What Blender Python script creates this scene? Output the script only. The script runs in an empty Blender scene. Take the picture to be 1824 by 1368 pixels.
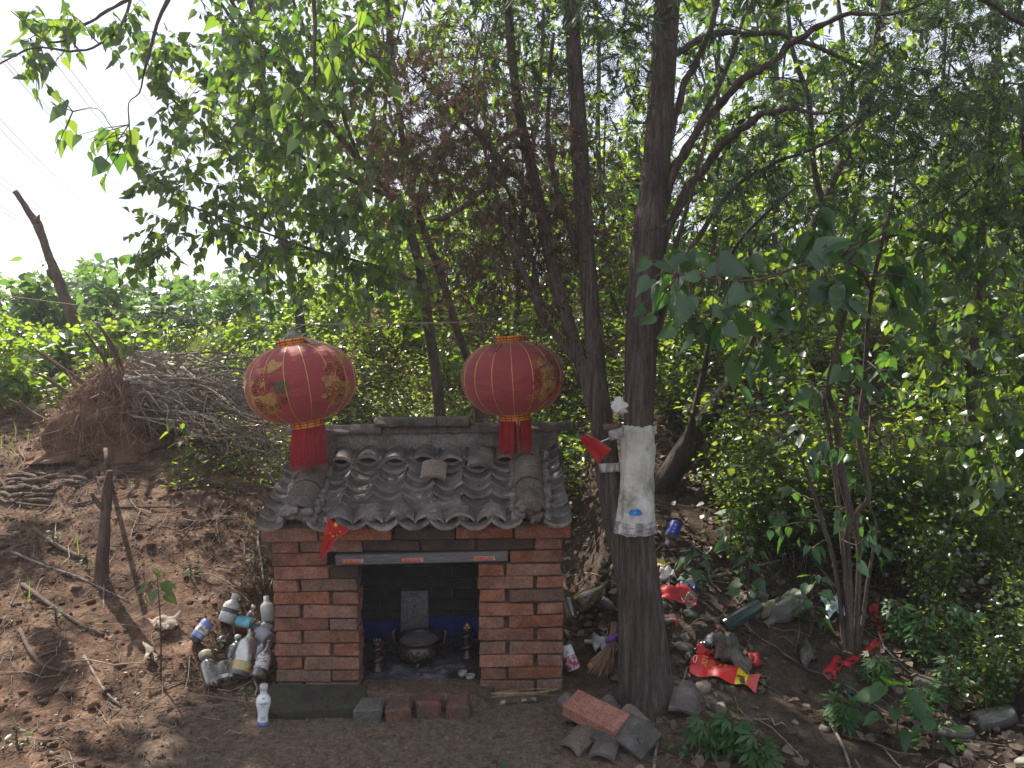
import bpy, math, random
import numpy as np
from mathutils import Vector, Matrix

random.seed(11)
R = np.random.default_rng(11)
SC = bpy.context.scene
COL = SC.collection
rad = math.radians

# ------------------------------------------------------------------ camera
CAMZ, PITCH, FPX = 1.55, rad(3.9), 1404.0
cam_d = bpy.data.cameras.new("camera")
cam_d.sensor_width = 36.0
cam_d.lens = FPX / 1824.0 * 36.0
cam_d.clip_start, cam_d.clip_end = 0.05, 3000.0
cam = bpy.data.objects.new("camera", cam_d)
COL.objects.link(cam)
cam.location = (0, 0, CAMZ)
cam.rotation_euler = (math.pi / 2 - PITCH, 0, 0)
SC.camera = cam

# ------------------------------------------------------------------ sky, sun, exposure
SUN_EL, SUN_AZ = rad(46), rad(-40)          # azimuth from +Y, negative = to the left
world = bpy.data.worlds.new("World")
SC.world = world
world.use_nodes = True
nt = world.node_tree
nt.nodes.clear()
w_out = nt.nodes.new("ShaderNodeOutputWorld")
w_bg = nt.nodes.new("ShaderNodeBackground")
w_sky = nt.nodes.new("ShaderNodeTexSky")
w_sky.sky_type = 'NISHITA'
w_sky.sun_disc = False
w_sky.sun_elevation = SUN_EL
w_sky.sun_rotation = SUN_AZ
w_sky.dust_density = 1.0
w_tc = nt.nodes.new("ShaderNodeTexCoord")
w_map = nt.nodes.new("ShaderNodeMapping")
w_map.inputs['Scale'].default_value = (1.0, 1.0, 2.6)
w_noi = nt.nodes.new("ShaderNodeTexNoise")
w_noi.inputs['Scale'].default_value = 1.7
w_noi.inputs['Detail'].default_value = 7
w_noi.inputs['Roughness'].default_value = 0.55
w_ramp = nt.nodes.new("ShaderNodeValToRGB")
w_ramp.color_ramp.elements[0].position = 0.30
w_ramp.color_ramp.elements[0].color = (0.42, 0.42, 0.42, 1)
w_ramp.color_ramp.elements[1].position = 0.62
w_mix = nt.nodes.new("ShaderNodeMixRGB")
w_mix.inputs['Color2'].default_value = (4.0, 4.2, 4.8, 1)   # thin white cloud
nt.links.new(w_tc.outputs['Generated'], w_map.inputs['Vector'])
nt.links.new(w_map.outputs['Vector'], w_noi.inputs['Vector'])
nt.links.new(w_noi.outputs['Fac'], w_ramp.inputs['Fac'])
nt.links.new(w_ramp.outputs['Color'], w_mix.inputs['Fac'])
nt.links.new(w_sky.outputs['Color'], w_mix.inputs['Color1'])
nt.links.new(w_mix.outputs['Color'], w_bg.inputs['Color'])
w_bg.inputs['Strength'].default_value = 0.10
nt.links.new(w_bg.outputs['Background'], w_out.inputs['Surface'])

sun_d = bpy.data.lights.new("sun", 'SUN')
sun_d.energy = 5.0
sun_d.angle = rad(0.53)
sun_d.color = (1.0, 0.93, 0.82)
sun = bpy.data.objects.new("sun", sun_d)
COL.objects.link(sun)
to_sun = Vector((math.sin(SUN_AZ) * math.cos(SUN_EL), math.cos(SUN_AZ) * math.cos(SUN_EL), math.sin(SUN_EL)))
sun.rotation_euler = to_sun.to_track_quat('Z', 'Y').to_euler()
sun.location = to_sun * 40

vs = SC.view_settings
vs.view_transform = 'Standard'
vs.look = 'None'
vs.gamma = 1.0
vs.use_curve_mapping = False
vs.exposure = 1.26
SC.render.engine = 'CYCLES'
SC.cycles.max_bounces = 8
SC.cycles.diffuse_bounces = 4
SC.cycles.transmission_bounces = 6
SC.cycles.transparent_max_bounces = 8
SC.cycles.caustics_reflective = False
SC.cycles.caustics_refractive = False

# ------------------------------------------------------------------ numeric helpers
def P(px, py, d):
    """world point seen at photo pixel (px,py) standing at world distance y = d"""
    a, b = (px - 912.0) / FPX, (684.0 - py) / FPX
    t = d / (math.cos(PITCH) + b * math.sin(PITCH))
    return Vector((a * t, d, CAMZ + t * (b * math.cos(PITCH) - math.sin(PITCH))))

def _hash(i, j, s):
    n = (i * 374761393 + j * 668265263 + s * 1442695041) & 0xFFFFFFFF
    n = ((n ^ (n >> 13)) * 1274126177) & 0xFFFFFFFF
    return ((n ^ (n >> 16)) & 0xFFFF) / 65535.0

def vnoise(x, y, s=0):
    x = np.asarray(x, float); y = np.asarray(y, float)
    i = np.floor(x).astype(np.int64); j = np.floor(y).astype(np.int64)
    u = x - i; v = y - j
    u = u * u * (3 - 2 * u); v = v * v * (3 - 2 * v)
    return ((_hash(i, j, s) * (1 - u) + _hash(i + 1, j, s) * u) * (1 - v)
            + (_hash(i, j + 1, s) * (1 - u) + _hash(i + 1, j + 1, s) * u) * v) * 2 - 1

def fbm(x, y, s=0, o=4):
    r = 0; a = 1.0
    for k in range(o):
        r = r + a * vnoise(x * 2 ** k, y * 2 ** k, s + k * 17); a *= 0.5
    return r

def sm(t):
    t = np.clip(t, 0, 1)
    return t * t * (3 - 2 * t)

def ground(x, y):
    x = np.asarray(x, float); y = np.asarray(y, float)
    L = sm((-x - 1.0) / 1.6)
    Rr = sm((x - 0.25) / 0.5)
    C = (1 - sm((-x - 0.95) / 0.5)) * (1 - Rr)
    s = 0.40 - 0.125 * L + 0.03 * Rr
    y0 = 3.3 - 0.3 * L - 0.15 * Rr + 0.95 * C
    t = y - y0
    sr = 0.5 * (t + np.sqrt(t * t + 0.04))
    b = 9.4 - 1.5 * L - y0
    q = b - sr
    h = s * (b - 0.5 * (q + np.sqrt(q * q + 0.5)))
    far = sm((y - 14) / 40)
    flat = C * sm((4.3 - y) / 0.3)
    am = 0.055 * (1 - 0.85 * flat)
    h = h + am * fbm(x * 1.3, y * 1.3, 3) + (0.014 - 0.009 * flat) * fbm(x * 7, y * 7, 9, 3)
    h = h + 0.014 * L * np.maximum(0, fbm(x * 4.5 + 3, y * 4.5, 21, 3)) * sm((7 - y) / 2)
    h = h - 0.05 * (1 - far) * 0
    return h * (1 - 0.4 * far)

def gz(x, y):
    return float(ground(x, y))

def G(px, py):
    """point of the ground seen at photo pixel (px,py)"""
    d = np.arange(1.6, 14.0, 0.01)
    a, b = (px - 912.0) / FPX, (684.0 - py) / FPX
    t = d / (math.cos(PITCH) + b * math.sin(PITCH))
    z = CAMZ + t * (b * math.cos(PITCH) - math.sin(PITCH))
    hit = np.nonzero(z < ground(a * t, d))[0]
    k = hit[0] if len(hit) else len(d) - 1
    return P(px, py, float(d[k]))

# ------------------------------------------------------------------ object helpers
def tag(o, label=None, cat=None, group=None, kind=None):
    if label: o["label"] = label
    if cat: o["category"] = cat
    if group: o["group"] = group
    if kind: o["kind"] = kind
    return o

def empty(name, loc=(0, 0, 0), rot=(0, 0, 0)):
    o = bpy.data.objects.new(name, None)
    o.empty_display_size = 0.1
    o.location = loc; o.rotation_euler = rot
    COL.objects.link(o)
    return o

def thing(name, label, cat, loc=(0, 0, 0), rot=(0, 0, 0), group=None):
    return tag(empty(name, loc, rot), label, cat, group)

def link(name, me, m, parent=None, loc=None, rot=None, scale=None):
    o = bpy.data.objects.new(name, me)
    COL.objects.link(o)
    if m is not None and len(me.materials) == 0:
        me.materials.append(m)
    if parent is not None: o.parent = parent
    if loc is not None: o.location = loc
    if rot is not None: o.rotation_euler = rot
    if scale is not None: o.scale = scale
    return o

def copy_tree(o, parent=None):
    c = o.copy(); COL.objects.link(c)
    c.parent = parent
    for ch in list(o.children): copy_tree(ch, c)
    return c

class MB:
    """collects shapes, builds ONE mesh"""
    def __init__(s): s.v = []; s.f = []
    def add(s, v, f):
        o = len(s.v); s.v.extend([tuple(p) for p in v]); s.f.extend([tuple(i + o for i in q) for q in f]); return s
    def box(s, c, h, m=None, ch=0.0, jit=0.0):
        """box, centre c, half sizes h, optional chamfer and corner jitter"""
        v = []; f = []
        if ch <= 0:
            for sx in (-1, 1):
                for sy in (-1, 1):
                    for sz in (-1, 1): v.append(Vector((sx * h[0], sy * h[1], sz * h[2])))
            f = [(0, 1, 3, 2), (4, 6, 7, 5), (0, 4, 5, 1), (2, 3, 7, 6), (0, 2, 6, 4), (1, 5, 7, 3)]
        else:
            idx = {}
            for sx in (-1, 1):
                for sy in (-1, 1):
                    for sz in (-1, 1):
                        j = [random.uniform(-jit, jit) for _ in range(3)]
                        k = ch * random.uniform(0.6, 1.5)
                        for ax in range(3):
                            p = [sx * (h[0] - k), sy * (h[1] - k), sz * (h[2] - k)]
                            p[ax] = (sx, sy, sz)[ax] * h[ax]
                            idx[(sx, sy, sz, ax)] = len(v)
                            v.append(Vector((p[0] + j[0], p[1] + j[1], p[2] + j[2])))
            I = lambda a, b, c, ax: idx[(a, b, c, ax)]
            for q in (-1, 1):
                f.append((I(q, -1, -1, 0), I(q, 1, -1, 0), I(q, 1, 1, 0), I(q, -1, 1, 0)) if q > 0 else (I(q, -1, -1, 0), I(q, -1, 1, 0), I(q, 1, 1, 0), I(q, 1, -1, 0)))
                f.append((I(-1, q, -1, 1), I(-1, q, 1, 1), I(1, q, 1, 1), I(1, q, -1, 1)) if q > 0 else (I(-1, q, -1, 1), I(1, q, -1, 1), I(1, q, 1, 1), I(-1, q, 1, 1)))
                f.append((I(-1, -1, q, 2), I(1, -1, q, 2), I(1, 1, q, 2), I(-1, 1, q, 2)) if q > 0 else (I(-1, -1, q, 2), I(-1, 1, q, 2), I(1, 1, q, 2), I(1, -1, q, 2)))
            for a in (-1, 1):
                for b in (-1, 1):
                    f.append((I(a, b, -1, 0), I(a, b, 1, 0), I(a, b, 1, 1), I(a, b, -1, 1)))
                    f.append((I(a, -1, b, 0), I(a, 1, b, 0), I(a, 1, b, 2), I(a, -1, b, 2)))
                    f.append((I(-1, a, b, 1), I(1, a, b, 1), I(1, a, b, 2), I(-1, a, b, 2)))
                    for c3 in (-1, 1):
                        f.append((I(a, b, c3, 0), I(a, b, c3, 1), I(a, b, c3, 2)))
        for k, q in enumerate(f):                          # convex shape: make every face look outward
            a0, b0, c0 = v[q[0]], v[q[1]], v[q[2]]
            cc = sum((v[i] for i in q), Vector()) / len(q)
            if (b0 - a0).cross(c0 - a0).dot(cc) < 0: f[k] = tuple(reversed(q))
        c = Vector(c)
        v = [(m @ p if m is not None else p) + c for p in v]
        return s.add(v, f)
    def tube(s, pts, rads, n=6, cap=True, wob=0.0, seed=0):
        pts = [Vector(p) for p in pts]
        k = len(pts)
        if not hasattr(rads, '__len__'): rads = [rads] * k
        v = []; f = []
        t = (pts[1] - pts[0]).normalized()
        u = t.orthogonal().normalized()
        for i in range(k):
            t2 = (pts[min(i + 1, k - 1)] - pts[max(i - 1, 0)])
            if t2.length > 1e-9:
                t2.normalize()
                u = (u - t2 * u.dot(t2))
                u = u.normalized() if u.length > 1e-6 else t2.orthogonal().normalized()
                t = t2
            w = t.cross(u)
            for a in range(n):
                an = 2 * math.pi * a / n
                rr = rads[i]
                if wob: rr *= 1 + wob * (random.random() - 0.5)
                v.append(pts[i] + (u * math.cos(an) + w * math.sin(an)) * rr)
        for i in range(k - 1):
            for a in range(n):
                b = (a + 1) % n
                f.append((i * n + a, i * n + b, (i + 1) * n + b, (i + 1) * n + a))
        if cap:
            f.append(tuple(range(n - 1, -1, -1))); f.append(tuple((k - 1) * n + a for a in range(n)))
        return s.add(v, f)
    def lathe(s, prof, n=20, m=None, close=False):
        """prof: list of (r,z)"""
        v = []; f = []
        for r, z in prof:
            for a in range(n):
                an = 2 * math.pi * a / n
                p = Vector((r * math.cos(an), r * math.sin(an), z))
                v.append(m @ p if m is not None else p)
        for i in range(len(prof) - 1):
            for a in range(n):
                b = (a + 1) % n
                f.append((i * n + a, i * n + b, (i + 1) * n + b, (i + 1) * n + a))
        if prof[0][0] > 1e-4 and not close: f.append(tuple(range(n - 1, -1, -1)))
        if prof[-1][0] > 1e-4 and not close: f.append(tuple((len(prof) - 1) * n + a for a in range(n)))
        return s.add(v, f)
    def mesh(s, name, smooth=False):
        me = bpy.data.meshes.new(name)
        me.from_pydata([tuple(p) for p in s.v], [], s.f)
        if smooth:
            me.polygons.foreach_set("use_smooth", [True] * len(me.polygons))
        me.update()
        return me
    def build(s, name, m, parent=None, smooth=False, **k):
        return link(name, s.mesh(name, smooth), m, parent, **k)

def np_mesh(name, v, f, smooth=False):
    """v (n,3) f (m,4) arrays"""
    me = bpy.data.meshes.new(name)
    v = np.ascontiguousarray(v, np.float32); f = np.ascontiguousarray(f, np.int32)
    k = f.shape[1]
    me.vertices.add(len(v)); me.vertices.foreach_set("co", v.ravel())
    me.loops.add(f.size); me.loops.foreach_set("vertex_index", f.ravel())
    me.polygons.add(len(f))
    me.polygons.foreach_set("loop_start", np.arange(0, f.size, k, dtype=np.int32))
    me.polygons.foreach_set("loop_total", np.full(len(f), k, np.int32))
    if smooth: me.polygons.foreach_set("use_smooth", np.ones(len(f), bool))
    me.update(calc_edges=True)
    return me

def spline(pts, n=6):
    """Catmull-Rom through tuples of any length"""
    A = np.array([list(p) for p in pts], float)
    if len(A) < 3: return A
    A = np.vstack([2 * A[0] - A[1], A, 2 * A[-1] - A[-2]])
    out = []
    for i in range(1, len(A) - 2):
        for t in np.linspace(0, 1, n, endpoint=False):
            p0, p1, p2, p3 = A[i - 1], A[i], A[i + 1], A[i + 2]
            out.append(0.5 * (2 * p1 + (p2 - p0) * t + (2 * p0 - 5 * p1 + 4 * p2 - p3) * t * t + (3 * p1 - p0 - 3 * p2 + p3) * t ** 3))
    out.append(A[-2])
    return np.array(out)

def text_mesh(body, size=1.0, flat=True):
    """outline mesh of a text, centred; returns (verts, faces)"""
    cu = bpy.data.curves.new("t", 'FONT')
    cu.body = body; cu.size = size; cu.align_x = 'CENTER'; cu.align_y = 'CENTER'
    cu.resolution_u = 2
    o = bpy.data.objects.new("t", cu)
    COL.objects.link(o)
    dg = bpy.context.evaluated_depsgraph_get()
    me = bpy.data.meshes.new_from_object(o.evaluated_get(dg))
    v = [tuple(p.co) for p in me.vertices]; f = [tuple(p.vertices) for p in me.polygons]
    bpy.data.objects.remove(o); bpy.data.curves.remove(cu); bpy.data.meshes.remove(me)
    return v, f

# ------------------------------------------------------------------ materials
def _new(name):
    m = bpy.data.materials.new(name); m.use_nodes = True
    nt = m.node_tree
    return m, nt, nt.nodes, nt.links, nt.nodes["Principled BSDF"]

def mat(name, ramp, scale=8.0, rough=0.85, bump=0.0, bscale=None, rnd=0.0, island=False, stretch=(1, 1, 1), detail=7,
        spec=0.3, metal=0.0, ramp2=None, scale2=3.0, world=False, trans=0.0, bdist=0.01, dist=0.0, speck=0.45):
    """noise-driven principled material. ramp: [(pos,(r,g,b)),...]; ramp2 = (colour, threshold lo, hi) stains"""
    m, nt, N, L, b = _new(name)
    tc = N.new("ShaderNodeTexCoord"); mp = N.new("ShaderNodeMapping")
    mp.inputs['Scale'].default_value = stretch
    if world:
        ge = N.new("ShaderNodeNewGeometry"); L.new(ge.outputs['Position'], mp.inputs['Vector'])
    else:
        oi0 = N.new("ShaderNodeObjectInfo")
        ad = N.new("ShaderNodeVectorMath"); ad.operation = 'ADD'
        mu = N.new("ShaderNodeMath"); mu.operation = 'MULTIPLY'; mu.inputs[1].default_value = 37.0
        L.new(oi0.outputs['Random'], mu.inputs[0])
        L.new(tc.outputs['Object'], ad.inputs[0]); L.new(mu.outputs[0], ad.inputs[1])
        L.new(ad.outputs[0], mp.inputs['Vector'])
    no = N.new("ShaderNodeTexNoise"); no.inputs['Scale'].default_value = scale; no.inputs['Detail'].default_value = detail
    no.inputs['Roughness'].default_value = 0.6; no.inputs['Distortion'].default_value = dist
    L.new(mp.outputs['Vector'], no.inputs['Vector'])
    cr = N.new("ShaderNodeValToRGB")
    el = cr.color_ramp.elements
    while len(el) < len(ramp): el.new(0.5)
    for e, (p, c) in zip(el, ramp): e.position = p; e.color = (*c, 1)
    L.new(no.outputs['Fac'], cr.inputs['Fac'])
    col = cr.outputs['Color']
    if ramp2:
        n2 = N.new("ShaderNodeTexNoise"); n2.inputs['Scale'].default_value = scale2; n2.inputs['Detail'].default_value = 8
        n2.inputs['Roughness'].default_value = 0.65
        L.new(mp.outputs['Vector'], n2.inputs['Vector'])
        mr = N.new("ShaderNodeMapRange"); mr.inputs['From Min'].default_value = ramp2[1]; mr.inputs['From Max'].default_value = ramp2[2]
        L.new(n2.outputs['Fac'], mr.inputs['Value'])
        mx = N.new("ShaderNodeMixRGB"); mx.inputs['Color2'].default_value = (*ramp2[0], 1)
        L.new(mr.outputs['Result'], mx.inputs['Fac']); L.new(col, mx.inputs['Color1']); col = mx.outputs['Color']
    if rnd:
        hs = N.new("ShaderNodeHueSaturation")
        if island:
            ge2 = N.new("ShaderNodeNewGeometry"); src = ge2.outputs['Random Per Island']
        else:
            oi = N.new("ShaderNodeObjectInfo"); src = oi.outputs['Random']
        mr2 = N.new("ShaderNodeMapRange"); mr2.inputs['To Min'].default_value = 1 - rnd; mr2.inputs['To Max'].default_value = 1 + rnd
        L.new(src, mr2.inputs['Value']); L.new(mr2.outputs['Result'], hs.inputs['Value'])
        mr3 = N.new("ShaderNodeMath"); mr3.operation = 'FRACT'
        mm = N.new("ShaderNodeMath"); mm.operation = 'MULTIPLY'; mm.inputs[1].default_value = 7.31
        L.new(src, mm.inputs[0]); L.new(mm.outputs[0], mr3.inputs[0])
        mr4 = N.new("ShaderNodeMapRange"); mr4.inputs['To Min'].default_value = 1 - rnd * 0.8; mr4.inputs['To Max'].default_value = 1 + rnd * 0.5
        L.new(mr3.outputs[0], mr4.inputs['Value']); L.new(mr4.outputs['Result'], hs.inputs['Saturation'])
        L.new(col, hs.inputs['Color']); col = hs.outputs['Color']
    if speck:                                             # fine grain
        fn = N.new("ShaderNodeTexNoise"); fn.inputs['Scale'].default_value = max(scale * 7, 90); fn.inputs['Detail'].default_value = 4
        fn.inputs['Roughness'].default_value = 0.7
        L.new(mp.outputs['Vector'], fn.inputs['Vector'])
        sr = N.new("ShaderNodeMapRange"); sr.inputs['From Min'].default_value = 0.28; sr.inputs['From Max'].default_value = 0.72
        sr.inputs['To Min'].default_value = 1 - speck; sr.inputs['To Max'].default_value = 1 + speck
        L.new(fn.outputs['Fac'], sr.inputs['Value'])
        sv = N.new("ShaderNodeVectorMath"); sv.operation = 'SCALE'
        L.new(col, sv.inputs[0]); L.new(sr.outputs['Result'], sv.inputs['Scale']); col = sv.outputs[0]
    L.new(col, b.inputs['Base Color'])
    b.inputs['Roughness'].default_value = rough
    b.inputs['Specular IOR Level'].default_value = spec
    b.inputs['Metallic'].default_value = metal
    if trans: b.inputs['Transmission Weight'].default_value = trans
    if bump:
        bn = N.new("ShaderNodeTexNoise"); bn.inputs['Scale'].default_value = bscale or scale * 3; bn.inputs['Detail'].default_value = 8
        bn.inputs['Roughness'].default_value = 0.65
        L.new(mp.outputs['Vector'], bn.inputs['Vector'])
        bu = N.new("ShaderNodeBump"); bu.inputs['Strength'].default_value = bump; bu.inputs['Distance'].default_value = bdist
        L.new(bn.outputs['Fac'], bu.inputs['Height']); L.new(bu.outputs['Normal'], b.inputs['Normal'])
    return m

def two(name, c, k=0.75, **kw):
    """plain colour with slight mottling"""
    return mat(name, [(0.35, tuple(x * k for x in c)), (0.7, c)], **kw)

def leafmat(name, d1, d2, t1, t2, tw=0.5, rough=0.38, gl=0.09):
    m = bpy.data.materials.new(name); m.use_nodes = True
    nt = m.node_tree; N = nt.nodes; L = nt.links; N.clear()
    out = N.new("ShaderNodeOutputMaterial")
    ge = N.new("ShaderNodeNewGeometry")
    def mixc(a, b):
        x = N.new("ShaderNodeMixRGB"); x.inputs['Color1'].default_value = (*a, 1); x.inputs['Color2'].default_value = (*b, 1)
        L.new(ge.outputs['Random Per Island'], x.inputs['Fac']); return x.outputs['Color']
    di = N.new("ShaderNodeBsdfDiffuse"); tr = N.new("ShaderNodeBsdfTranslucent"); gs = N.new("ShaderNodeBsdfGlossy")
    L.new(mixc(d1, d2), di.inputs['Color']); L.new(mixc(t1, t2), tr.inputs['Color'])
    gs.inputs['Roughness'].default_value = rough; gs.inputs['Color'].default_value = (0.9, 0.95, 0.9, 1)
    a = N.new("ShaderNodeMixShader"); a.inputs['Fac'].default_value = tw
    L.new(di.outputs[0], a.inputs[1]); L.new(tr.outputs[0], a.inputs[2])
    b = N.new("ShaderNodeMixShader"); b.inputs['Fac'].default_value = gl
    L.new(a.outputs[0], b.inputs[1]); L.new(gs.outputs[0], b.inputs[2])
    L.new(b.outputs[0], out.inputs['Surface'])
    return m

def glassmat(name, c, rough=0.08, tw=0.85, dirt=(0.30, 0.27, 0.22), dk=0.35):
    """dusty thin bottle glass: tinted clear wall, sharp gloss and a soft film of dirt"""
    m, nt, N, L, b = _new(name)
    N.remove(b)
    tr = N.new("ShaderNodeBsdfTransparent"); tr.inputs['Color'].default_value = (*[x ** .5 for x in c], 1)
    gl = N.new("ShaderNodeBsdfGlossy"); gl.inputs['Roughness'].default_value = rough
    fr = N.new("ShaderNodeLayerWeight"); fr.inputs['Blend'].default_value = 0.32
    m1 = N.new("ShaderNodeMixShader"); L.new(fr.outputs['Facing'], m1.inputs['Fac']); L.new(tr.outputs[0], m1.inputs[1]); L.new(gl.outputs[0], m1.inputs[2])
    tc = N.new("ShaderNodeTexCoord"); no = N.new("ShaderNodeTexNoise"); no.inputs['Scale'].default_value = 16; no.inputs['Detail'].default_value = 5
    L.new(tc.outputs['Object'], no.inputs['Vector'])
    mr = N.new("ShaderNodeMapRange"); mr.inputs['From Min'].default_value = 0.3; mr.inputs['From Max'].default_value = 0.75
    mr.inputs['To Min'].default_value = dk * .45 + (1 - tw) * .3; mr.inputs['To Max'].default_value = dk * 1.25 + (1 - tw) * .3
    L.new(no.outputs['Fac'], mr.inputs['Value'])
    d = N.new("ShaderNodeBsdfDiffuse"); d.inputs['Color'].default_value = (*dirt, 1)
    mx = N.new("ShaderNodeMixShader"); L.new(mr.outputs['Result'], mx.inputs['Fac'])
    L.new(m1.outputs[0], mx.inputs[1]); L.new(d.outputs[0], mx.inputs[2])
    L.new(mx.outputs[0], N["Material Output"].inputs['Surface'])
    return m

M = {}
M['soil'] = None
BRK = [(0.25, (0.105, 0.044, 0.028)), (0.5, (0.215, 0.088, 0.053)), (0.72, (0.30, 0.14, 0.09))]
M['brick'] = mat('brick_red', BRK, 14, 0.9, 0.5, 60, rnd=0.17, ramp2=((0.17, 0.115, 0.085), 0.52, 0.72), scale2=11, bdist=0.012)
M['brick_dust'] = mat('brick_dusty', [(0.3, (0.14, 0.075, 0.05)), (0.55, (0.20, 0.11, 0.075)), (0.8, (0.25, 0.15, 0.105))], 12, 0.95, 0.5, 55, rnd=0.22,
                      ramp2=((0.12, 0.085, 0.064), 0.48, 0.68), scale2=10, bdist=0.012)
M['brick_soot'] = mat('brick_sooty', [(0.3, (0.028, 0.022, 0.02)), (0.6, (0.07, 0.042, 0.034)), (0.85, (0.17, 0.065, 0.04))], 9, 0.95, 0.5, 55, rnd=0.25, bdist=0.006)
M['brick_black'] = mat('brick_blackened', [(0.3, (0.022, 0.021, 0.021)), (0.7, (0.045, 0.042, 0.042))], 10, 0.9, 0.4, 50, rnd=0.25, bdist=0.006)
M['mortar'] = mat('earth_mortar', [(0.3, (0.045, 0.034, 0.026)), (0.7, (0.125, 0.095, 0.075))], 25, 0.98, 0.6, 70, bdist=0.01)
M['mortar_grey'] = mat('lime_mortar', [(0.3, (0.10, 0.085, 0.078)), (0.5, (0.17, 0.145, 0.13)), (0.75, (0.24, 0.21, 0.19))], 14, 0.97, 0.8, 45,
                       ramp2=((0.09, 0.065, 0.05), 0.52, 0.7), scale2=5, bdist=0.012)
M['tile'] = mat('grey_clay_tile', [(0.28, (0.056, 0.048, 0.043)), (0.5, (0.118, 0.100, 0.089)), (0.75, (0.21, 0.178, 0.155))], 11, 0.85, 0.45, 60, rnd=0.3,
                ramp2=((0.10, 0.085, 0.06), 0.58, 0.72), scale2=9, bdist=0.004, speck=.28)
M['tile_rim'] = mat('pale_tile_rim', [(0.3, (0.12, 0.11, 0.10)), (0.7, (0.30, 0.275, 0.25))], 22, 0.8, 0.2, 80, rnd=.25, bdist=.003, speck=.2)
M['tile_tan'] = mat('brown_grey_tile', [(0.3, (0.15, 0.115, 0.09)), (0.7, (0.25, 0.195, 0.155))], 10, 0.88, 0.35, 60, bdist=0.004)
M['tile_brown'] = mat('weathered_barrel_tile', [(0.3, (0.085, 0.065, 0.055)), (0.7, (0.18, 0.145, 0.12))], 9, 0.9, 0.4, 60, rnd=0.2,
                      ramp2=((0.05, 0.045, 0.042), 0.55, 0.7), scale2=6, bdist=0.005)
M['bark'] = mat('cypress_bark', [(0.3, (0.045, 0.034, 0.030)), (0.5, (0.105, 0.080, 0.069)), (0.75, (0.20, 0.16, 0.14))], 64, 0.95, 1.0, 75,
                stretch=(1, 1, 0.075), bdist=0.03, world=True, ramp2=((0.05, 0.036, 0.032), 0.5, 0.7), scale2=9)
M['bark_dark'] = mat('dark_rough_bark', [(0.3, (0.03, 0.022, 0.018)), (0.7, (0.085, 0.064, 0.052))], 50, 0.95, 1.0, 60, stretch=(1, 1, .15), bdist=.025, world=True)
M['bark2'] = mat('thin_stem_bark', [(0.3, (0.045, 0.033, 0.026)), (0.7, (0.12, 0.092, 0.072))], 22, 0.92, 0.6, 50, stretch=(1, 1, 0.3), world=True)
M['deadwood'] = mat('dead_wood', [(0.3, (0.05, 0.034, 0.026)), (0.7, (0.15, 0.105, 0.075))], 16, 0.92, 0.7, 40, stretch=(1, 1, 0.25), world=True)
M['twig'] = mat('dry_twig', [(0.3, (0.10, 0.078, 0.06)), (0.7, (0.26, 0.21, 0.165))], 20, 0.9, 0.4, 60, rnd=0.35, island=True, world=True)
M['straw'] = mat('straw', [(0.3, (0.20, 0.14, 0.085)), (0.7, (0.36, 0.27, 0.17))], 20, 0.9, rnd=0.3, island=True)
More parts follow.
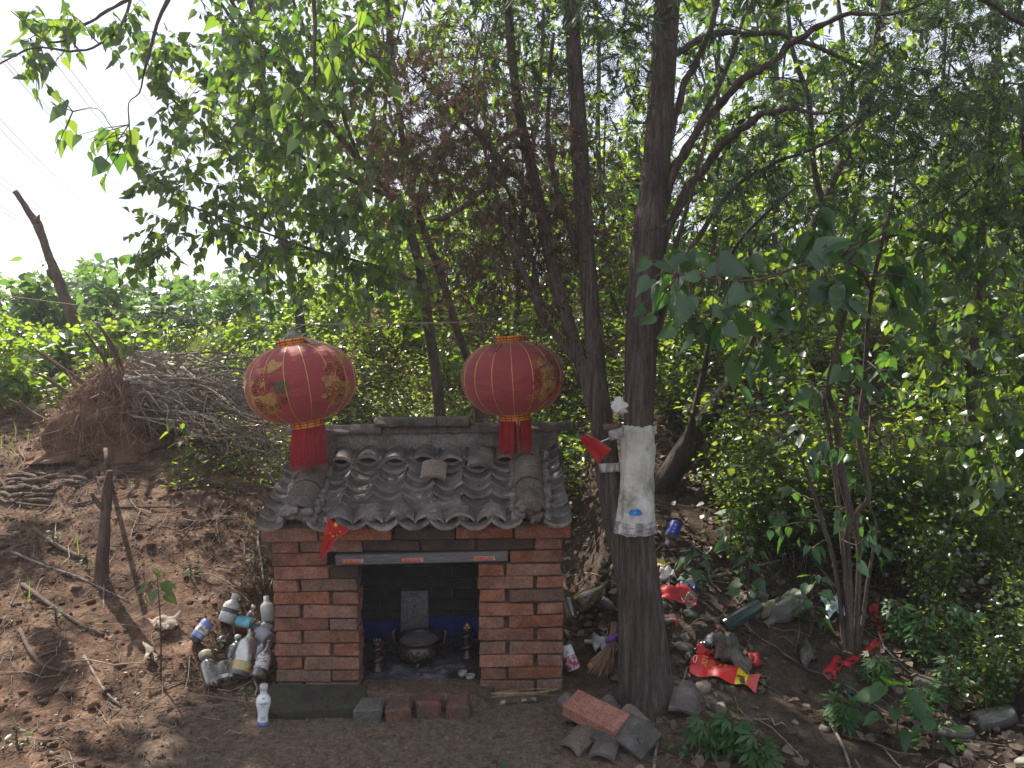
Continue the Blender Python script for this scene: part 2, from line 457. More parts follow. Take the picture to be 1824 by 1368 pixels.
# ------------------------------------------------------------------ ground
def ground_material():
    m, nt, N, L, b = _new('red_brown_earth')
    ge = N.new("ShaderNodeNewGeometry")
    def noise(sc, det=8, ro=0.62):
        n = N.new("ShaderNodeTexNoise"); n.inputs['Scale'].default_value = sc; n.inputs['Detail'].default_value = det
        n.inputs['Roughness'].default_value = ro; L.new(ge.outputs['Position'], n.inputs['Vector']); return n.outputs['Fac']
    def ramp(fac, els):
        c = N.new("ShaderNodeValToRGB"); e = c.color_ramp.elements
        while len(e) < len(els): e.new(0.5)
        for q, (p, k) in zip(e, els): q.position = p; q.color = (*k, 1)
        L.new(fac, c.inputs['Fac']); return c.outputs['Color']
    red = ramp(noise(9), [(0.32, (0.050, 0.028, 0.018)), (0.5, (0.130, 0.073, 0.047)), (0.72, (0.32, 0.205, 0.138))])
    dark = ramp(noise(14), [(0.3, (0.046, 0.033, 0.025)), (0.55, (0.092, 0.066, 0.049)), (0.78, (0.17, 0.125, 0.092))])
    yard = ramp(noise(30), [(0.3, (0.115, 0.080, 0.056)), (0.55, (0.205, 0.147, 0.106)), (0.8, (0.28, 0.208, 0.155))])
    sx = N.new("ShaderNodeSeparateXYZ"); L.new(ge.outputs['Position'], sx.inputs[0])
    def rng(sock, a, c):
        r = N.new("ShaderNodeMapRange"); r.inputs['From Min'].default_value = a; r.inputs['From Max'].default_value = c
        r.interpolation_type = 'SMOOTHSTEP'; L.new(sock, r.inputs['Value']); return r.outputs['Result']
    def mth(op, a, c):
        r = N.new("ShaderNodeMath"); r.operation = op; r.use_clamp = op != 'ADD'
        for i, q in enumerate((a, c)):
            if isinstance(q, (int, float)): r.inputs[i].default_value = q
            else: L.new(q, r.inputs[i])
        return r.outputs[0]
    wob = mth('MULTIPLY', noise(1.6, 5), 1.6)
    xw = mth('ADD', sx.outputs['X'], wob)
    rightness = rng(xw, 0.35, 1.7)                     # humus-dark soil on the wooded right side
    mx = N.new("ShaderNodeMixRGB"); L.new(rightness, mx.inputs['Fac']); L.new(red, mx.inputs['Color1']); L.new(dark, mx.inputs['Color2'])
    yx = mth('MULTIPLY', rng(xw, -0.9, -0.3), rng(xw, 1.9, 1.0))
    yy = rng(sx.outputs['Y'], 3.45, 3.1)
    ym = mth('MULTIPLY', yx, yy)
    m2 = N.new("ShaderNodeMixRGB"); L.new(ym, m2.inputs['Fac']); L.new(mx.outputs['Color'], m2.inputs['Color1']); L.new(yard, m2.inputs['Color2'])
    sr = N.new("ShaderNodeMapRange"); sr.inputs['From Min'].default_value = 0.3; sr.inputs['From Max'].default_value = 0.7
    sr.inputs['To Min'].default_value = 0.45; sr.inputs['To Max'].default_value = 1.5
    L.new(noise(75, 6, 0.75), sr.inputs['Value'])
    sv = N.new("ShaderNodeVectorMath"); sv.operation = 'SCALE'; L.new(m2.outputs['Color'], sv.inputs[0]); L.new(sr.outputs['Result'], sv.inputs['Scale'])
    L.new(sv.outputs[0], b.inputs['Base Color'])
    b.inputs['Roughness'].default_value = 0.97; b.inputs['Specular IOR Level'].default_value = 0.15
    ad = mth('ADD', noise(38, 9, 0.7), mth('MULTIPLY', noise(120, 6, 0.7), 0.5))
    bu = N.new("ShaderNodeBump"); bu.inputs['Strength'].default_value = 1.0; bu.inputs['Distance'].default_value = 0.024
    L.new(ad, bu.inputs['Height']); L.new(bu.outputs['Normal'], b.inputs['Normal'])
    return m
M['soil'] = ground_material()

def axis(parts):
    a = []
    for lo, hi, st in parts: a += list(np.arange(lo, hi - 1e-6, st))
    return a
gx = axis([(-3.6, 3.6, 0.028)])
lx, st = -3.6, 0.035
left = []
while lx > -700: st *= 1.10; lx -= st; left.append(lx)
rx, st = 3.6, 0.035
right = [3.6]
while rx < 700: st *= 1.10; rx += st; right.append(rx)
gx = np.array(left[::-1] + gx + right)
gy = axis([(1.9, 5.6, 0.028), (5.6, 9.0, 0.06)])
fy, st = 9.0, 0.07
fwd = [9.0]
while fy < 900: st *= 1.12; fy += st; fwd.append(fy)
by, st = 1.9, 0.035
back = []
while by > -120: st *= 1.25; by -= st; back.append(by)
gy = np.array(back[::-1] + gy + fwd)
XX, YY = np.meshgrid(gx, gy)
ZZ = ground(XX, YY)
gv = np.stack([XX.ravel(), YY.ravel(), ZZ.ravel()], 1)
nx, ny = len(gx), len(gy)
ii, jj = np.meshgrid(np.arange(nx - 1), np.arange(ny - 1))
q0 = (jj * nx + ii).ravel()
gf = np.stack([q0, q0 + 1, q0 + nx + 1, q0 + nx], 1)
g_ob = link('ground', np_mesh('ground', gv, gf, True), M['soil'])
tag(g_ob, 'red brown bare earth yard rising into a wooded bank', None, kind='structure')
# ------------------------------------------------------------------ brick shrine
SX, SY, SZ = -0.393, 3.29, -0.012
shrine = thing('brick_shrine', 'small red brick shrine with grey tiled roof and open niche', 'shrine', (SX, SY, SZ), (0, rad(-0.8), 0))
CH = 0.0567
BH = 0.0505
W = 0.618
DEP = 0.72
def brick_mesh(l, d=0.115, h=BH, ch=0.0038, jit=0.0034):
    return MB().box((0, 0, 0), (l / 2, d / 2, h / 2), None, ch, jit).mesh('brick')
bvar = {}
def brick(l, loc, m, rz=0.0, d=0.115, h=BH, parent=shrine, name='brick', tilt=0.0):
    key = (round(l, 3), d, h, m, random.randrange(3))
    if key not in bvar: bvar[key] = brick_mesh(l, d, h)
    return link(name, bvar[key], M[m], parent, loc, (random.uniform(-.012, .012) , random.uniform(-.010, .010) + tilt, rz + random.uniform(-.012, .012)))
def zc(i): return CH * i + BH / 2 + 0.003
HD, ST = 0.111, 0.233
def pick(i, side):
    r = random.random()
    if i == 9 and r < .5: return 'brick_soot'
    if side == 'l':
        if i <= 1: return 'brick_dust'
        if i <= 5: return 'brick_dust' if r < 0.55 else 'brick'
        return 'brick' if r < 0.8 else 'brick_dust'
    if i == 0: return 'brick_dust'
    return 'brick' if r < 0.85 else 'brick_dust'
FY = 0.115 / 2
for i in range(10):                                   # the two front piers
    for side, x0 in (('l', -W), ('r', W - 0.362)):
        headfirst = (i % 2 == 0) if side == 'l' else (i % 2 == 1)
        order = (HD, ST) if headfirst else (ST, HD)
        x = x0 + random.uniform(-.003, .003)
        for l in order:
            yj = FY + random.uniform(-0.006, 0.006)
            brick(l, (x + l / 2, yj, zc(i)), pick(i, side))
            x += l + random.uniform(0.008, 0.021)
brick(ST, (-W + ST / 2, FY, zc(10)), 'brick')
brick(.225, (W - .1125, FY, zc(10)), 'brick')
for x0, l, m in ((-W, 0.112, 'brick'), (-W + .121, .262, 'brick'), (-W + .391, .235, 'brick_soot'), (-W + .634, .232, 'brick_soot'), (-W + .874, .236, 'brick_soot'), (-W + 1.118, .115, 'brick')):
    brick(l, (x0 + l / 2, FY + random.uniform(-.003, .003), zc(11)), m)
cz = CH * 12 + 0.031
for x0, l, m in ((-W - .034, .236, 'brick'), (-W + .208, .306, 'brick'), (-W + .527, .252, 'brick_soot'), (-W + .786, .238, 'brick'), (-W + 1.03, .236, 'brick')):
    brick(l, (x0 + l / 2, FY - 0.034 + random.uniform(-.004, .004), cz), m, h=0.056)
for i in range(13):                                   # side walls
    for sx in (-1, 1):
        y = 0.122 + (0.0 if i % 2 else -0.0)
        ls = (ST, ST, HD) if i % 2 else (HD, ST, ST)
        for l in ls:
            brick(l, (sx * (W - 0.0575) , y + l / 2, zc(i) if i < 12 else cz), 'brick_dust' if i < 4 else 'brick', rz=math.pi / 2)
            y += l + 0.006
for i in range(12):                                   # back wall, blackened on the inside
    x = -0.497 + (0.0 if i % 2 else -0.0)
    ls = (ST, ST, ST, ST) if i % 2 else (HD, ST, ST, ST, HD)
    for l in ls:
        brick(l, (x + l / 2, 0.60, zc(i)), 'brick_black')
        x += l + 0.008
def core(name, x0, x1, y0, y1, z0, z1, m='mortar'):
    return MB().box(((x0 + x1) / 2, (y0 + y1) / 2, (z0 + z1) / 2), ((x1 - x0) / 2, (y1 - y0) / 2, (z1 - z0) / 2)).build(name, M[m], shrine)
ins = 0.020
core('mortar_bed', -W + ins, -W + 0.362 - ins, ins, 0.105, -0.06, CH * 10)
core('mortar_bed', W - 0.362 + ins, W - ins, ins, 0.105, -0.06, CH * 10)
core('mortar_bed', -W + ins, W - ins, ins, 0.105, CH * 11 + 0.001, CH * 12.9)
core('mortar_bed', -W + ins, -W + 0.105, 0.107, DEP, -0.06, CH * 13.4)
core('mortar_bed', W - 0.105, W - ins, 0.107, DEP, -0.06, CH * 13.4)
core('mortar_bed', -W + 0.107, W - 0.107, 0.551, 0.64, -0.06, CH * 13.4)
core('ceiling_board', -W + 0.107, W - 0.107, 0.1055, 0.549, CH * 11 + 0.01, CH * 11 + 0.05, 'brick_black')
core('niche_floor', -W + 0.3, W - 0.3, -0.012, 0.549, -0.05, 0.034, 'mortar')

# timber lintel with three printed paper strips
M['plank'] = mat('grey_weathered_plank', [(0.3, (0.085, 0.078, 0.078)), (0.6, (0.14, 0.13, 0.13)), (0.8, (0.19, 0.175, 0.17))], 18, 0.85, 0.5, 40, stretch=(0.12, 1, 1),
                 ramp2=((0.035, 0.03, 0.03), 0.64, 0.72), scale2=16)
pl = MB(); pl.box((0, 0, 0), (0.366, 0.06, 0.0225), None, 0.003, 0.002)
plank = pl.build('lintel_board', M['plank'], shrine, loc=(0.018, 0.052, CH * 10 + 0.0295), rot=(0, rad(-0.5), 0))
M['strip_red'] = two('printed_red_paper', (0.50, 0.05, 0.02), rough=0.6)
M['strip_ink'] = two('cream_ink', (0.75, 0.42, 0.28), rough=0.6)
M['strip_edge'] = two('pale_paper_edge', (0.5, 0.36, 0.33), rough=0.7)
tv, tf = text_mesh('南无阿弥陀佛', 0.0135)
for xx in (-0.292, -0.037, 0.266):
    s = MB().box((xx, -0.0615, -0.004), (0.0445, 0.0006, 0.0085)).build('paper_strip', M['strip_edge'], plank)
    MB().box((xx - 0.003, -0.0624, -0.004), (0.0385, 0.0006, 0.0072)).build('red_print', M['strip_red'], plank)
    MB().add([(xx - 0.003 + v[0] * 0.92, -0.0634, -0.004 + v[1]) for v in tv], tf).build('lettering', M['strip_ink'], plank)

# ------------------------------------------------------------------ roof
EV, EZ = -0.090, 0.748        # eave line (local y, z)
RV, RZ = 0.395, 1.000         # where the tile field meets the ridge wall
SL = math.atan2(RZ - EZ, RV - EV)
cs, sn = math.cos(SL), math.sin(SL)
def on_roof(u, s, h=0.0):
    return (u, EV + s * cs - h * sn, EZ + s * sn + h * cs)
bed = MB()
HWR = 0.652
prof = [(-0.028, EZ - 0.010), (-0.028, EZ + 0.008), (RV, RZ - 0.035), (RV + 0.05, RZ - 0.02), (0.84, EZ - 0.02), (0.84, EZ - 0.05)]
n = len(prof)
bed.add([(-HWR + 0.012, y, z) for y, z in prof] + [(HWR - 0.012, y, z) for y, z in prof],
        [tuple(range(n - 1, -1, -1)), tuple(n + k for k in range(n))] + [(k, (k + 1) % n, n + (k + 1) % n, n + k) for k in range(n)])
bed.build('roof_bed', M['mortar'], shrine)

def arc_tile(w=0.138, l=0.165, sag=0.036, th=0.016, taper=0.90, convex=False, seg=8, jit=0.0009, rim=False):
    """curved clay tile; lower end at y=0, upper end at y=l"""
    v = []; f = []
    sg = -1 if convex else 1
    for lay in (0, 1):
        for yy, ww in ((0, w), (l, w * taper)):
            for k in range(seg + 1):
                t = -1 + 2 * k / seg
                z = sag * (t * t) * sg
                x = t * ww / 2 * (1 - 0.06 * abs(t))
                v.append((x + random.uniform(-jit, jit), yy + random.uniform(-jit, jit) * 2, z - (th if lay else 0) + random.uniform(-jit, jit)))
    c = seg + 1
    I = lambda lay, e, k: lay * 2 * c + e * c + k
    for k in range(seg):
        f.append((I(0, 0, k), I(0, 0, k + 1), I(0, 1, k + 1), I(0, 1, k)))
        f.append((I(1, 0, k), I(1, 1, k), I(1, 1, k + 1), I(1, 0, k + 1)))
        for e in (0, 1):
            q = (I(0, e, k), I(1, e, k), I(1, e, k + 1), I(0, e, k + 1))
            f.append(q if e == 0 else q[::-1])
    for k in (0, seg):
        f.append((I(0, 0, k), I(0, 1, k), I(1, 1, k), I(1, 0, k)))
    me = MB().add(v, f).mesh('roof_tile')
    if rim:
        me.materials.append(M['tile']); me.materials.append(M['tile_rim'])
        for p in me.polygons:
            if max(me.vertices[i].co.y for i in p.vertices) < l * .3: p.material_index = 1  # faces of the lower rim take the paler tile colour
    return me
pan = [arc_tile(rim=True) for _ in range(5)]
cap = [arc_tile(w=0.135, sag=0.036, l=0.12, convex=True, rim=True) for _ in range(4)]
ecap = [arc_tile(w=0.128, sag=0.034, l=0.078, th=0.014, convex=True, rim=True) for _ in range(4)]
side_t = [arc_tile(w=0.120, sag=0.026, rim=True) for _ in range(3)]
EXP = 0.062
lay_a = 0.0155 / EXP
cols = [-0.378 + 0.1262 * k for k in range(7)]
def put(me, u, s, h, rz=0.0, rx=0.0, name='roof_tile', m='tile', flip=0.0):
    return link(name, me, M[m], shrine, on_roof(u, s, h), (SL - lay_a + rx + random.uniform(-.03, .03), random.uniform(-.04, .04) + flip, rz + random.uniform(-.03, .03)))
for k, u in enumerate(cols):
    for r in range(8):
        if (k, r) in ((4, 5),): continue
        put(random.choice(pan), u + random.uniform(-.004, .004), r * EXP - 0.006 + random.uniform(-.006, .006), 0.012 + random.uniform(-.002, .003), rz=0.0)
for u in (-0.592, 0.592):
    for r in range(9):
        put(random.choice(side_t), u + random.uniform(-.004, .004) - (0.004 * r if u > 0 else -0.004 * r), r * EXP - 0.004, 0.014)
for k in range(7):                                    # row of upturned caps below the ridge wall
    put(random.choice(cap), cols[k] + 0.0, 8 * EXP - 0.075 + (0.012 if k % 2 else 0), 0.062, m='tile')
for k in range(6):                                    # caps over the eave joints, bedded in mortar
    u = (cols[k] + cols[k + 1]) / 2
    put(random.choice(ecap), u, 0.024 + random.uniform(-.008, .012), 0.060, rx=0.10, rz=random.uniform(-.12, .12))
    lump = MB()
    for q in range(5):
        lump.box(on_roof(u + random.uniform(-.025, .025), 0.05 + random.uniform(-.02, .02), 0.02 + random.uniform(0, .02)), (0.020, 0.022, 0.016), Matrix.Rotation(random.random(), 3, 'Z'), 0.006, 0.005)
    lump.build('mortar_lump', M['mortar_grey'], shrine, True)

def barrel(r=0.066, l=0.21, th=0.012, seg=9, taper=0.9):
    v = []; f = []
    for lay in (0, 1):
        for yy, k in ((0, 1.0), (l, taper)):
            for a in range(seg + 1):
                an = math.pi * a / seg
                rr = (r - th * lay) * k
                v.append((rr * math.cos(an) + random.uniform(-.001, .001), yy, rr * math.sin(an) * 0.92 + random.uniform(-.001, .001)))
    c = seg + 1
    I = lambda lay, e, k: lay * 2 * c + e * c + k
    for k in range(seg):
        f.append((I(0, 0, k), I(0, 0, k + 1), I(0, 1, k + 1), I(0, 1, k)))
        f.append((I(1, 0, k), I(1, 1, k), I(1, 1, k + 1), I(1, 0, k + 1)))
        for e in (0, 1): f.append((I(0, e, k), I(1, e, k), I(1, e, k + 1), I(0, e, k + 1)))
    for k in (0, seg): f.append((I(0, 0, k), I(0, 1, k), I(1, 1, k), I(1, 0, k)))
    return MB().add(v, f).mesh('barrel_tile', True)
bar = [barrel() for _ in range(3)]
for u, sh in ((-0.487, 0.02), (0.482, -0.012)):
    for r in range(3):
        x, y, z = on_roof(u + sh * r * 0.4, 0.050 + r * 0.165, 0.034 + 0.004 * r)
        mm = 'tile' if (u > 0 and r == 0) else 'tile_brown'
        link('barrel_tile', bar[r], M[mm], shrine, (x, y, z), (SL - 0.03, 0, -sh))
    for e in (-1, 1):                                 # mortar fillets along the barrel
        fl = MB()
        for r in range(16):
            p = on_roof(u + e * 0.068 + random.uniform(-.008, .008), 0.03 + r * 0.030, 0.014 + random.uniform(0, .014))
            fl.box(p, (0.017, 0.02, 0.018), Matrix.Rotation(SL, 3, 'X'), 0.007, 0.006)
        fl.build('mortar_fillet', M['mortar_grey'], shrine, True)
    pg = MB()
    for q in range(14):
        p = on_roof(u + random.uniform(-.05, .05), 0.044 + random.uniform(-.012, .012), 0.02 + random.uniform(0, .055))
        pg.box(p, (0.022, 0.016, 0.017), Matrix.Rotation(random.uniform(-1, 1), 3, 'Y'), 0.008, 0.006)
    pg.build('mortar_plug', M['mortar_grey'], shrine, True)
# ridge wall (rough lime mortar) with a scalloped foot over the caps
rw = MB(); nseg = 90
v = []
for k in range(nseg + 1):
    u = -0.625 + 1.25 * k / nseg
    foot = RZ - 0.010 + 0.010 * math.sin((u - cols[0]) / 0.1262 * 2 * math.pi + math.pi / 2) + random.uniform(-.004, .004)
    j = random.uniform(-.004, .004)
    v += [(u, RV - 0.018 + j, foot - 0.045), (u, RV - 0.012 + j * .7 + random.uniform(-.003, .003), foot + 0.045), (u, RV + 0.004 + j * .5, 1.082), (u, RV + 0.085, 1.082), (u, RV + 0.10, foot - 0.045)]
f = []
for k in range(nseg):
    for q in range(4): f.append((k * 5 + q, (k + 1) * 5 + q, (k + 1) * 5 + q + 1, k * 5 + q + 1))
f += [(4, 3, 2, 1, 0), tuple(nseg * 5 + q for q in range(5))]
rw.add(v, f).build('ridge_wall', M['mortar_grey'], shrine, True)
crk = MB(); pth = [(0.0325 + random.uniform(-.006, .006), RV - 0.017, 0.985 + 0.010 * q) for q in range(9)]
crk.tube(pth, [0.0014] * 9, 4).build('crack', M['mortar'], shrine)
rt = []
for q in range(4):
    me = barrel(r=0.047, l=0.150, th=0.011, taper=0.96); rt.append(me)
def ridge_tile(x, z, m='tile_brown', yy=0.04, rz=0.0):
    link('ridge_tile', random.choice(rt), M[m], shrine, (x, RV + yy, z), (0, random.uniform(-.02, .02) + rz, -math.pi / 2 + random.uniform(-.05, .05)))
x = -0.655
while x < 0.60:
    if not (-0.21 < x < 0.16):
        ridge_tile(x, 1.078 + random.uniform(-.003, .003), 'tile_brown' if random.random() < .6 else 'tile')
    else:
        ridge_tile(x, 1.076, 'tile')
    x += 0.148 + random.uniform(-.004, .008)
for x in (-0.238, -0.094, 0.056):
    ridge_tile(x, 1.112 + random.uniform(-.003, .004), random.choice(['tile_brown', 'tile']), 0.028, rz=-0.01)

# two loose tiles lying on the tile field
lt = arc_tile(w=0.118, l=0.105, sag=0.022, convex=True, taper=1.0)
def world_of(loc):
    return shrine.matrix_basis @ Vector(loc)
shrine_m = Matrix.Translation((SX, SY, SZ)) @ Matrix.Rotation(rad(-0.8), 4, 'Y')
def loose(me, u, s, h, m, label, rz):
    o = link('loose_tile', me, M[m], None, shrine_m @ Vector(on_roof(u, s, h)), (SL + 0.06, 0.04, rz))
    return tag(o, label, 'roof tile')
loose(lt, 0.062, 0.245, 0.085, 'tile_tan', 'loose pale brown curved tile lying on the shrine roof', 0.02)
loose(arc_tile(w=0.125, l=0.115, sag=0.02, convex=True), 0.265, 0.325, 0.085, 'tile', 'loose dark grey curved tile lying right of the pale one', -0.03)

# dry needles and leaf bits caught between the tiles
dv = []
for _ in range(420):
    u, s_ = random.uniform(-.6, .6), random.uniform(0.03, .5)
    p = shrine_m @ Vector(on_roof(u, s_, random.uniform(.012, .045)))
    dv.append((*p, random.gauss(0, 1), random.gauss(0, 1), random.gauss(0, .3), random.gauss(0, .4), -.4 + random.gauss(0, .3), 1, random.uniform(.008, .022)))
ROOF_BITS = dv

# ------------------------------------------------------------------ plinth and step bricks in front
M['moss'] = mat('mossy_slab', [(0.35, (0.028, 0.022, 0.018)), (0.52, (0.048, 0.042, 0.029)), (0.72, (0.034, 0.046, 0.015))], 9, 0.97, 0.8, 40, bdist=0.012)
slab = MB(); slab.box((0, 0, 0), (0.215, 0.105, 0.042), None, 0.018, 0.010)
tag(slab.build('mossy_slab', M['moss'], None, False, loc=(SX - 0.41, SY - 0.13, 0.008), rot=(0.06, -0.02, 0.02)), 'dark mossy slab along the foot of the left brick pier', 'slab')
M['brick_step'] = mat('worn_step_brick', [(0.3, (0.10, 0.045, 0.03)), (0.6, (0.19, 0.075, 0.043)), (0.8, (0.12, 0.09, 0.07))], 10, 0.95, 0.6, 50, bdist=0.010, ramp2=((0.085, 0.062, 0.048), 0.40, 0.62), scale2=8)
M['brick_grey'] = mat('grey_brick', [(0.3, (0.075, 0.068, 0.06)), (0.7, (0.16, 0.145, 0.13))], 12, 0.95, 0.6, 50, bdist=0.010, ramp2=((0.07, 0.052, 0.042), 0.5, 0.66), scale2=8)
for px, py, wpx, m, lab in ((655, 1292, 50, 'brick_grey', 'grey brick laid on edge in the step row'),
                            (708, 1286, 50, 'brick_step', 'worn red brick in the step, next to the grey one'),
                            (762, 1280, 45, 'brick_step', 'middle red brick of the step under the niche'),
                            (815, 1282, 42, 'brick_step', 'half sunk red brick at the right end of the step')):
    p = G(px, py)
    wdt = wpx / FPX * p.y
    b = MB(); b.box((0, 0, 0), (wdt / 2, 0.055, 0.045), None, 0.009, 0.006)
    tag(b.build('step_brick', M[m], None, False, loc=(p.x, p.y + 0.055, 0.008), rot=(random.uniform(-.04, .04), random.uniform(-.04, .04), random.uniform(-.07, .07))), lab, 'brick', 'bricks of the shrine step')
v = []; f = []; K, Q = 36, 10                            # trodden earth behind the step bricks
for k in range(K + 1):
    for q in range(Q + 1):
        x = SX - 0.30 + 0.66 * k / K; y = SY - 0.165 + 0.20 * q / Q
        e = sm(k / 4) * sm((K - k) / 8)
        z = (-0.03 + (0.076 - 0.004 * q / Q) * float(sm(q / 2.2))) * float(e) - 0.02 * (1 - float(e)) + 0.009 * float(fbm(x * 14, y * 14, 8, 3))
        v.append((x, y, min(z, .046)))
for k in range(K):
    for q in range(Q): f.append((k * (Q + 1) + q, (k + 1) * (Q + 1) + q, (k + 1) * (Q + 1) + q + 1, k * (Q + 1) + q + 1))
tag(MB().add(v, f).build('earth_ledge', M['soil'], None, True), 'low earth ledge between the niche and the step bricks', 'ledge')
lp = [G(865, 1262), G(905, 1258), G(960, 1255)]
lg = MB(); pts = spline([(p.x, p.y + 0.02, p.z + 0.014) for p in lp], 4)
lg.tube(pts, [0.016 + random.uniform(-.003, .003) for _ in pts], 8, wob=0.3)
M['pale_bark'] = mat('peeling_bark', [(0.4, (0.05, 0.035, 0.025)), (0.55, (0.09, 0.065, 0.045)), (0.6, (0.36, 0.30, 0.24))], 12, 0.95, 0.6, 40)
tag(lg.build('rotten_log', M['pale_bark'], None, True), 'short rotten log with peeling bark at the right pier foot', 'log')
stw = MB()
for k in range(16):
    a = P(868 + random.uniform(-8, 20), 1240 + random.uniform(-8, 5), 3.24); b2 = P(975 + random.uniform(-30, 30), 1232 + random.uniform(-7, 7), 3.26)
    mid = (a + b2) / 2 + Vector((0, 0, random.uniform(-.008, .01)))
    stw.tube([a, mid, b2], 0.0018, 4)
tag(stw.build('straw_bundle', M['straw']), 'thin bundle of pale straw along the right pier foot', 'straw')

# ------------------------------------------------------------------ inside the niche
FZ = SZ + 0.034 + 0.002
M['bronze'] = mat('dark_brown_glaze', [(0.3, (0.016, 0.008, 0.007)), (0.6, (0.038, 0.017, 0.012)), (0.8, (0.08, 0.042, 0.026))], 30, 0.28, 0.5, 60, spec=0.6, bdist=0.006)
M['ash'] = mat('incense_ash', [(0.3, (0.07, 0.066, 0.068)), (0.7, (0.17, 0.165, 0.175))], 30, 0.98, 0.7, 60)
M['gold'] = mat('gilt', [(0.3, (0.35, 0.20, 0.05)), (0.7, (0.62, 0.42, 0.12))], 30, 0.35, 0.4, 60, metal=0.7)
M['slate'] = mat('grey_tablet', [(0.3, (0.135, 0.13, 0.13)), (0.7, (0.20, 0.19, 0.185))], 8, 0.8, 0.15, 40)
M['blue_cloth'] = mat('blue_satin', [(0.3, (0.012, 0.016, 0.10)), (0.7, (0.024, 0.042, 0.24))], 7, 0.5, 0.3, 20)
M['violet'] = mat('violet_trim', [(0.35, (0.10, 0.08, 0.28)), (0.6, (0.20, 0.17, 0.42)), (0.75, (0.55, 0.5, 0.6))], 20, 0.6)
M['ink'] = two('faded_ink', (0.03, 0.028, 0.028), rough=0.8)
def nich(px, py, d): return P(px, py, d)
# burner
bx, by = P(747, 1150, 3.53).x, 3.53
cen = thing('incense_burner', 'round dark brown glazed incense burner with two upright handles', 'incense burner', (bx, by, FZ))
pr = [(0.0, 0.022), (0.05, 0.020), (0.078, 0.030), (0.094, 0.055), (0.096, 0.072), (0.088, 0.090), (0.082, 0.100), (0.086, 0.108), (0.104, 0.118), (0.106, 0.124), (0.098, 0.125), (0.094, 0.118), (0.088, 0.110)]
MB().lathe(pr, 28, close=True).build('bowl', M['bronze'], cen, True)
MB().lathe([(0.0, 0.112), (0.05, 0.115), (0.089, 0.1105)], 22, close=True).build('ash_fill', M['ash'], cen, True)
for a in range(3):
    an = rad(-90 + 120 * a); c = (math.cos(an) * 0.055, math.sin(an) * 0.055)
    MB().tube([(c[0], c[1], 0.03), (c[0] * 1.12, c[1] * 1.12, 0.015), (c[0] * 1.3, c[1] * 1.3, 0.0)], [0.016, 0.012, 0.014], 8).build('foot', M['bronze'], cen, True)
for s in (-1, 1):
    MB().tube([(s * 0.090, 0, 0.085), (s * 0.115, 0, 0.095), (s * 0.118, 0, 0.125), (s * 0.122, 0, 0.150), (s * 0.108, 0, 0.156)], [0.008, 0.010, 0.011, 0.010, 0.006], 8).build('handle', M['bronze'], cen, True)
em = MB()
for k in range(60):
    an = rad(random.uniform(-150, -30)); zz = random.uniform(0.040, 0.085)
    r = 0.0965 - abs(zz - 0.066) * 0.35
    em.box((math.cos(an) * r, math.sin(an) * r, zz), (0.0045, 0.003, 0.004), Matrix.Rotation(an + 1.57, 3, 'Z'), 0.0015, 0.001)
em.build('relief_band', M['bronze'], cen)
# two dragon-column candle holders
def column(px, d, top_py, name, label, gold):
    p = P(px, 1200, d)
    t = thing(name, label, 'candle holder', (p.x, d, FZ))
    hgt = P(px, top_py, d).z - FZ
    pr = [(0.0, 0), (0.032, 0.0), (0.033, 0.012), (0.024, 0.02), (0.019, 0.03), (0.018, hgt * .55), (0.021, hgt * .72), (0.018, hgt * .8), (0.024, hgt * .86), (0.0, hgt * .87)]
    MB().lathe(pr, 16).build('column', M['bronze'], t, True)
    dr = MB(); pts = []
    for k in range(40):
        a = k / 39 * 2 * math.pi * 2.3
        pts.append((math.cos(a) * 0.024, math.sin(a) * 0.024, 0.02 + hgt * 0.72 * k / 39))
    dr.tube(pts, [0.004 + 0.007 * math.sin(math.pi * k / 39) for k in range(40)], 7, wob=0.3)
    dr.build('coiled_dragon', M['bronze'], t, True)
    if gold:
        f = MB()
        f.lathe([(0.0, hgt * .80), (0.016, hgt * .82), (0.011, hgt * .88), (0.012, hgt * .92), (0.006, hgt * .97), (0.0, hgt)], 12)
        for s in (-1, 1): f.tube([(0, -0.006, hgt * .9), (s * 0.012, -0.014, hgt * .87), (s * 0.018, -0.008, hgt * .84)], [0.006, 0.006, 0.003], 7)
        f.build('gilt_finial', M['gold'], t, True)
    else:
        f = MB()
        for s in (-1, 0, 1): f.tube([(s * 0.006, 0, hgt * .84), (s * 0.014, 0, hgt * .92), (s * 0.010, 0, hgt)], [0.009, 0.009, 0.002], 7)
        f.build('flame_finial', M['bronze'], t, True)
column(672, 3.44, 1135, 'candle_holder', 'dark glazed dragon column on the left of the burner', False)
column(833, 3.58, 1108, 'candle_holder', 'dark column with gilt finial on the right of the burner', True)
tp = P(738, 1100, 3.80)
tab = thing('memorial_tablet', 'plain upright grey tablet leaning behind the incense burner', 'tablet', (tp.x, 3.80, FZ), (rad(-4), 0, 0))
MB().box((0, 0, 0.122), (0.068, 0.006, 0.122), None, 0.002, 0.0005).build('slab', M['slate'], tab)
tv, tf = text_mesh('土地', 0.022)
MB().add([(v[0], -0.0072, 0.222 + v[1]) for v in tv], tf).build('lettering', M['ink'], tab)
for k, c in enumerate('神之位'):
    tv, tf = text_mesh(c, 0.016)
    MB().add([(v[0], -0.0072, 0.165 - 0.026 * k + v[1]) for v in tv], tf).build('lettering', M['ink'], tab)
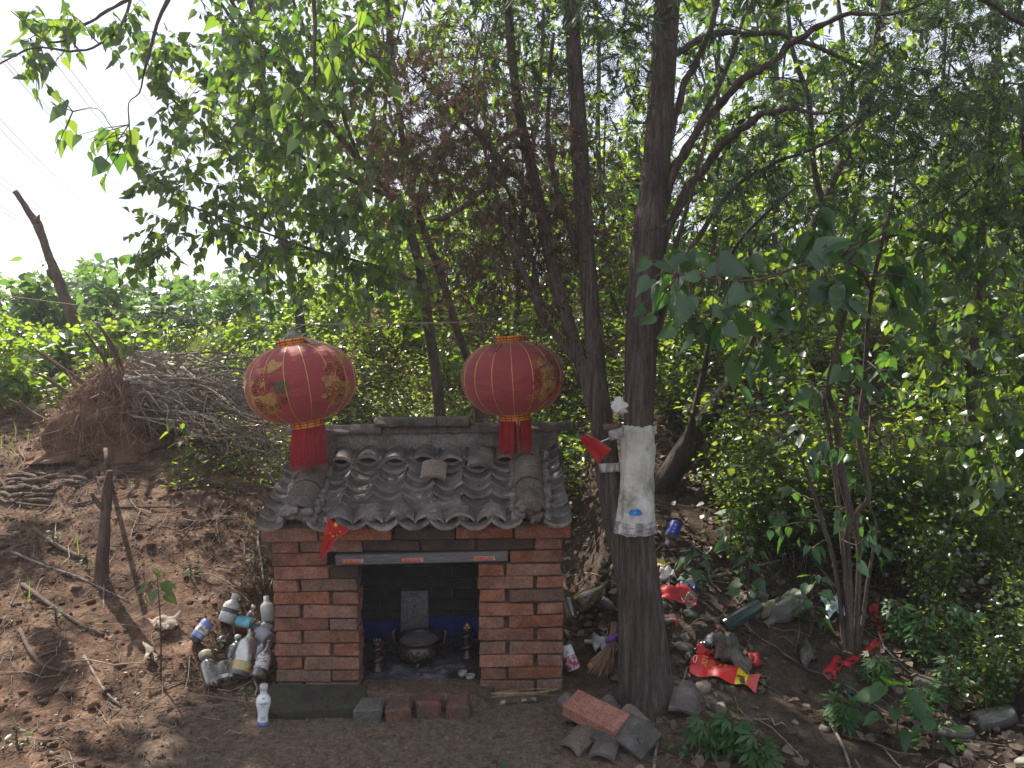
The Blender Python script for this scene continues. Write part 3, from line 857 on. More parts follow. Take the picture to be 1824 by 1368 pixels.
# blue cloth hung along the back and sides
bc = MB(); v = []; f = []; K = 60
x0, x1 = SX - 0.49, SX + 0.49
for k in range(K + 1):
    x = x0 + (x1 - x0) * k / K
    top = FZ + 0.098 + 0.018 * sm((x - SX) / 0.25) - 0.012 * math.sin((x - x0) * 9)
    for q in range(5):
        z = FZ + (top - FZ) * q / 4
        v.append((x, SY + 0.535 - 0.010 * q / 4 + 0.006 * math.sin(x * 42 + q * .6), z))
for k in range(K):
    for q in range(4): f.append((k * 5 + q, (k + 1) * 5 + q, (k + 1) * 5 + q + 1, k * 5 + q + 1))
tag(bc.add(v, f).build('blue_cloth', M['blue_cloth'], None, True), 'deep blue satin cloth hung along the niche back', 'cloth')
# ash strewn altar cloth with violet edge
al = thing('altar_cloth', 'ash covered altar cloth with violet edge on the niche floor', 'cloth', (SX, SY, FZ))
v = []; f = []; K = 40; Q = 14
for k in range(K + 1):
    for q in range(Q + 1):
        x = -0.245 + 0.49 * k / K; y = 0.004 + 0.5 * q / Q
        z = 0.003 + 0.010 * max(0, float(fbm(x * 9 + 5, y * 9, 5, 3))) * (1 if q > 1 else 0.3)
        v.append((x, y + 0.004 * math.sin(x * 20) * (q == 0), z - (0.012 if q == 0 else 0)))
for k in range(K):
    for q in range(Q): f.append((k * (Q + 1) + q, (k + 1) * (Q + 1) + q, (k + 1) * (Q + 1) + q + 1, k * (Q + 1) + q + 1))
M['ashcloth'] = mat('ash_covered_cloth', [(0.40, (0.022, 0.020, 0.026)), (0.56, (0.055, 0.05, 0.06)), (0.70, (0.19, 0.18, 0.20))], 9, 0.95, 0.5, 40)
MB().add(v, f).build('sheet', M['ashcloth'], al, True)
hem = MB(); pts = [(-0.245 + 0.49 * k / 30, -0.002 + 0.003 * math.sin(k * .9), 0.0 + 0.004 * math.sin(k * 0.55)) for k in range(31)]
hem.tube(pts, [0.006 + 0.001 * math.sin(k) for k in range(31)], 6).build('hem', M['violet'], al, True)
M['porcelain_dirty'] = mat('dirty_porcelain', [(0.35, (0.12, 0.11, 0.10)), (0.65, (0.38, 0.37, 0.34))], 14, 0.35, spec=0.5)
for px, py, d, lab in ((824, 1222, 3.38, 'small rimmed offering cup at the front of the niche'), (838, 1228, 3.345, 'smaller offering cup next to the right pier')):
    p = P(px, py, d)
    MBc = MB().lathe([(0.0, 0.001), (0.012, 0.0), (0.018, 0.010), (0.021, 0.022), (0.0195, 0.022), (0.015, 0.008), (0.0, 0.005)], 18, close=True)
    tag(MBc.build('offering_cup', M['porcelain_dirty'], None, True, loc=(p.x, d, FZ + 0.003)), lab, 'cup')
# ------------------------------------------------------------------ lanterns, cord, flags
def fabric(name, c, t, tw=0.4, k=0.7):
    m = bpy.data.materials.new(name); m.use_nodes = True
    nt = m.node_tree; N = nt.nodes; L = nt.links; N.clear()
    out = N.new("ShaderNodeOutputMaterial"); tc = N.new("ShaderNodeTexCoord")
    no = N.new("ShaderNodeTexNoise"); no.inputs['Scale'].default_value = 7; no.inputs['Detail'].default_value = 7
    L.new(tc.outputs['Object'], no.inputs['Vector'])
    cr = N.new("ShaderNodeValToRGB"); e = cr.color_ramp.elements
    e[0].position = 0.3; e[0].color = (*[x * k for x in c], 1); e[1].position = 0.72; e[1].color = (*c, 1)
    L.new(no.outputs['Fac'], cr.inputs['Fac'])
    d = N.new("ShaderNodeBsdfPrincipled"); L.new(cr.outputs['Color'], d.inputs['Base Color']); d.inputs['Roughness'].default_value = 0.75
    d.inputs['Sheen Weight'].default_value = 0.3; d.inputs['Sheen Roughness'].default_value = 0.5
    n2 = N.new("ShaderNodeTexNoise"); n2.inputs['Scale'].default_value = 9; mp = N.new("ShaderNodeMapping"); mp.inputs['Scale'].default_value = (1, 1, 4)
    L.new(tc.outputs['Object'], mp.inputs['Vector']); L.new(mp.outputs['Vector'], n2.inputs['Vector'])
    bu = N.new("ShaderNodeBump"); bu.inputs['Strength'].default_value = 0.6; bu.inputs['Distance'].default_value = 0.016
    L.new(n2.outputs['Fac'], bu.inputs['Height']); L.new(bu.outputs['Normal'], d.inputs['Normal'])
    tr = N.new("ShaderNodeBsdfTranslucent"); tr.inputs['Color'].default_value = (*t, 1)
    mx = N.new("ShaderNodeMixShader"); mx.inputs['Fac'].default_value = tw
    L.new(d.outputs[0], mx.inputs[1]); L.new(tr.outputs[0], mx.inputs[2]); L.new(mx.outputs[0], out.inputs['Surface'])
    return m
M['lantern'] = fabric('faded_red_satin', (0.42, 0.082, 0.084), (0.62, 0.07, 0.07), 0.42, 0.76)
M['tassel'] = fabric('red_silk_fringe', (0.46, 0.012, 0.02), (0.5, 0.02, 0.02), 0.25)
M['flag'] = fabric('red_flag_cloth', (0.62, 0.022, 0.018), (0.75, 0.03, 0.02), 0.4)
M['gold_trim'] = mat('gold_piping', [(0.3, (0.42, 0.27, 0.07)), (0.7, (0.70, 0.48, 0.16))], 60, 0.4, metal=0.35)
M['gold_band'] = mat('orange_gold_band', [(0.3, (0.50, 0.15, 0.02)), (0.7, (0.75, 0.33, 0.05))], 40, 0.45, metal=0.2)
M['gold_print'] = mat('gold_print', [(0.33, (0.32, 0.085, 0.05)), (0.42, (0.30, 0.155, 0.055)), (0.62, (0.38, 0.22, 0.075))], 30, 0.65, detail=4)
M['gold_print2'] = mat('dull_gold_line', [(0.35, (0.36, 0.20, 0.06)), (0.7, (0.46, 0.29, 0.10))], 30, 0.6)
M['green_print'] = two('green_print', (0.015, 0.12, 0.055), rough=0.6)
M['dark_print'] = two('dark_print', (0.07, 0.06, 0.03), rough=0.6)
M['red_line'] = two('dark_red_line', (0.22, 0.025, 0.02), rough=0.7)
M['rope'] = mat('dirty_cord', [(0.3, (0.16, 0.12, 0.09)), (0.7, (0.34, 0.28, 0.21))], 60, 0.9)
M['rag'] = mat('grey_rag', [(0.3, (0.16, 0.14, 0.13)), (0.7, (0.32, 0.29, 0.27))], 20, 0.95)

def lantern(name, label, cpx, cpy, d, rpx, hpx, tilt, rotz, prints):
    c = P(cpx, cpy, d)
    Rr = rpx / FPX * d; Hh = hpx / FPX * d / 2
    t = thing(name, label, 'lantern', c, (0, tilt, rotz), 'red lanterns over the shrine')
    NP = 16; SUB = 5; NZ = 22
    rc = Rr * 0.295
    def prof(w):                                    # w -1..1 -> radius
        return rc + (Rr - rc) * max(0.0, 1 - abs(w) ** 2.25) ** 0.56
    def surf(th, w, off=0.0):
        ph = (th / (2 * math.pi) * NP) % 1.0
        r = prof(w)
        r *= 1 - 0.012 * (1 - abs(2 * ph - 1) ** 2) * -1 - 0.012
        wr = 0.0016 * math.sin(w * 17 + 3 * math.sin(math.floor(th / (2 * math.pi) * NP) * 2.1)) * (1 - abs(w)) * math.sin(ph * math.pi)
        r += off + wr * 1.4
        return (r * math.cos(th), r * math.sin(th), w * Hh)
    v = []; f = []
    NT = NP * SUB
    for q in range(NZ + 1):
        w = -1 + 2 * q / NZ
        w = math.sin(w * math.pi / 2) * 0.6 + w * 0.4
        for k in range(NT): v.append(surf(2 * math.pi * k / NT, w))
    for q in range(NZ):
        for k in range(NT):
            b = (k + 1) % NT
            f.append((q * NT + k, q * NT + b, (q + 1) * NT + b, (q + 1) * NT + k))
    body = MB().add(v, f).build('shade', M['lantern'], t, True)
    for k in range(NP):
        th = 2 * math.pi * k / NP
        pts = []
        for q in range(NZ + 1):
            w = -1 + 2 * q / NZ; w = math.sin(w * math.pi / 2) * 0.6 + w * 0.4
            pts.append(surf(th, w, 0.001))
        MB().tube(pts, 0.0017, 5).build('gold_rib', M['gold_trim'], t, True)
    for s, nm in ((1, 'top_collar'), (-1, 'bottom_collar')):
        z0 = Hh * 0.985 * s; hh = 0.030
        cl = MB(); zz = sorted((z0, z0 + s * hh))
        cl.lathe([(rc * 1.02, zz[0]), (rc * 1.05, zz[0] + .002), (rc * 1.0, zz[0] + hh * .35), (rc * 1.0, zz[0] + hh * .65), (rc * 1.05, zz[1] - .002), (rc * 1.02, zz[1])], 32, close=True)
        col = cl.build(nm, M['gold_band'], t, True)
        for zf in (0.33, 0.67):
            ring = MB(); n = 32
            ring.tube([(rc * 1.012 * math.cos(2 * math.pi * k / n), rc * 1.012 * math.sin(2 * math.pi * k / n), zz[0] + hh * zf) for k in range(n + 1)], 0.0016, 5)
            ring.build('red_ring', M['red_line'], col)
        bars = MB()
        for k in range(14):
            a = 2 * math.pi * k / 14
            bars.tube([(rc * 1.03 * math.cos(a), rc * 1.03 * math.sin(a), zz[0]), (rc * 1.03 * math.cos(a), rc * 1.03 * math.sin(a), zz[1])], 0.0018, 4)
        tag(bars.build('red_bars', M['red_line'], col), kind='stuff')
    MB().lathe([(0.0, Hh + 0.022), (rc * .98, Hh + 0.024)], 24, close=True).build('top_disc', M['dark_print'], t)
    # fringe: it hangs plumb although the lantern leans
    fr = MB()
    inv = (Matrix.Rotation(rotz, 3, 'Z') @ Matrix.Rotation(tilt, 3, 'Y')).inverted()
    dn = inv @ Vector((0, 0, -1))
    Lf = prints['fringe']
    for k in range(prints.get('nf', 150)):
        a = random.uniform(0, 2 * math.pi); r = rc * random.uniform(0.86, 1.0)
        p0 = Vector((r * math.cos(a), r * math.sin(a), -Hh - 0.024))
        ll = Lf * random.uniform(0.80, 1.05)
        sw = Vector((math.cos(a), math.sin(a), 0)) * random.uniform(0.0, 0.012) + Vector((random.uniform(-.005, .005), random.uniform(-.004, .004), 0))
        fr.tube([p0, p0 + dn * ll * .5 + sw * .7, p0 + dn * ll + sw], [0.0024, 0.0026, 0.0014], 4, cap=False)
    fr.build('fringe', M['tassel'], t)
    # printed ornament, lying on the cloth
    def decal(nm, m, polys, off):
        mb = MB()
        for vv, ff in polys: mb.add([surf(a, w, off) for a, w in vv], ff)
        mb.build(nm, M[m], body)
    def blob(a0, w0, ra, rw, n=16, wob=0.25, seed=0):
        rnd = random.Random(seed); ph = [rnd.random() * 6.28 for _ in range(4)]
        vv = [(a0, w0)]; ff = []
        for ring in (0.5, 1.0):
            for k in range(n):
                an = 2 * math.pi * k / n
                r = ring * (1 + wob * math.sin(3 * an + ph[0]) + wob * .6 * math.sin(5 * an + ph[1]))
                vv.append((a0 + ra * r * math.cos(an), w0 + rw * r * math.sin(an)))
        for k in range(n):
            b = (k + 1) % n
            ff.append((0, 1 + k, 1 + b)); ff.append((1 + k, 1 + n + k, 1 + n + b, 1 + b))
        return vv, ff
    def stroke(pts, wd):
        vv = []; ff = []
        for k, (a, w) in enumerate(pts):
            a2, w2 = pts[min(k + 1, len(pts) - 1)]; a1, w1 = pts[max(k - 1, 0)]
            da, dw = a2 - a1, (w2 - w1) * .6; l = math.hypot(da, dw) or 1
            vv += [(a - dw / l * wd, w + da / l * wd * 1.6), (a + dw / l * wd, w - da / l * wd * 1.6)]
        for k in range(len(pts) - 1): ff.append((2 * k, 2 * k + 1, 2 * k + 3, 2 * k + 2))
        return vv, ff
    def curl(a0, w0, r, turns=1.6, n=22, s=1):
        return [(a0 + s * r * (1 - k / n * .8) * math.cos(k / n * turns * 6.28), w0 + 1.5 * r * (1 - k / n * .8) * math.sin(k / n * turns * 6.28)) for k in range(n + 1)]
    for (ac, seed) in prints['gold']:
        rnd = random.Random(seed)
        polys = [blob(ac + dx, dw, ra, rw, seed=seed + q) for q, (dx, dw, ra, rw) in enumerate(prints['shape'])]
        decal('gold_print', 'gold_print', polys, 0.0016)
        lines = [stroke(curl(ac + rnd.uniform(-.32, .32), rnd.uniform(-.55, .35), rnd.uniform(.05, .11), s=rnd.choice((-1, 1))), 0.0075) for _ in range(12)]
        decal('gold_scroll', 'gold_print2', [stroke(curl(ac + rnd.uniform(-.38, .34), rnd.uniform(-.62, .5), rnd.uniform(.06, .13), s=rnd.choice((-1, 1))), 0.0045) for _ in range(9)], 0.0030)
        decal('ink_lines', 'red_line', lines, 0.0038); tag(body.children[-1], kind='stuff')
    for body_t, a0, w0, sz, m in prints.get('text', []):
        tv, tf = text_mesh(body_t, 1.0)
        decal('lettering', m, [([(a0 + x * sz, w0 + y * sz * 1.55) for x, y, z in tv], tf)], 0.0044)
    return t
FRONT = -math.pi / 2
shapeL = [(-.10, -.20, .22, .26), (-.02, .18, .10, .14), (-.26, -.30, .14, .20), (.16, -.30, .14, .22), (-.24, .20, .07, .10), (.26, .55, .16, .14), (-.05, -.55, .26, .12), (-.30, -.02, .08, .16)]
shapeR = [(0, .30, .22, .22), (.06, -.05, .26, .20), (-.05, -.40, .22, .20), (.10, .02, .10, .6)]
lan1 = lantern('red_lantern', 'red lantern with gold figures and green lettering, left over the shrine', 536, 682, 3.36, 97.5, 136, rad(-9), 0.0,
        dict(fringe=0.172, nf=380, gold=[(FRONT - .46, 3), (FRONT + 1.02, 8)], shape=shapeL,
             text=[('福', FRONT - .235, 0.12, .105, 'dark_print'), ('開', FRONT - .095, -.02, .22, 'green_print'), ('門', FRONT + .0, 0.0, .16, 'green_print'), ('财', FRONT - .06, -.36, .14, 'dark_print')]))
lan2 = lantern('red_lantern', 'plainer red lantern with gold lettering on its right, right over the shrine', 913, 673, 3.52, 91.5, 128, rad(-3.5), 0.0,
        dict(fringe=0.155, nf=150, gold=[(FRONT + .72, 21)], shape=shapeR, text=[('恭', FRONT + .66, .28, .2, 'gold_print2'), ('喜', FRONT + .66, -.12, .2, 'gold_print2')]))
# cord the lanterns hang on, from the left bank to the cypress
pts = [P(-40, 520, 5.4), P(160, 546, 4.6), P(340, 568, 3.9), P(480, 577, 3.45), P(560, 578, 3.38), P(720, 576, 3.42), P(880, 572, 3.5), P(990, 562, 3.45), P(1052, 548, 3.25)]
cd = MB(); sp = spline([tuple(p) for p in pts], 6)
cd.tube(sp, 0.0028, 5)
tag(cd.build('rope_line', M['rope']), 'thin pale cord strung above the shrine to the tree', 'cord')
hk = MB()
top = P(520, 592, 3.36)
for k in range(5):
    hk.tube([P(518 + random.uniform(-12, 12), 602, 3.36), P(522 + random.uniform(-8, 8), 588, 3.36), P(520 + random.uniform(-18, 26), 578, 3.37)], [0.002, 0.003, 0.002], 5)
hk.build('hanging_knot', M['rope'], None)
o = COL.objects[-1]
rg = MB(); v = []; f = []
for k in range(9):
    for q in range(4):
        p = P(505 + k * 6 - q * 4, 600 - 2 * k + q * 5 - 6 * math.sin(k * .8), 3.35 - 0.004 * q + 0.008 * math.sin(k * 1.3 + q)); v.append(p)
for k in range(8):
    for q in range(3): f.append((k * 4 + q, (k + 1) * 4 + q, (k + 1) * 4 + q + 1, k * 4 + q + 1))
knot = bpy.data.objects['hanging_knot']
tag(knot, 'frayed cord and grey rag knotted on top of the left lantern', 'cord')
rg.add(v, f).build('rag', M['rag'], knot, True)
# dry corn husk stuck on the left lantern
hsk = MB()
for k in range(5):
    a = P(538 + k * 3, 600 + k * 2, 3.33); b = P(566 + k * 3 + random.uniform(-4, 4), 624 + random.uniform(-10, 3), 3.30)
    m2 = (a + b) / 2 + Vector((0, -0.02, 0.014))
    hsk.tube([a, m2, b], [0.003, 0.008, 0.002], 5)
M['husk'] = mat('dry_husk', [(0.3, (0.24, 0.17, 0.11)), (0.7, (0.42, 0.32, 0.22))], 30, 0.9)
tag(hsk.build('dry_husk', M['husk'], None, True), 'dry tan husk resting on top of the left lantern', 'husk')

def star(c, r, rot=0):
    v = [(c[0], c[1])]
    for k in range(10):
        rr = r if k % 2 == 0 else r * 0.4
        an = math.pi / 2 + rot + k * math.pi / 5
        v.append((c[0] + rr * math.cos(an), c[1] + rr * math.sin(an)))
    return v, [(0, 1 + k, 1 + (k + 1) % 10) for k in range(10)]
# small national flag stuck into the roof eave: limp cloth hanging from a short white stick
fl = thing('small_flag', 'small red flag with yellow stars hanging from the roof eave', 'flag', P(580, 926, 3.16))
st0, st1 = P(577, 921, 3.13), P(586, 936, 3.17)
base = fl.location
MB().tube([st0 - base, st1 - base, P(600, 948, 3.24) - base], 0.0022, 6).build('stick', two('white_plastic', (0.7, 0.68, 0.66), rough=0.5), fl)
MB().lathe([(0, -.004), (.003, -.002), (.004, 0), (.003, .003), (0, .004)], 8).build('knob', M['flag'], fl, loc=st0 - base)
outline = [((583, 926), (585, 924)), ((580, 940), (600, 932)), ((578, 952), (621, 944)), ((575, 963), (607, 954)), ((573, 972), (597, 962)), ((571, 985), (589, 977)), ((569, 997), (573, 994))]
v = []; f = []; NQ = 7
sp0 = spline([a for a, b in outline], 4); sp1 = spline([b for a, b in outline], 4)
def flag_pt(i, t):
    a, b = sp0[i], sp1[i]
    px, py = a[0] + (b[0] - a[0]) * t, a[1] + (b[1] - a[1]) * t
    return P(px, py, 3.155 - 0.012 * math.sin(t * math.pi * 1.6 + i * 0.12)) - base
for i in range(len(sp0)):
    for q in range(NQ): v.append(flag_pt(i, q / (NQ - 1)))
for i in range(len(sp0) - 1):
    for q in range(NQ - 1): f.append((i * NQ + q, i * NQ + q + 1, (i + 1) * NQ + q + 1, (i + 1) * NQ + q))
fc = MB().add(v, f).build('cloth', M['flag'], fl, True)
M['star'] = two('yellow_star', (0.75, 0.45, 0.06), rough=0.7)
for (cx, cy, r, ro) in ((598, 935, 5.2, 0.2), (588.5, 949.5, 2.0, .4), (593, 955, 2.0, 0), (600, 953.5, 1.8, .3), (606, 947, 1.9, .8)):
    sv, sf = star((cx, cy), r, ro)
    MB().add([P(a, 2 * cy - b, 3.139) - base for a, b in sv], sf).build('star', M['star'], fc)
# ------------------------------------------------------------------ foliage toolkit
T_LOW = (np.array([(0, 0, 0), (-.40, .20, .07), (-.37, .52, .05), (0, 1, -.12), (.37, .52, .05), (.40, .20, .07)]), np.array([(0, 3, 2, 1), (0, 5, 4, 3)]))
T_OVAL = (np.array([(0, 0, 0), (-.22, .30, .05), (-.20, .65, .04), (0, 1, -.08), (.20, .65, .04), (.22, .30, .05)]), np.array([(0, 3, 2, 1), (0, 5, 4, 3)]))
T_MID = (np.array([(0, 0, 0), (0, .48, -.03), (0, 1.08, -.15), (-.27, -.02, .07), (-.41, .25, .08), (-.23, .62, .02), (.27, -.02, .07), (.41, .25, .08), (.23, .62, .02)]),
         np.array([(0, 1, 4, 3), (1, 2, 5, 4), (0, 6, 7, 1), (1, 7, 8, 2)]))
def _hi():
    ys = [0.0, -0.06, 0.12, 0.33, 0.56, 0.78, 1.0]
    ws = [0.0, 0.20, 0.35, 0.36, 0.27, 0.12, 0.0]
    v = []; f = []
    for y, w in zip(ys, ws):
        mid = max(y, 0.0)
        dz = -0.16 * y * y
        v += [(-w, y, 0.15 * w / .43 + dz + 0.02 * math.sin(y * 19)), (0, mid, dz), (w, y, 0.15 * w / .43 + dz - 0.02 * math.sin(y * 17))]
    for k in range(len(ys) - 1):
        f += [(3 * k, 3 * k + 1, 3 * k + 4, 3 * k + 3), (3 * k + 1, 3 * k + 2, 3 * k + 5, 3 * k + 4)]
    return np.array(v), np.array(f)
T_HI = _hi()
def _lobed():
    """palmate leaf (mugwort / cotton like): five narrow lobes"""
    v = []; f = []
    for an, l in ((-80, .62), (-42, .85), (0, 1.0), (42, .85), (80, .62)):
        a = rad(an); o = len(v); dx, dy = math.sin(a), math.cos(a)
        v += [(0, 0, 0), (dx * l * .55 - dy * .13, dy * l * .55 + dx * .13, .03), (dx * l, dy * l, -.10), (dx * l * .55 + dy * .13, dy * l * .55 - dx * .13, .03)]
        f.append((o, o + 3, o + 2, o + 1))
    return np.array(v), np.array(f)
T_LOBE = _lobed()
def _spray():
    """flat scaly cypress spray"""
    v = []; f = []
    rnd = random.Random(4)
    def need(p, a, l, w):
        o = len(v); dx, dy = math.sin(a), math.cos(a)
        v.extend([(p[0], p[1], 0), (p[0] + dx * l * .5 - dy * w, p[1] + dy * l * .5 + dx * w, rnd.uniform(-.05, .05)), (p[0] + dx * l, p[1] + dy * l, rnd.uniform(-.08, .08)), (p[0] + dx * l * .5 + dy * w, p[1] + dy * l * .5 - dx * w, rnd.uniform(-.05, .05))])
        f.append((o, o + 3, o + 2, o + 1))
    need((0, 0), 0, 1.0, .018)
    for k in range(9):
        y = 0.1 + k * 0.095; s = 1 if k % 2 else -1
        need((0, y), s * rad(rnd.uniform(28, 50)), .42 * (1 - .5 * y) + .08, .026)
        need((s * .10, y + .12), s * rad(rnd.uniform(5, 30)), .26, .020)
    return np.array(v), np.array(f)
T_SPRAY = _spray()

def nrmz(a):
    return a / np.maximum(np.linalg.norm(a, axis=1, keepdims=True), 1e-9)

def leaves(T, pos, ax, nr, size):
    tv, tf = T
    pos = np.asarray(pos, float); ax = nrmz(np.asarray(ax, float)); nr = np.asarray(nr, float)
    nr = nrmz(nr - ax * np.sum(nr * ax, 1, keepdims=True)); xx = np.cross(ax, nr)
    s = np.asarray(size, float).reshape(-1, 1, 1)
    wd = R.uniform(.72, 1.12, (len(pos), 1, 1)); cu = R.uniform(-.6, 2.2, (len(pos), 1, 1))
    v = pos[:, None, :] + s * (wd * tv[None, :, 0:1] * xx[:, None, :] + tv[None, :, 1:2] * ax[:, None, :] + cu * tv[None, :, 2:3] * nr[:, None, :])
    k = len(tv)
    f = tf[None] + (np.arange(len(pos)) * k)[:, None, None]
    return v.reshape(-1, 3), f.reshape(-1, tf.shape[1])

def leaf_obj(name, T, pos, ax, nr, size, m, parent=None, smooth=False):
    v, f = leaves(T, pos, ax, nr, size)
    return link(name, np_mesh(name, v, f, smooth), m, parent)

LF = {}
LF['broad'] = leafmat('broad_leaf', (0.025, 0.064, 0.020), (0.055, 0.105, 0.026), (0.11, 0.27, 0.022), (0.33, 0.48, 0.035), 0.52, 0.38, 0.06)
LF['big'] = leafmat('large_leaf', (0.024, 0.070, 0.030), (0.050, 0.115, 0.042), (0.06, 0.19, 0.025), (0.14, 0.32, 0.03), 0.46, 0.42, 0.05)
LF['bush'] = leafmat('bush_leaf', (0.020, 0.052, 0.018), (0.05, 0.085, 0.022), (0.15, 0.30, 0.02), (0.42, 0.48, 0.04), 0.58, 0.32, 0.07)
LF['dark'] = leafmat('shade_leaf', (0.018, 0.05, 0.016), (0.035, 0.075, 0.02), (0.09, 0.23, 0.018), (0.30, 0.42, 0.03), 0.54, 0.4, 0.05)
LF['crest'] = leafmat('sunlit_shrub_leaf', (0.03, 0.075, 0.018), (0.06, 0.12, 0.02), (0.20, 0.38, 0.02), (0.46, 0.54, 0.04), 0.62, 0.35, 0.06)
LF['crop'] = leafmat('crop_leaf', (0.035, 0.085, 0.03), (0.07, 0.13, 0.035), (0.12, 0.28, 0.04), (0.24, 0.38, 0.05), 0.5, 0.4, 0.10)
LF['cypress'] = leafmat('cypress_scale', (0.018, 0.038, 0.018), (0.035, 0.060, 0.022), (0.03, 0.07, 0.02), (0.06, 0.11, 0.02), 0.3, 0.5, 0.04)
LF['dry'] = leafmat('dead_cypress_scale', (0.075, 0.045, 0.035), (0.13, 0.085, 0.065), (0.10, 0.055, 0.035), (0.18, 0.10, 0.06), 0.3, 0.6, 0.02)
LF['weed'] = leafmat('weed_leaf', (0.025, 0.085, 0.022), (0.05, 0.13, 0.03), (0.08, 0.24, 0.02), (0.16, 0.36, 0.03), 0.45, 0.45, 0.035)
LF['grass'] = leafmat('grass_blade', (0.06, 0.11, 0.025), (0.13, 0.16, 0.05), (0.16, 0.28, 0.03), (0.30, 0.36, 0.07), 0.45, 0.5, 0.04)
LF['litter'] = leafmat('dead_leaf', (0.07, 0.042, 0.028), (0.21, 0.145, 0.105), (0.10, 0.05, 0.03), (0.18, 0.10, 0.05), 0.2, 0.5, 0.05)

def px_path(pts, jit=False):
    """[(px,py,d,r)] -> smoothed [(x,y,z,r)]"""
    sp = spline([(*P(a, b, d), r) for a, b, d, r in pts], 6)
    if jit:
        w = R.normal(0, 1, (len(sp), 3)); w = (w + np.roll(w, 1, 0)) * .5
        w[0] = 0
        sp[:, :3] += w * np.minimum(sp[:, 3:4] * .55, .008)
        sp[:, 3] *= R.uniform(.85, 1.15, len(sp))
    return sp

class Tree:
    def __init__(s): s.mb = MB(); s.nodes = []; s.lv = []
    def limb(s, sp, n=8, wob=0.06, node=True):
        s.mb.tube([q[:3] for q in sp], [q[3] for q in sp], n, wob=wob)
        if node: s.nodes += [tuple(q) for q in sp]
    def bark_limb(s, sp, n=28, amp=0.10, seed=1):
        """thick limb with vertical fissures"""
        k = len(sp); v = []; f = []
        pts = [Vector(q[:3]) for q in sp]
        t = (pts[1] - pts[0]).normalized(); u = Vector((1, 0, 0)); u = (u - t * u.dot(t)).normalized()
        for i in range(k):
            t = (pts[min(i + 1, k - 1)] - pts[max(i - 1, 0)]).normalized()
            u = (u - t * u.dot(t)).normalized(); w = t.cross(u)
            for a in range(n):
                an = 2 * math.pi * a / n
                rr = sp[i][3] * (1 + amp * float(fbm(a * 0.9 + seed * 31, i * 0.22, seed, 2)) * (1 if a else 1) + 0.05 * math.sin(an * 2 + i * .15))
                v.append(pts[i] + (u * math.cos(an) + w * math.sin(an)) * rr)
        for i in range(k - 1):
            for a in range(n):
                b = (a + 1) % n; f.append((i * n + a, i * n + b, (i + 1) * n + b, (i + 1) * n + a))
        f.append(tuple((k - 1) * n + a for a in range(n)))
        s.mb.add(v, f); s.nodes += [tuple(q) for q in sp]
    def reach(s, targets, r_tip=0.0025, droop=0.05, rmax=0.012):
        """grow a branch from the nearest wood to every target"""
        nd = np.array(s.nodes)
        tg = np.array([tuple(t) for t in targets])
        dm = np.min(np.linalg.norm(tg[:, None] - nd[None, :, :3], axis=2), 1)
        ends = []
        for k in np.argsort(dm):
            t = tg[k]
            A = np.array(s.nodes)
            dd = np.linalg.norm(A[:, :3] - t, axis=1) + np.maximum(0, A[:, 2] - t[2]) * 0.35
            b = A[int(np.argmin(dd))]
            L = np.linalg.norm(t - b[:3])
            r0 = min(b[3] * 0.8, rmax, 0.003 + 0.008 * L)
            m1 = b[:3] * .65 + t * .35 + np.array([R.normal(0, .06), R.normal(0, .06), R.normal(0.04, .05)]) * L
            m2 = b[:3] * .3 + t * .7 + np.array([R.normal(0, .05), R.normal(0, .05), R.normal(0.03, .05)]) * L
            sp = spline([(*b[:3], r0), (*m1, r0 * .8), (*m2, r0 * .6), (*t, r_tip)], 3)
            s.mb.tube([q[:3] for q in sp], [q[3] for q in sp], 5, cap=False)
            s.nodes += [tuple(q) for q in sp[2:]]
            dv = t - m2
            ends.append((t, dv / (np.linalg.norm(dv) + 1e-9)))
        return ends
    def tufts(s, ends, ntw=4, ltw=0.22, per=4, size=(0.075, 0.11), hang=0.7, twig=True, sp=0.6):
        """twigs with hanging leaves at every end"""
        for t, d in ends:
            for k in range(ntw):
                v = d * 0.7 + R.normal(0, sp, 3); v /= np.linalg.norm(v)
                L = ltw * R.uniform(.5, 1.2)
                e = t + v * L + np.array([0, 0, -0.12 * L])
                if twig: s.mb.tube([t, (t + e) / 2 + np.array([0, 0, .03 * L]), e], [0.0022, 0.0018, 0.001], 3, cap=False)
                for q in range(per):
                    f = (q + R.uniform(.3, 1)) / per
                    p = t + (e - t) * f
                    side = np.cross(v, R.normal(0, 1, 3)); side /= np.linalg.norm(side) + 1e-9
                    ax = v * .35 + side * .6 + np.array([0, 0, -hang * R.uniform(.5, 1.5)])
                    nr = R.normal(0, 1, 3) + np.array([0, -0.2, 0.7])
                    s.lv.append((*p, *ax, *nr, R.uniform(*size)))
    def finish(s, name, label, cat, leafm, T=T_LOW, bark='bark2', group=None, crown='crown', trunk='trunk', base=None):
        A = np.array(s.lv) if s.lv else None
        b = Vector(base) if base is not None else Vector(s.nodes[0][:3])
        t = thing(name, label, cat, b, group=group)
        s.mb.v = [tuple(Vector(p) - b) for p in s.mb.v]
        s.mb.build(trunk, M[bark], t, True)
        if A is not None:
            leaf_obj(crown, T, A[:, 0:3] - np.array(b), A[:, 3:6], A[:, 6:9], A[:, 9], LF[leafm], t)
        return t

def boxes(bs):
    out = []
    for x0, x1, y0, y1, d0, d1, n in bs:
        for _ in range(n): out.append(P(R.uniform(x0, x1), R.uniform(y0, y1), R.uniform(d0, d1)))
    return out

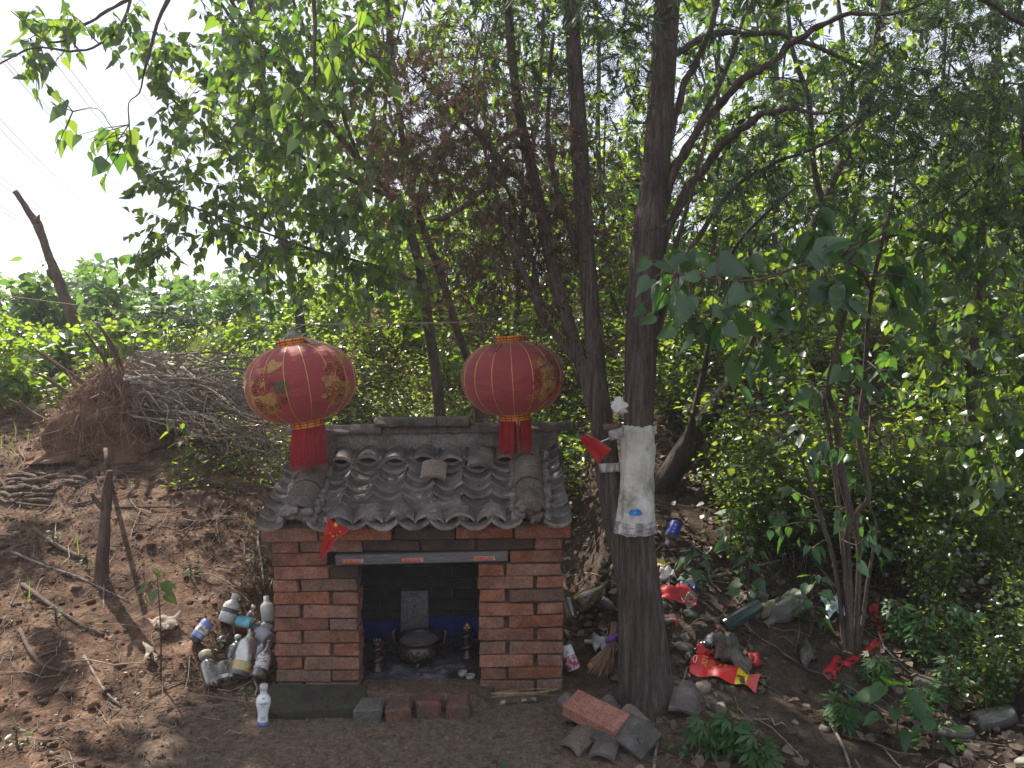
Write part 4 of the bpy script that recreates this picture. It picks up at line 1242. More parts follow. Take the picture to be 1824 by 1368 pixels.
def sprays(ends, n, size, hang=0.8, sp=0.5, spread=0.18):
    A = []
    for t, d in ends:
        for k in range(n):
            p = t + R.normal(0, spread, 3) * np.array([1, 1, .9]) * .6
            ax = d * .4 + R.normal(0, sp, 3) + np.array([0, 0, -hang])
            A.append((*p, *ax, *R.normal(0, 1, 3), R.uniform(*size)))
    return A

# ------------------------------------------------------------------ the cypress with the wrapped trunk
cy = Tree()
main = px_path([(1150, 1310, 3.16, .140), (1150, 1270, 3.16, .116), (1149, 1210, 3.16, .102), (1143, 1120, 3.16, .091), (1136, 1030, 3.16, .086), (1131, 955, 3.16, .075), (1132, 900, 3.17, .062), (1133, 850, 3.17, .058),
                (1138, 740, 3.18, .057), (1142, 620, 3.2, .060), (1148, 500, 3.22, .061), (1156, 420, 3.24, .067), (1166, 330, 3.26, .059), (1176, 200, 3.3, .055), (1184, 80, 3.34, .052), (1192, -60, 3.38, .048), (1200, -300, 3.45, .045), (1205, -600, 3.5, .032), (1205, -900, 3.5, .016)])
cy.bark_limb(main, 96, 0.055, 2)
stem2 = px_path([(a, b, d, r * (1 if b > 700 else .88)) for a, b, d, r in [(1118, 1040, 3.17, .040), (1100, 950, 3.19, .046), (1086, 860, 3.21, .047), (1073, 760, 3.22, .046), (1064, 680, 3.24, .045), (1056, 580, 3.28, .043), (1046, 470, 3.3, .042), (1038, 360, 3.34, .041), (1030, 220, 3.4, .038), (1022, 90, 3.44, .035), (1016, -40, 3.48, .032), (1005, -300, 3.55, .024), (990, -600, 3.6, .012)]])
cy.bark_limb(stem2, 60, 0.07, 5)
stem3 = px_path([(1072, 770, 3.22, .030), (1050, 690, 3.25, .030), (1020, 600, 3.3, .028), (990, 500, 3.36, .026), (968, 400, 3.42, .025), (945, 290, 3.48, .024), (925, 200, 3.52, .022), (912, 100, 3.56, .020), (903, -20, 3.6, .017), (890, -200, 3.7, .010)])
cy.bark_limb(stem3, 16, 0.10, 7)
for pts in ([(1035, 650, 3.27, .018), (985, 590, 3.3, .016), (945, 510, 3.3, .014), (905, 420, 3.3, .012), (880, 330, 3.3, .009), (850, 230, 3.3, .006)],
            [(1010, 570, 3.32, .014), (968, 540, 3.35, .012), (948, 470, 3.4, .010), (920, 380, 3.4, .009), (890, 300, 3.4, .006)],
            [(958, 350, 3.45, .014), (900, 300, 3.5, .012), (850, 240, 3.5, .010), (790, 170, 3.5, .007), (720, 110, 3.5, .004)],
            [(1045, 470, 3.3, .016), (1012, 400, 3.35, .014), (985, 310, 3.4, .012), (975, 200, 3.45, .010), (985, 60, 3.5, .008)],
            [(945, 270, 3.5, .012), (905, 260, 3.4, .012), (865, 330, 3.3, .011), (800, 380, 3.2, .010), (765, 393, 3.15, .007)],
            [(1175, 450, 3.25, .020), (1215, 360, 3.2, .018), (1270, 280, 3.1, .016), (1330, 220, 3.0, .014), (1400, 195, 2.9, .010), (1450, 205, 2.85, .006), (1500, 190, 2.8, .002)],
            [(1180, 380, 3.25, .018), (1215, 280, 3.2, .016), (1270, 190, 3.1, .015), (1350, 130, 3.0, .014), (1420, 70, 2.9, .012), (1500, 30, 2.8, .008), (1600, 22, 2.7, .005), (1680, -10, 2.7, .002)],
            [(1185, 250, 3.28, .016), (1215, 160, 3.3, .014), (1255, 80, 3.3, .012), (1290, -30, 3.3, .010), (1340, -160, 3.3, .006)],
            [(1165, 600, 3.2, .014), (1195, 520, 3.25, .012), (1240, 430, 3.3, .011), (1300, 340, 3.3, .010), (1380, 290, 3.2, .008), (1480, 250, 3.1, .006), (1560, 180, 3.0, .004)],
            [(1180, 320, 3.27, .012), (1230, 250, 3.35, .011), (1300, 110, 3.5, .010), (1330, 0, 3.6, .007)],
            [(1172, 560, 3.2, .010), (1200, 450, 3.1, .009), (1235, 330, 3.0, .008), (1262, 220, 3.0, .006)],
            [(1190, -60, 3.38, .025), (1350, -180, 3.0, .020), (1550, -120, 2.7, .014), (1720, -20, 2.6, .010), (1850, 60, 2.6, .006)],
            [(1190, -100, 3.4, .025), (1100, -260, 2.9, .02), (950, -300, 2.3, .014), (800, -330, 2.0, .010)],
            [(1180, 100, 3.34, .016), (1300, 60, 3.6, .014), (1450, 80, 3.8, .010), (1600, 160, 3.9, .008), (1740, 190, 3.9, .005)]):
    cy.limb(px_path(pts, True), 9, 0.22)
dead_t = boxes([(700, 1010, 60, 330, 3.2, 3.9, 46), (800, 1060, 300, 520, 3.25, 3.9, 44), (1000, 1060, 520, 640, 3.3, 3.6, 5)])
e_dead = cy.reach(dead_t, 0.0015, rmax=0.006)
green_t = boxes([(1080, 1400, -60, 160, 3.1, 3.9, 16), (1330, 1560, 180, 420, 2.9, 3.6, 17), (1540, 1860, -40, 200, 2.7, 3.8, 34), (1600, 1850, 180, 430, 2.8, 3.8, 26), (860, 1080, -60, 200, 3.2, 3.9, 26), (1040, 1180, 60, 420, 3.4, 4.0, 16), (1180, 1330, 200, 500, 3.2, 3.7, 12)])
e_green = cy.reach(green_t, 0.0015, rmax=0.007)
top_t = boxes([(700, 1500, -620, -100, 2.3, 4.4, 34)])
e_top = cy.reach(top_t, 0.002)
base = Vector(G(1150, 1262)); base = Vector((main[0][0], main[0][1], main[0][2]))
cyp = thing('cypress_tree', 'twin stemmed cypress with fissured grey brown bark beside the shrine', 'tree', base)
cy.mb.v = [tuple(Vector(p) - base) for p in cy.mb.v]
cy.mb.build('trunk', M['bark'], cyp, True)
A = np.array(sprays(e_green, 24, (0.05, 0.11), 0.35, sp=.7, spread=.2) + sprays(e_top, 22, (0.10, 0.2), 0.4, spread=.3) + sprays(e_dead[:40], 4, (0.05, 0.10), .8))
leaf_obj('crown', T_SPRAY, A[:, 0:3] - np.array(base), A[:, 3:6], A[:, 6:9], A[:, 9], LF['cypress'], cyp)
A = np.array(sprays(e_dead, 44, (0.03, 0.085), 0.5, sp=.7, spread=.2))
leaf_obj('dead_sprays', T_SPRAY, A[:, 0:3] - np.array(base), A[:, 3:6], A[:, 6:9], A[:, 9], LF['dry'], cyp)

# crowns that stand above and left of the picture and throw the dappled shade
def in_view(p):
    x, y, z = p
    if y < .3: return False
    px = 912 + FPX * x / y; py = 588 - FPX * (z - CAMZ) / y
    return -60 < px < 1884 and py > -70
def shade(n, xr, yr, hr):
    out = []
    while len(out) < n:
        x, y, h = R.uniform(*xr), R.uniform(*yr), R.uniform(*hr)
        t = h / to_sun.z
        p = Vector((x + to_sun.x * t, y + to_sun.y * t, h))
        if not in_view(p): out.append(p)
    return out
sh_all = shade(75, (-1.2, 1.4), (2.2, 3.5), (3.2, 5.4)) + shade(30, (-1.1, .6), (3.3, 4.2), (3.4, 5.6)) + shade(44, (-3.9, -1.0), (1.6, 5.6), (3.2, 4.8))
shade_b = [p for p in sh_all if p.x > -2.9]
ov = Tree()
ov.limb(spline([(-5.0, 4.9, gz(-5.0, 4.9) - .05, .13), (-4.9, 4.9, 1.6, .11), (-4.6, 4.8, 2.9, .10), (-4.2, 4.7, 4.0, .08), (-3.7, 4.6, 5.0, .05), (-3.4, 4.6, 5.8, .02)], 6), 12)
for e in ((-3.4, 3.8, 4.6), (-3.3, 5.4, 4.8), (-5.6, 4.0, 4.6), (-5.4, 5.8, 4.9), (-4.2, 3.2, 4.4)):
    ov.limb(spline([(-4.45, 4.75, 3.3, .045), ((-4.45 + e[0]) / 2, (4.75 + e[1]) / 2, 4.2, .035), (*e, .015)], 6), 8)
eo = ov.reach([p for p in sh_all if p.x <= -2.9] , .003)
ov.tufts(eo, 6, 0.24, 5, (0.08, 0.13))
ov.finish('overhanging_tree', 'broad tree standing just outside the left picture edge', 'tree', 'broad')

# ------------------------------------------------------------------ broadleaf tree behind the shrine, reaching out to the left
bt = Tree()
g0 = G(800, 745)
def stem_from_ground(px, d, r, rest):
    p = P(px, 700, d); z = gz(p.x, d)
    return spline([(p.x, d, z - 0.05, r)] + [(*P(a, b, dd), rr) for a, b, dd, rr in rest], 6)
bt.limb(stem_from_ground(790, 4.9, .040, [(782, 720, 4.9, .036), (766, 600, 4.9, .032), (752, 500, 4.9, .030), (736, 430, 4.9, .030), (705, 355, 4.85, .026), (640, 285, 4.8, .022), (560, 190, 4.7, .018), (470, 90, 4.6, .014), (400, -20, 4.5, .010), (330, -160, 4.3, .007)]), 10)
bt.limb(stem_from_ground(866, 5.0, .030, [(848, 700, 5.0, .028), (815, 590, 5.0, .026), (785, 490, 5.0, .024), (755, 410, 5.0, .024), (728, 310, 5.0, .020), (705, 160, 5.0, .016), (690, 0, 5.0, .012), (660, -200, 4.9, .010), (640, -420, 4.8, .006)]), 9)
for pts in ([(752, 505, 4.9, .012), (660, 470, 4.8, .010), (560, 445, 4.6, .008), (440, 405, 4.5, .006), (330, 365, 4.5, .004)],
            [(705, 355, 4.85, .016), (600, 310, 4.8, .014), (500, 262, 4.7, .012), (400, 250, 4.6, .009), (310, 180, 4.5, .006), (255, 100, 4.5, .004)],
            [(640, 285, 4.8, .014), (590, 150, 4.9, .012), (530, 20, 5.0, .010), (480, -120, 5.0, .006)],
            [(736, 425, 4.9, .012), (770, 300, 4.7, .010), (830, 180, 4.6, .008), (860, 40, 4.5, .006)],
            [(690, 0, 5.0, .014), (620, -140, 4.6, .013), (450, -130, 4.3, .012), (320, -50, 4.2, .010), (220, 5, 4.2, .009), (150, 45, 4.2, .007), (90, 75, 4.2, .005), (20, 20, 4.2, .003)],
            [(232, 0, 4.2, .008), (205, 60, 4.15, .007), (140, 90, 4.1, .006), (60, 86, 4.1, .005), (-20, 125, 4.1, .004)],
            [(640, -260, 4.9, .014), (560, -330, 3.8, .013), (480, -280, 2.9, .012), (380, -150, 2.5, .010), (300, 0, 2.4, .006), (255, 130, 2.4, .004)],
            [(480, -280, 2.9, .012), (540, -130, 2.7, .010), (560, 0, 2.6, .007), (560, 150, 2.6, .004)]):
    bt.limb(px_path(pts, True), 7, 0.15)
e1 = bt.reach(boxes([(285, 470, 20, 230, 4.0, 5.2, 22), (272, 420, 230, 400, 4.2, 5.4, 17), (270, 420, 390, 450, 4.2, 5.0, 8), (420, 700, -80, 200, 3.9, 5.8, 62), (420, 720, 200, 400, 4.0, 6.0, 56),
                     (430, 720, 380, 540, 4.2, 5.6, 36), (640, 900, -80, 330, 4.2, 6.0, 34), (700, 900, 330, 520, 4.6, 6.0, 10)]))
bt.tufts(e1, 5, 0.27, 5, (0.040, 0.074))
e2 = bt.reach(boxes([(40, 150, 35, 85, 4.0, 4.4, 5), (120, 240, 10, 75, 4.0, 4.4, 6), (50, 90, 110, 115, 4.0, 4.2, 2), (250, 330, 40, 120, 4.1, 4.5, 5)]))
bt.tufts(e2, 4, 0.16, 4, (0.045, 0.075))
e3 = bt.reach(boxes([(225, 262, 200, 240, 2.5, 2.6, 2), (120, 135, 150, 200, 2.6, 2.7, 1), (440, 720, 20, 270, 2.5, 2.9, 6)]))
bt.tufts(e3, 4, 0.15, 2, (0.045, 0.07), hang=1.0)
e4 = bt.reach(boxes([(250, 1000, -400, -90, 3.6, 5.6, 22)]) + shade_b, 0.003)
bt.tufts(e4, 5, 0.34, 5, (0.08, 0.12))
bt.finish('broadleaf_tree', 'slender broadleaf tree with heart shaped leaves spreading over the left', 'tree', 'broad', T=T_MID, base=None)

# ------------------------------------------------------------------ thinner trees on the bank behind
bg = [(545, 7.0, .045, 0, 'brownish leaning tree behind the left lantern'), (655, 8.2, .03, 1, 'thin tree on the bank between the two lanterns'),
      (915, 7.4, .03, 2, 'thin tree directly behind the right lantern'), (1085, 8.0, .035, 3, 'thin tree seen between the two cypress stems'),
      (1255, 7.2, .03, 4, 'slender tree just right of the cypress trunk'), (1372, 6.4, .028, 5, 'straight dark sapling right of the slender tree'),
      (1545, 6.8, .035, 6, 'tree on the bank above the large leaved shrub'), (1660, 7.4, .03, 7, 'thin tree further right on the bank'), (1790, 6.0, .035, 8, 'dark tree at the right edge of the wood')]
for px, d, r, k, lab in bg:
    t = Tree()
    ln = [-60, 20, 30, -15, 25, 10, -35, 20, -10][k]
    path = stem_from_ground(px, d, r, [(px + ln * .2, 560, d, r * .9), (px + ln * .6 + R.uniform(-8, 8), 420, d, r * .85), (px + ln + R.uniform(-12, 12), 250, d + .1, r * .75), (px + ln * 1.4 + R.uniform(-15, 15), 90, d + .2, r * .6), (px + ln * 1.8, -80, d + .2, r * .45), (px + ln * 2, -280, d + .2, r * .25)])
    t.limb(path, 8, 0.08)
    for q in range(4):
        b = path[int(len(path) * R.uniform(.3, .75))]
        ex, ey = R.uniform(-150, 150), R.uniform(-260, -120)
        s0 = Vector(b[:3]); e = s0 + Vector((ex / FPX * d, R.uniform(-.5, .5), -ey / FPX * d))
        t.limb(spline([(*s0, r * .4), (*(s0.lerp(e, .5) + Vector((0, 0, .08))), r * .3), (*e, r * .12)], 4), 6, 0.1)
    lo = 400 if px > 600 else 360
    n = 38 if px > 600 else 20
    x0, x1 = px - 130, px + 130
    if px < 600: x0 = px - 200
    e = t.reach(boxes([(x0, x1, -160, 120, d - .7, d + .9, n // 2), (x0, x1, 120, lo, d - .7, d + .9, n // 2 + 6), (px - 90, px + 90, lo, lo + 90, d - .5, d + .5, 7)]))
    t.tufts(e, 6, 0.36, 6, (0.045, 0.08))
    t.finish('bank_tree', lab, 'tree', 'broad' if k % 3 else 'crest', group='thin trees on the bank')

# leaning trunk right of the cypress
lt_ = Tree()
gl = G(1182, 868); dl = gl.y
lean = spline([(gl.x - .06, dl, gl.z - .08, .072), (*P(1196, 842, dl), .066), (*P(1240, 772, dl + .02), .060), (*P(1290, 705, dl + .05), .050), (*P(1340, 610, dl + .1), .034), (*P(1395, 510, dl + .15), .028), (*P(1435, 430, dl + .2), .026), (*P(1480, 330, dl + .25), .024), (*P(1540, 200, dl + .3), .035), (*P(1570, 40, dl + .4), .028), (*P(1590, -150, dl + .4), .016)], 6)
lt_.bark_limb(lean, 22, 0.10, 11)
for pts in ([(1215, 815, dl, .03), (1245, 700, dl - .05, .02), (1275, 560, dl - .1, .016), (1310, 440, dl - .2, .012), (1420, 330, dl - .3, .008)],
            [(1480, 410, dl + .2, .025), (1450, 300, dl + .2, .02), (1440, 180, dl + .2, .018), (1410, 80, dl + .2, .014), (1400, -60, dl + .2, .01)],
            [(1440, 480, dl + .17, .016), (1530, 440, dl - .3, .012), (1640, 400, 3.7, .008), (1740, 330, 3.6, .005)]):
    lt_.limb(px_path(pts), 8, 0.1)
e = lt_.reach(boxes([(1250, 1500, -100, 200, 3.8, 4.8, 14), (1400, 1700, 100, 400, 3.7, 4.8, 16), (1560, 1840, 300, 520, 3.4, 4.4, 18), (1290, 1500, 430, 690, dl - .5, dl + .2, 20)]))
lt_.tufts(e, 5, 0.26, 6, (0.04, 0.075))
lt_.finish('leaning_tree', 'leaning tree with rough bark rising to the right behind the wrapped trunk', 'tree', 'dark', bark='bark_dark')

# dense young tree filling the right edge
rt_ = Tree()
rt_.limb(stem_from_ground(1740, 3.9, .03, [(1742, 900, 3.9, .028), (1730, 700, 3.85, .024), (1745, 500, 3.8, .02), (1760, 300, 3.8, .015), (1770, 100, 3.8, .01)]), 9)
rt_.limb(stem_from_ground(1860, 3.6, .03, [(1850, 900, 3.6, .026), (1835, 650, 3.5, .022), (1830, 400, 3.45, .016), (1820, 150, 3.4, .01)]), 9)
e = rt_.reach(boxes([(1640, 1860, 380, 640, 3.2, 4.3, 34), (1680, 1860, 600, 860, 3.3, 4.2, 26), (1740, 1860, 100, 400, 3.1, 4.2, 24)]))
rt_.tufts(e, 5, 0.22, 6, (0.035, 0.07))
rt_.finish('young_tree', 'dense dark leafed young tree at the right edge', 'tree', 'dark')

# ------------------------------------------------------------------ large leaved shrub right of the cypress
sh = Tree()
b0 = G(1515, 1170)
def fromb(dx, rest, r):
    return spline([(b0.x + dx, b0.y, b0.z - .03, r)] + [(*P(a, b, d), rr) for a, b, d, rr in rest], 6)
d0 = b0.y
sh.limb(fromb(0.0, [(1512, 1060, d0, .018), (1508, 960, d0, .017), (1514, 915, d0, .017), (1500, 850, d0, .018), (1488, 740, d0 - .05, .014), (1475, 690, d0 - .1, .012), (1495, 600, d0 - .15, .010), (1510, 540, d0 - .3, .008)], .020), 8)
sh.limb(fromb(-0.02, [(1490, 1020, d0 + .02, .010), (1465, 930, d0 + .02, .009), (1440, 850, d0 + .05, .008), (1400, 750, d0 + .1, .006)], .011), 7)
sh.limb(fromb(0.015, [(1505, 1020, d0 - .02, .010), (1495, 910, d0 - .02, .010), (1480, 790, d0, .009), (1466, 700, d0, .007)], .011), 7)
sh.limb(fromb(0.02, [(1530, 1000, d0 + .04, .012), (1525, 920, d0 + .04, .012), (1548, 880, d0, .012), (1530, 780, d0, .012), (1540, 680, d0 - .05, .011), (1548, 560, d0 - .2, .009), (1562, 470, d0 - .4, .008), (1585, 380, d0 - .5, .006), (1600, 300, d0 - .5, .004)], .014), 8)
sh.limb(px_path([(1555, 520, d0 - .3, .007), (1520, 470, 2.85, .006), (1440, 470, 2.72, .005), (1340, 500, 2.66, .004), (1210, 490, 2.65, .002)]), 6)
sh.limb(fromb(0.03, [(1545, 1040, d0 + .06, .008), (1560, 940, d0 + .1, .007), (1545, 880, d0 + .12, .006), (1550, 740, d0 + .2, .005)], .009), 6)
big = [((1156, 463), (1130, 486)), ((1158, 497), (1133, 524)), ((1195, 500), (1149, 546)), ((1146, 546), (1129, 564)), ((1165, 561), (1139, 580)), ((1225, 527), (1202, 590)), ((1207, 475), (1158, 472)),
       ((1281, 472), (1250, 497)), ((1246, 490), (1212, 497)), ((1281, 457), (1342, 503)), ((1293, 580), (1241, 650)), ((1293, 576), (1317, 607)), ((1311, 567), (1354, 604)), ((1342, 567), (1397, 592)), ((1268, 552), (1305, 561)),
       ((1198, 580), (1173, 604)), ((1225, 595), (1213, 638)), ((1310, 545), (1280, 566)), ((1240, 462), (1285, 470)), ((1330, 520), (1290, 540)), ((1180, 520), (1165, 560)),
       ((1474, 500), (1415, 583)), ((1487, 497), (1546, 528)), ((1496, 509), (1484, 561)), ((1545, 441), (1551, 487)), ((1566, 442), (1522, 446)), ((1579, 414), (1655, 420)), ((1557, 497), (1594, 503)), ((1560, 395), (1528, 418)), ((1588, 388), (1620, 402)),
       ((1440, 690), (1412, 720)), ((1500, 660), (1480, 680)), ((1530, 680), (1570, 700)), ((1460, 710), (1450, 735)), ((1425, 700), (1440, 730)), ((1580, 690), (1560, 720)), ((1350, 640), (1330, 690)), ((1320, 690), (1345, 720))]
nodes = np.array(sh.nodes)
for k, (a, b) in enumerate(big):
    d = 2.65 + R.uniform(-.06, .10) if k < 30 else d0 - .2 + R.uniform(-.1, .2)
    p, q = P(*a, d), P(*b, d + R.uniform(-.06, .02))
    L = (q - p).length
    sh.lv.append((*p, *(q - p), *(R.normal(0, .8, 3) + np.array([0.0, -0.6, 0.6])), min(max(L, .06), .125)))
    nn = nodes[int(np.argmin(np.linalg.norm(nodes[:, :3] - np.array(p), axis=1)))]
    m = (Vector(nn[:3]) + p) / 2 + Vector((0, 0, .02))
    sh.mb.tube([nn[:3], m, p], [.004, .003, .0016], 4, cap=False)
e = sh.reach(boxes([(1420, 1660, 390, 560, 2.6, 3.2, 8), (1180, 1400, 470, 620, 2.6, 3.0, 7)]), .0015)
sh.tufts(e, 2, 0.10, 3, (0.07, 0.13), hang=.9)
e = sh.reach(boxes([(1400, 1560, 740, 980, d0 - .2, d0 + .3, 18), (1480, 1640, 560, 760, d0 - .2, d0 + .3, 14)]), .0015)
sh.tufts(e, 2, 0.12, 2, (0.04, 0.08), hang=.9)
sh.finish('large_leaved_shrub', 'multi stemmed shrub with large heart shaped leaves right of the cypress', 'shrub', 'big', T=T_HI, crown='leaves', trunk='stems')
# ------------------------------------------------------------------ shrubs: a few built once, copied as individuals
def bush(name, h, w, nst, per, size, leafm, T=T_LOW, seed=1, hang=0.3):
    rs = np.random.default_rng(seed)
    mb = MB(); lv = []
    for k in range(nst):
        a = rs.uniform(0, 6.28); lean = rs.uniform(.1, 1) * w
        top = np.array([math.cos(a) * lean, math.sin(a) * lean, h * rs.uniform(.55, 1.05)])
        p0 = np.array([rs.normal(0, .04), rs.normal(0, .04), -.05])
        sp = spline([tuple(p0), tuple(p0 * .5 + top * .35 + rs.normal(0, .03, 3)), tuple(top * .7 + rs.normal(0, .03, 3)), tuple(top)], 3)
        mb.tube(sp, np.linspace(.006, .0015, len(sp)) * (h / .8), 4, cap=False)
        for q in range(per):
            t = rs.uniform(.2, 1.0) ** .8; i = t * (len(sp) - 1); j = int(min(i, len(sp) - 2)); p = sp[j] + (sp[j + 1] - sp[j]) * (i - j)
            out = rs.normal(0, 1, 3); out[2] = abs(out[2]) * .4; out /= np.linalg.norm(out)
            p = p + out * rs.uniform(.01, .16) * (h / .8)
            ax = out + np.array([0, 0, -hang * rs.uniform(0, 2)])
            lv.append((*p, *ax, *(rs.normal(0, .6, 3) + np.array([0, 0, 1.0])), rs.uniform(*size)))
    A = np.array(lv)
    t = empty(name)
    mb.build('stems', M['bark2'], t)
    leaf_obj('foliage', T, A[:, :3], A[:, 3:6], A[:, 6:9], A[:, 9], LF[leafm], t)
    return t

ZONES = [(-400, 'at the left picture edge'), (150, 'below the dead trunk'), (330, 'above the brush pile'), (480, 'behind the left lantern'), (660, 'between the two lanterns'), (830, 'behind the right lantern'),
         (1010, 'left of the cypress'), (1180, 'just right of the cypress'), (1320, 'by the leaning tree'), (1460, 'behind the large leaved shrub'), (1620, 'right of the large leaved shrub'), (1740, 'at the right picture edge')]
def where(x, y):
    px = 912 + FPX * x / y
    return [z for p0, z in ZONES if px >= p0 or p0 < 0][-1]
def scatter(protos, spots, name, label, cat, group):
    """spots: (x,y,scale); labels shared only by shrubs nothing tells apart"""
    ss = sorted(q[2] for q in spots); ys_ = sorted(q[1] for q in spots)
    s_hi, y_mid = ss[len(ss) // 2], ys_[len(ys_) // 2]
    base_label = label
    for x, y, s in spots:
        label = '%s %s, %s, %s' % ('taller' if s > s_hi else 'lower', base_label, 'front' if y < y_mid else 'rear', where(x, y))
        o = copy_tree(random.choice(protos))
        o.name = name
        o.location = (x, y, gz(x, y)); o.rotation_euler = (random.uniform(-.1, .1), random.uniform(-.1, .1), random.uniform(0, 6.28)); o.scale = (s, s, s * random.uniform(.85, 1.15))
        tag(o, label, cat, group)
def drop(protos):
    for p in protos:
        for c in list(p.children): bpy.data.objects.remove(c)
        bpy.data.objects.remove(p)

crest = [bush('crest_shrub', 1.2, .45, 9, 44, (.05, .09), 'crest', seed=s) for s in (1, 2, 3, 4)]
spots = []
for k in range(46):
    x = R.uniform(-2.4, 7.2); spots.append((x, R.uniform(8.2, 10.6), R.uniform(.7, 1.25)))
scatter(crest, spots, 'crest_shrub', 'sunlit shrub on the bank top', 'shrub', 'shrubs on the bank top')
spots = []
for k in range(26):
    x = R.uniform(-2.0, 5.6); spots.append((x, R.uniform(6.6, 8.2), R.uniform(.5, .85)))
scatter(crest, spots, 'bank_shrub', 'green shrub halfway up the bank', 'shrub', 'shrubs halfway up the bank')
drop(crest)
under = [bush('thicket_shrub', .75, .35, 9, 44, (.026, .055), 'bush', seed=s) for s in (11, 12, 13, 14, 15)]
spots = []
for k in range(60):
    y = R.uniform(3.9, 6.6); x = R.uniform(0.9, 0.62 * y + .4); 
    if x < 1.25 and y < 5: x += .6
    spots.append((x, y, R.uniform(.55, 1.05)))
scatter(under, spots, 'thicket_shrub', 'small leafed thicket shrub', 'shrub', 'thicket shrubs on the right')
spots = []
for k in range(34):
    spots.append((R.uniform(-1.0, 1.3), R.uniform(4.7, 7.0), R.uniform(.45, .95)))
scatter(under, spots, 'thicket_shrub', 'small leafed slope shrub behind the shrine', 'shrub', 'shrubs behind the shrine')
spots = [(R.uniform(1.85, 2.6), R.uniform(3.05, 3.7), R.uniform(.35, .6)) for _ in range(8)]
spots += [(R.uniform(1.15, 2.9), R.uniform(3.85, 4.5), R.uniform(.4, .7)) for _ in range(30)] + [(R.uniform(1.5, 2.8), R.uniform(3.6, 4.2), R.uniform(.45, .8)) for _ in range(12)] + [(R.uniform(2.0, 2.9), R.uniform(2.9, 3.9), R.uniform(.35, .65)) for _ in range(8)]
scatter(under, spots, 'low_shrub', 'dark shrub of the right undergrowth', 'shrub', 'low shrubs at lower right')
drop(under)

# ground cover nobody could count
def cover(name, label, n, xr, yr, size, leafm, hmax, thr=-.25, T=T_OVAL, seed=5, keep=None):
    x = R.uniform(*xr, n); y = R.uniform(*yr, n)
    m = fbm(x * 1.1, y * 1.1, seed, 3) + R.normal(0, .25, n) > thr
    if keep is not None: m &= keep(x, y)
    x, y = x[m], y[m]; n = len(x)
    z = ground(x, y) + R.uniform(0, 1, n) ** 1.5 * hmax * (0.6 + .5 * fbm(x * 1.7, y * 1.7, seed + 3, 2))
    ax = R.normal(0, 1, (n, 3)); ax[:, 2] *= .4
    nr = R.normal(0, .7, (n, 3)) + np.array([0, 0, 1])
    o = leaf_obj(name, T, np.stack([x, y, np.maximum(z, ground(x, y) + .008)], 1), ax, nr, R.uniform(*size, n), LF[leafm])
    return tag(o, label, None, kind='stuff')
def off_yard(x, y):
    return ~((np.abs(x + .39) < .72) & (y < 4.25)) & (y > 3.5 - .25 * x)
cover('ground_cover', 'creeping ground cover of small glossy leaves over the bank', 110000, (-2.2, 6.5), (4.4, 9.4), (.022, .052), 'bush', .36, -.25, keep=lambda x, y: off_yard(x, y) & ((x > .75) | (y > 4.75)) & ~((x > .2) & (x < 1.5) & (y < 5.2)))
cover('undergrowth', 'low mixed weeds under the trees at lower right', 9000, (1.2, 3.4), (2.7, 4.6), (.022, .055), 'weed', .16, .10, seed=44, keep=lambda x, y: (x > 1.62) | (y > 3.75))

# ------------------------------------------------------------------ leaf litter, twigs, clods
def scatter_flat(name, label, n, xr, yr, size, leafm, thr, seed, lift=.012, T=T_LOW, keep=None):
    x = R.uniform(*xr, n); y = R.uniform(*yr, n)
    m = fbm(x * 1.5, y * 1.5, seed, 3) + R.normal(0, .3, n) > thr
    if keep is not None: m &= keep(x, y)
    x, y = x[m], y[m]; n = len(x)
    ax = R.normal(0, 1, (n, 3)); ax[:, 2] *= .25
    nr = R.normal(0, .45, (n, 3)) + np.array([0, 0, 1])
    o = leaf_obj(name, T, np.stack([x, y, ground(x, y) + R.uniform(.002, lift, n)], 1), ax, nr, R.uniform(*size, n), LF[leafm])
    return tag(o, label, None, kind='stuff')
scatter_flat('leaf_litter', 'dry brown leaf litter under the trees on the right', 16000, (.2, 4.2), (2.5, 6.5), (.025, .06), 'litter', -.15, 61, .035, keep=lambda x, y: (x > .45) | (y > 3.6))
scatter_flat('leaf_litter', 'scattered dry leaf bits over the left slope', 5200, (-4.2, -1.0), (2.3, 6.5), (.007, .026), 'litter', .15, 66, .012, T=T_OVAL)
LF['mulch'] = leafmat('dark_mulch', (0.030, 0.019, 0.013), (0.085, 0.054, 0.037), (0.03, 0.02, 0.01), (0.06, 0.03, 0.02), .1, .6, .02)
scatter_flat('mulch', 'dark rotting leaf crumbs over the left slope', 30000, (-4.4, -1.0), (2.2, 6.6), (.006, .026), 'mulch', -.10, 167, .010, T=T_OVAL)
RB = np.array(ROOF_BITS)
tag(leaf_obj('roof_litter', T_OVAL, RB[:, :3], RB[:, 3:6], RB[:, 6:9], RB[:, 9], LF['litter']), 'dry leaf bits caught between the roof tiles', None, kind='stuff')
scatter_flat('leaf_litter', 'few dry leaf bits on the trodden yard', 260, (-1.1, .5), (2.4, 3.2), (.008, .02), 'litter', -.5, 68, .01)

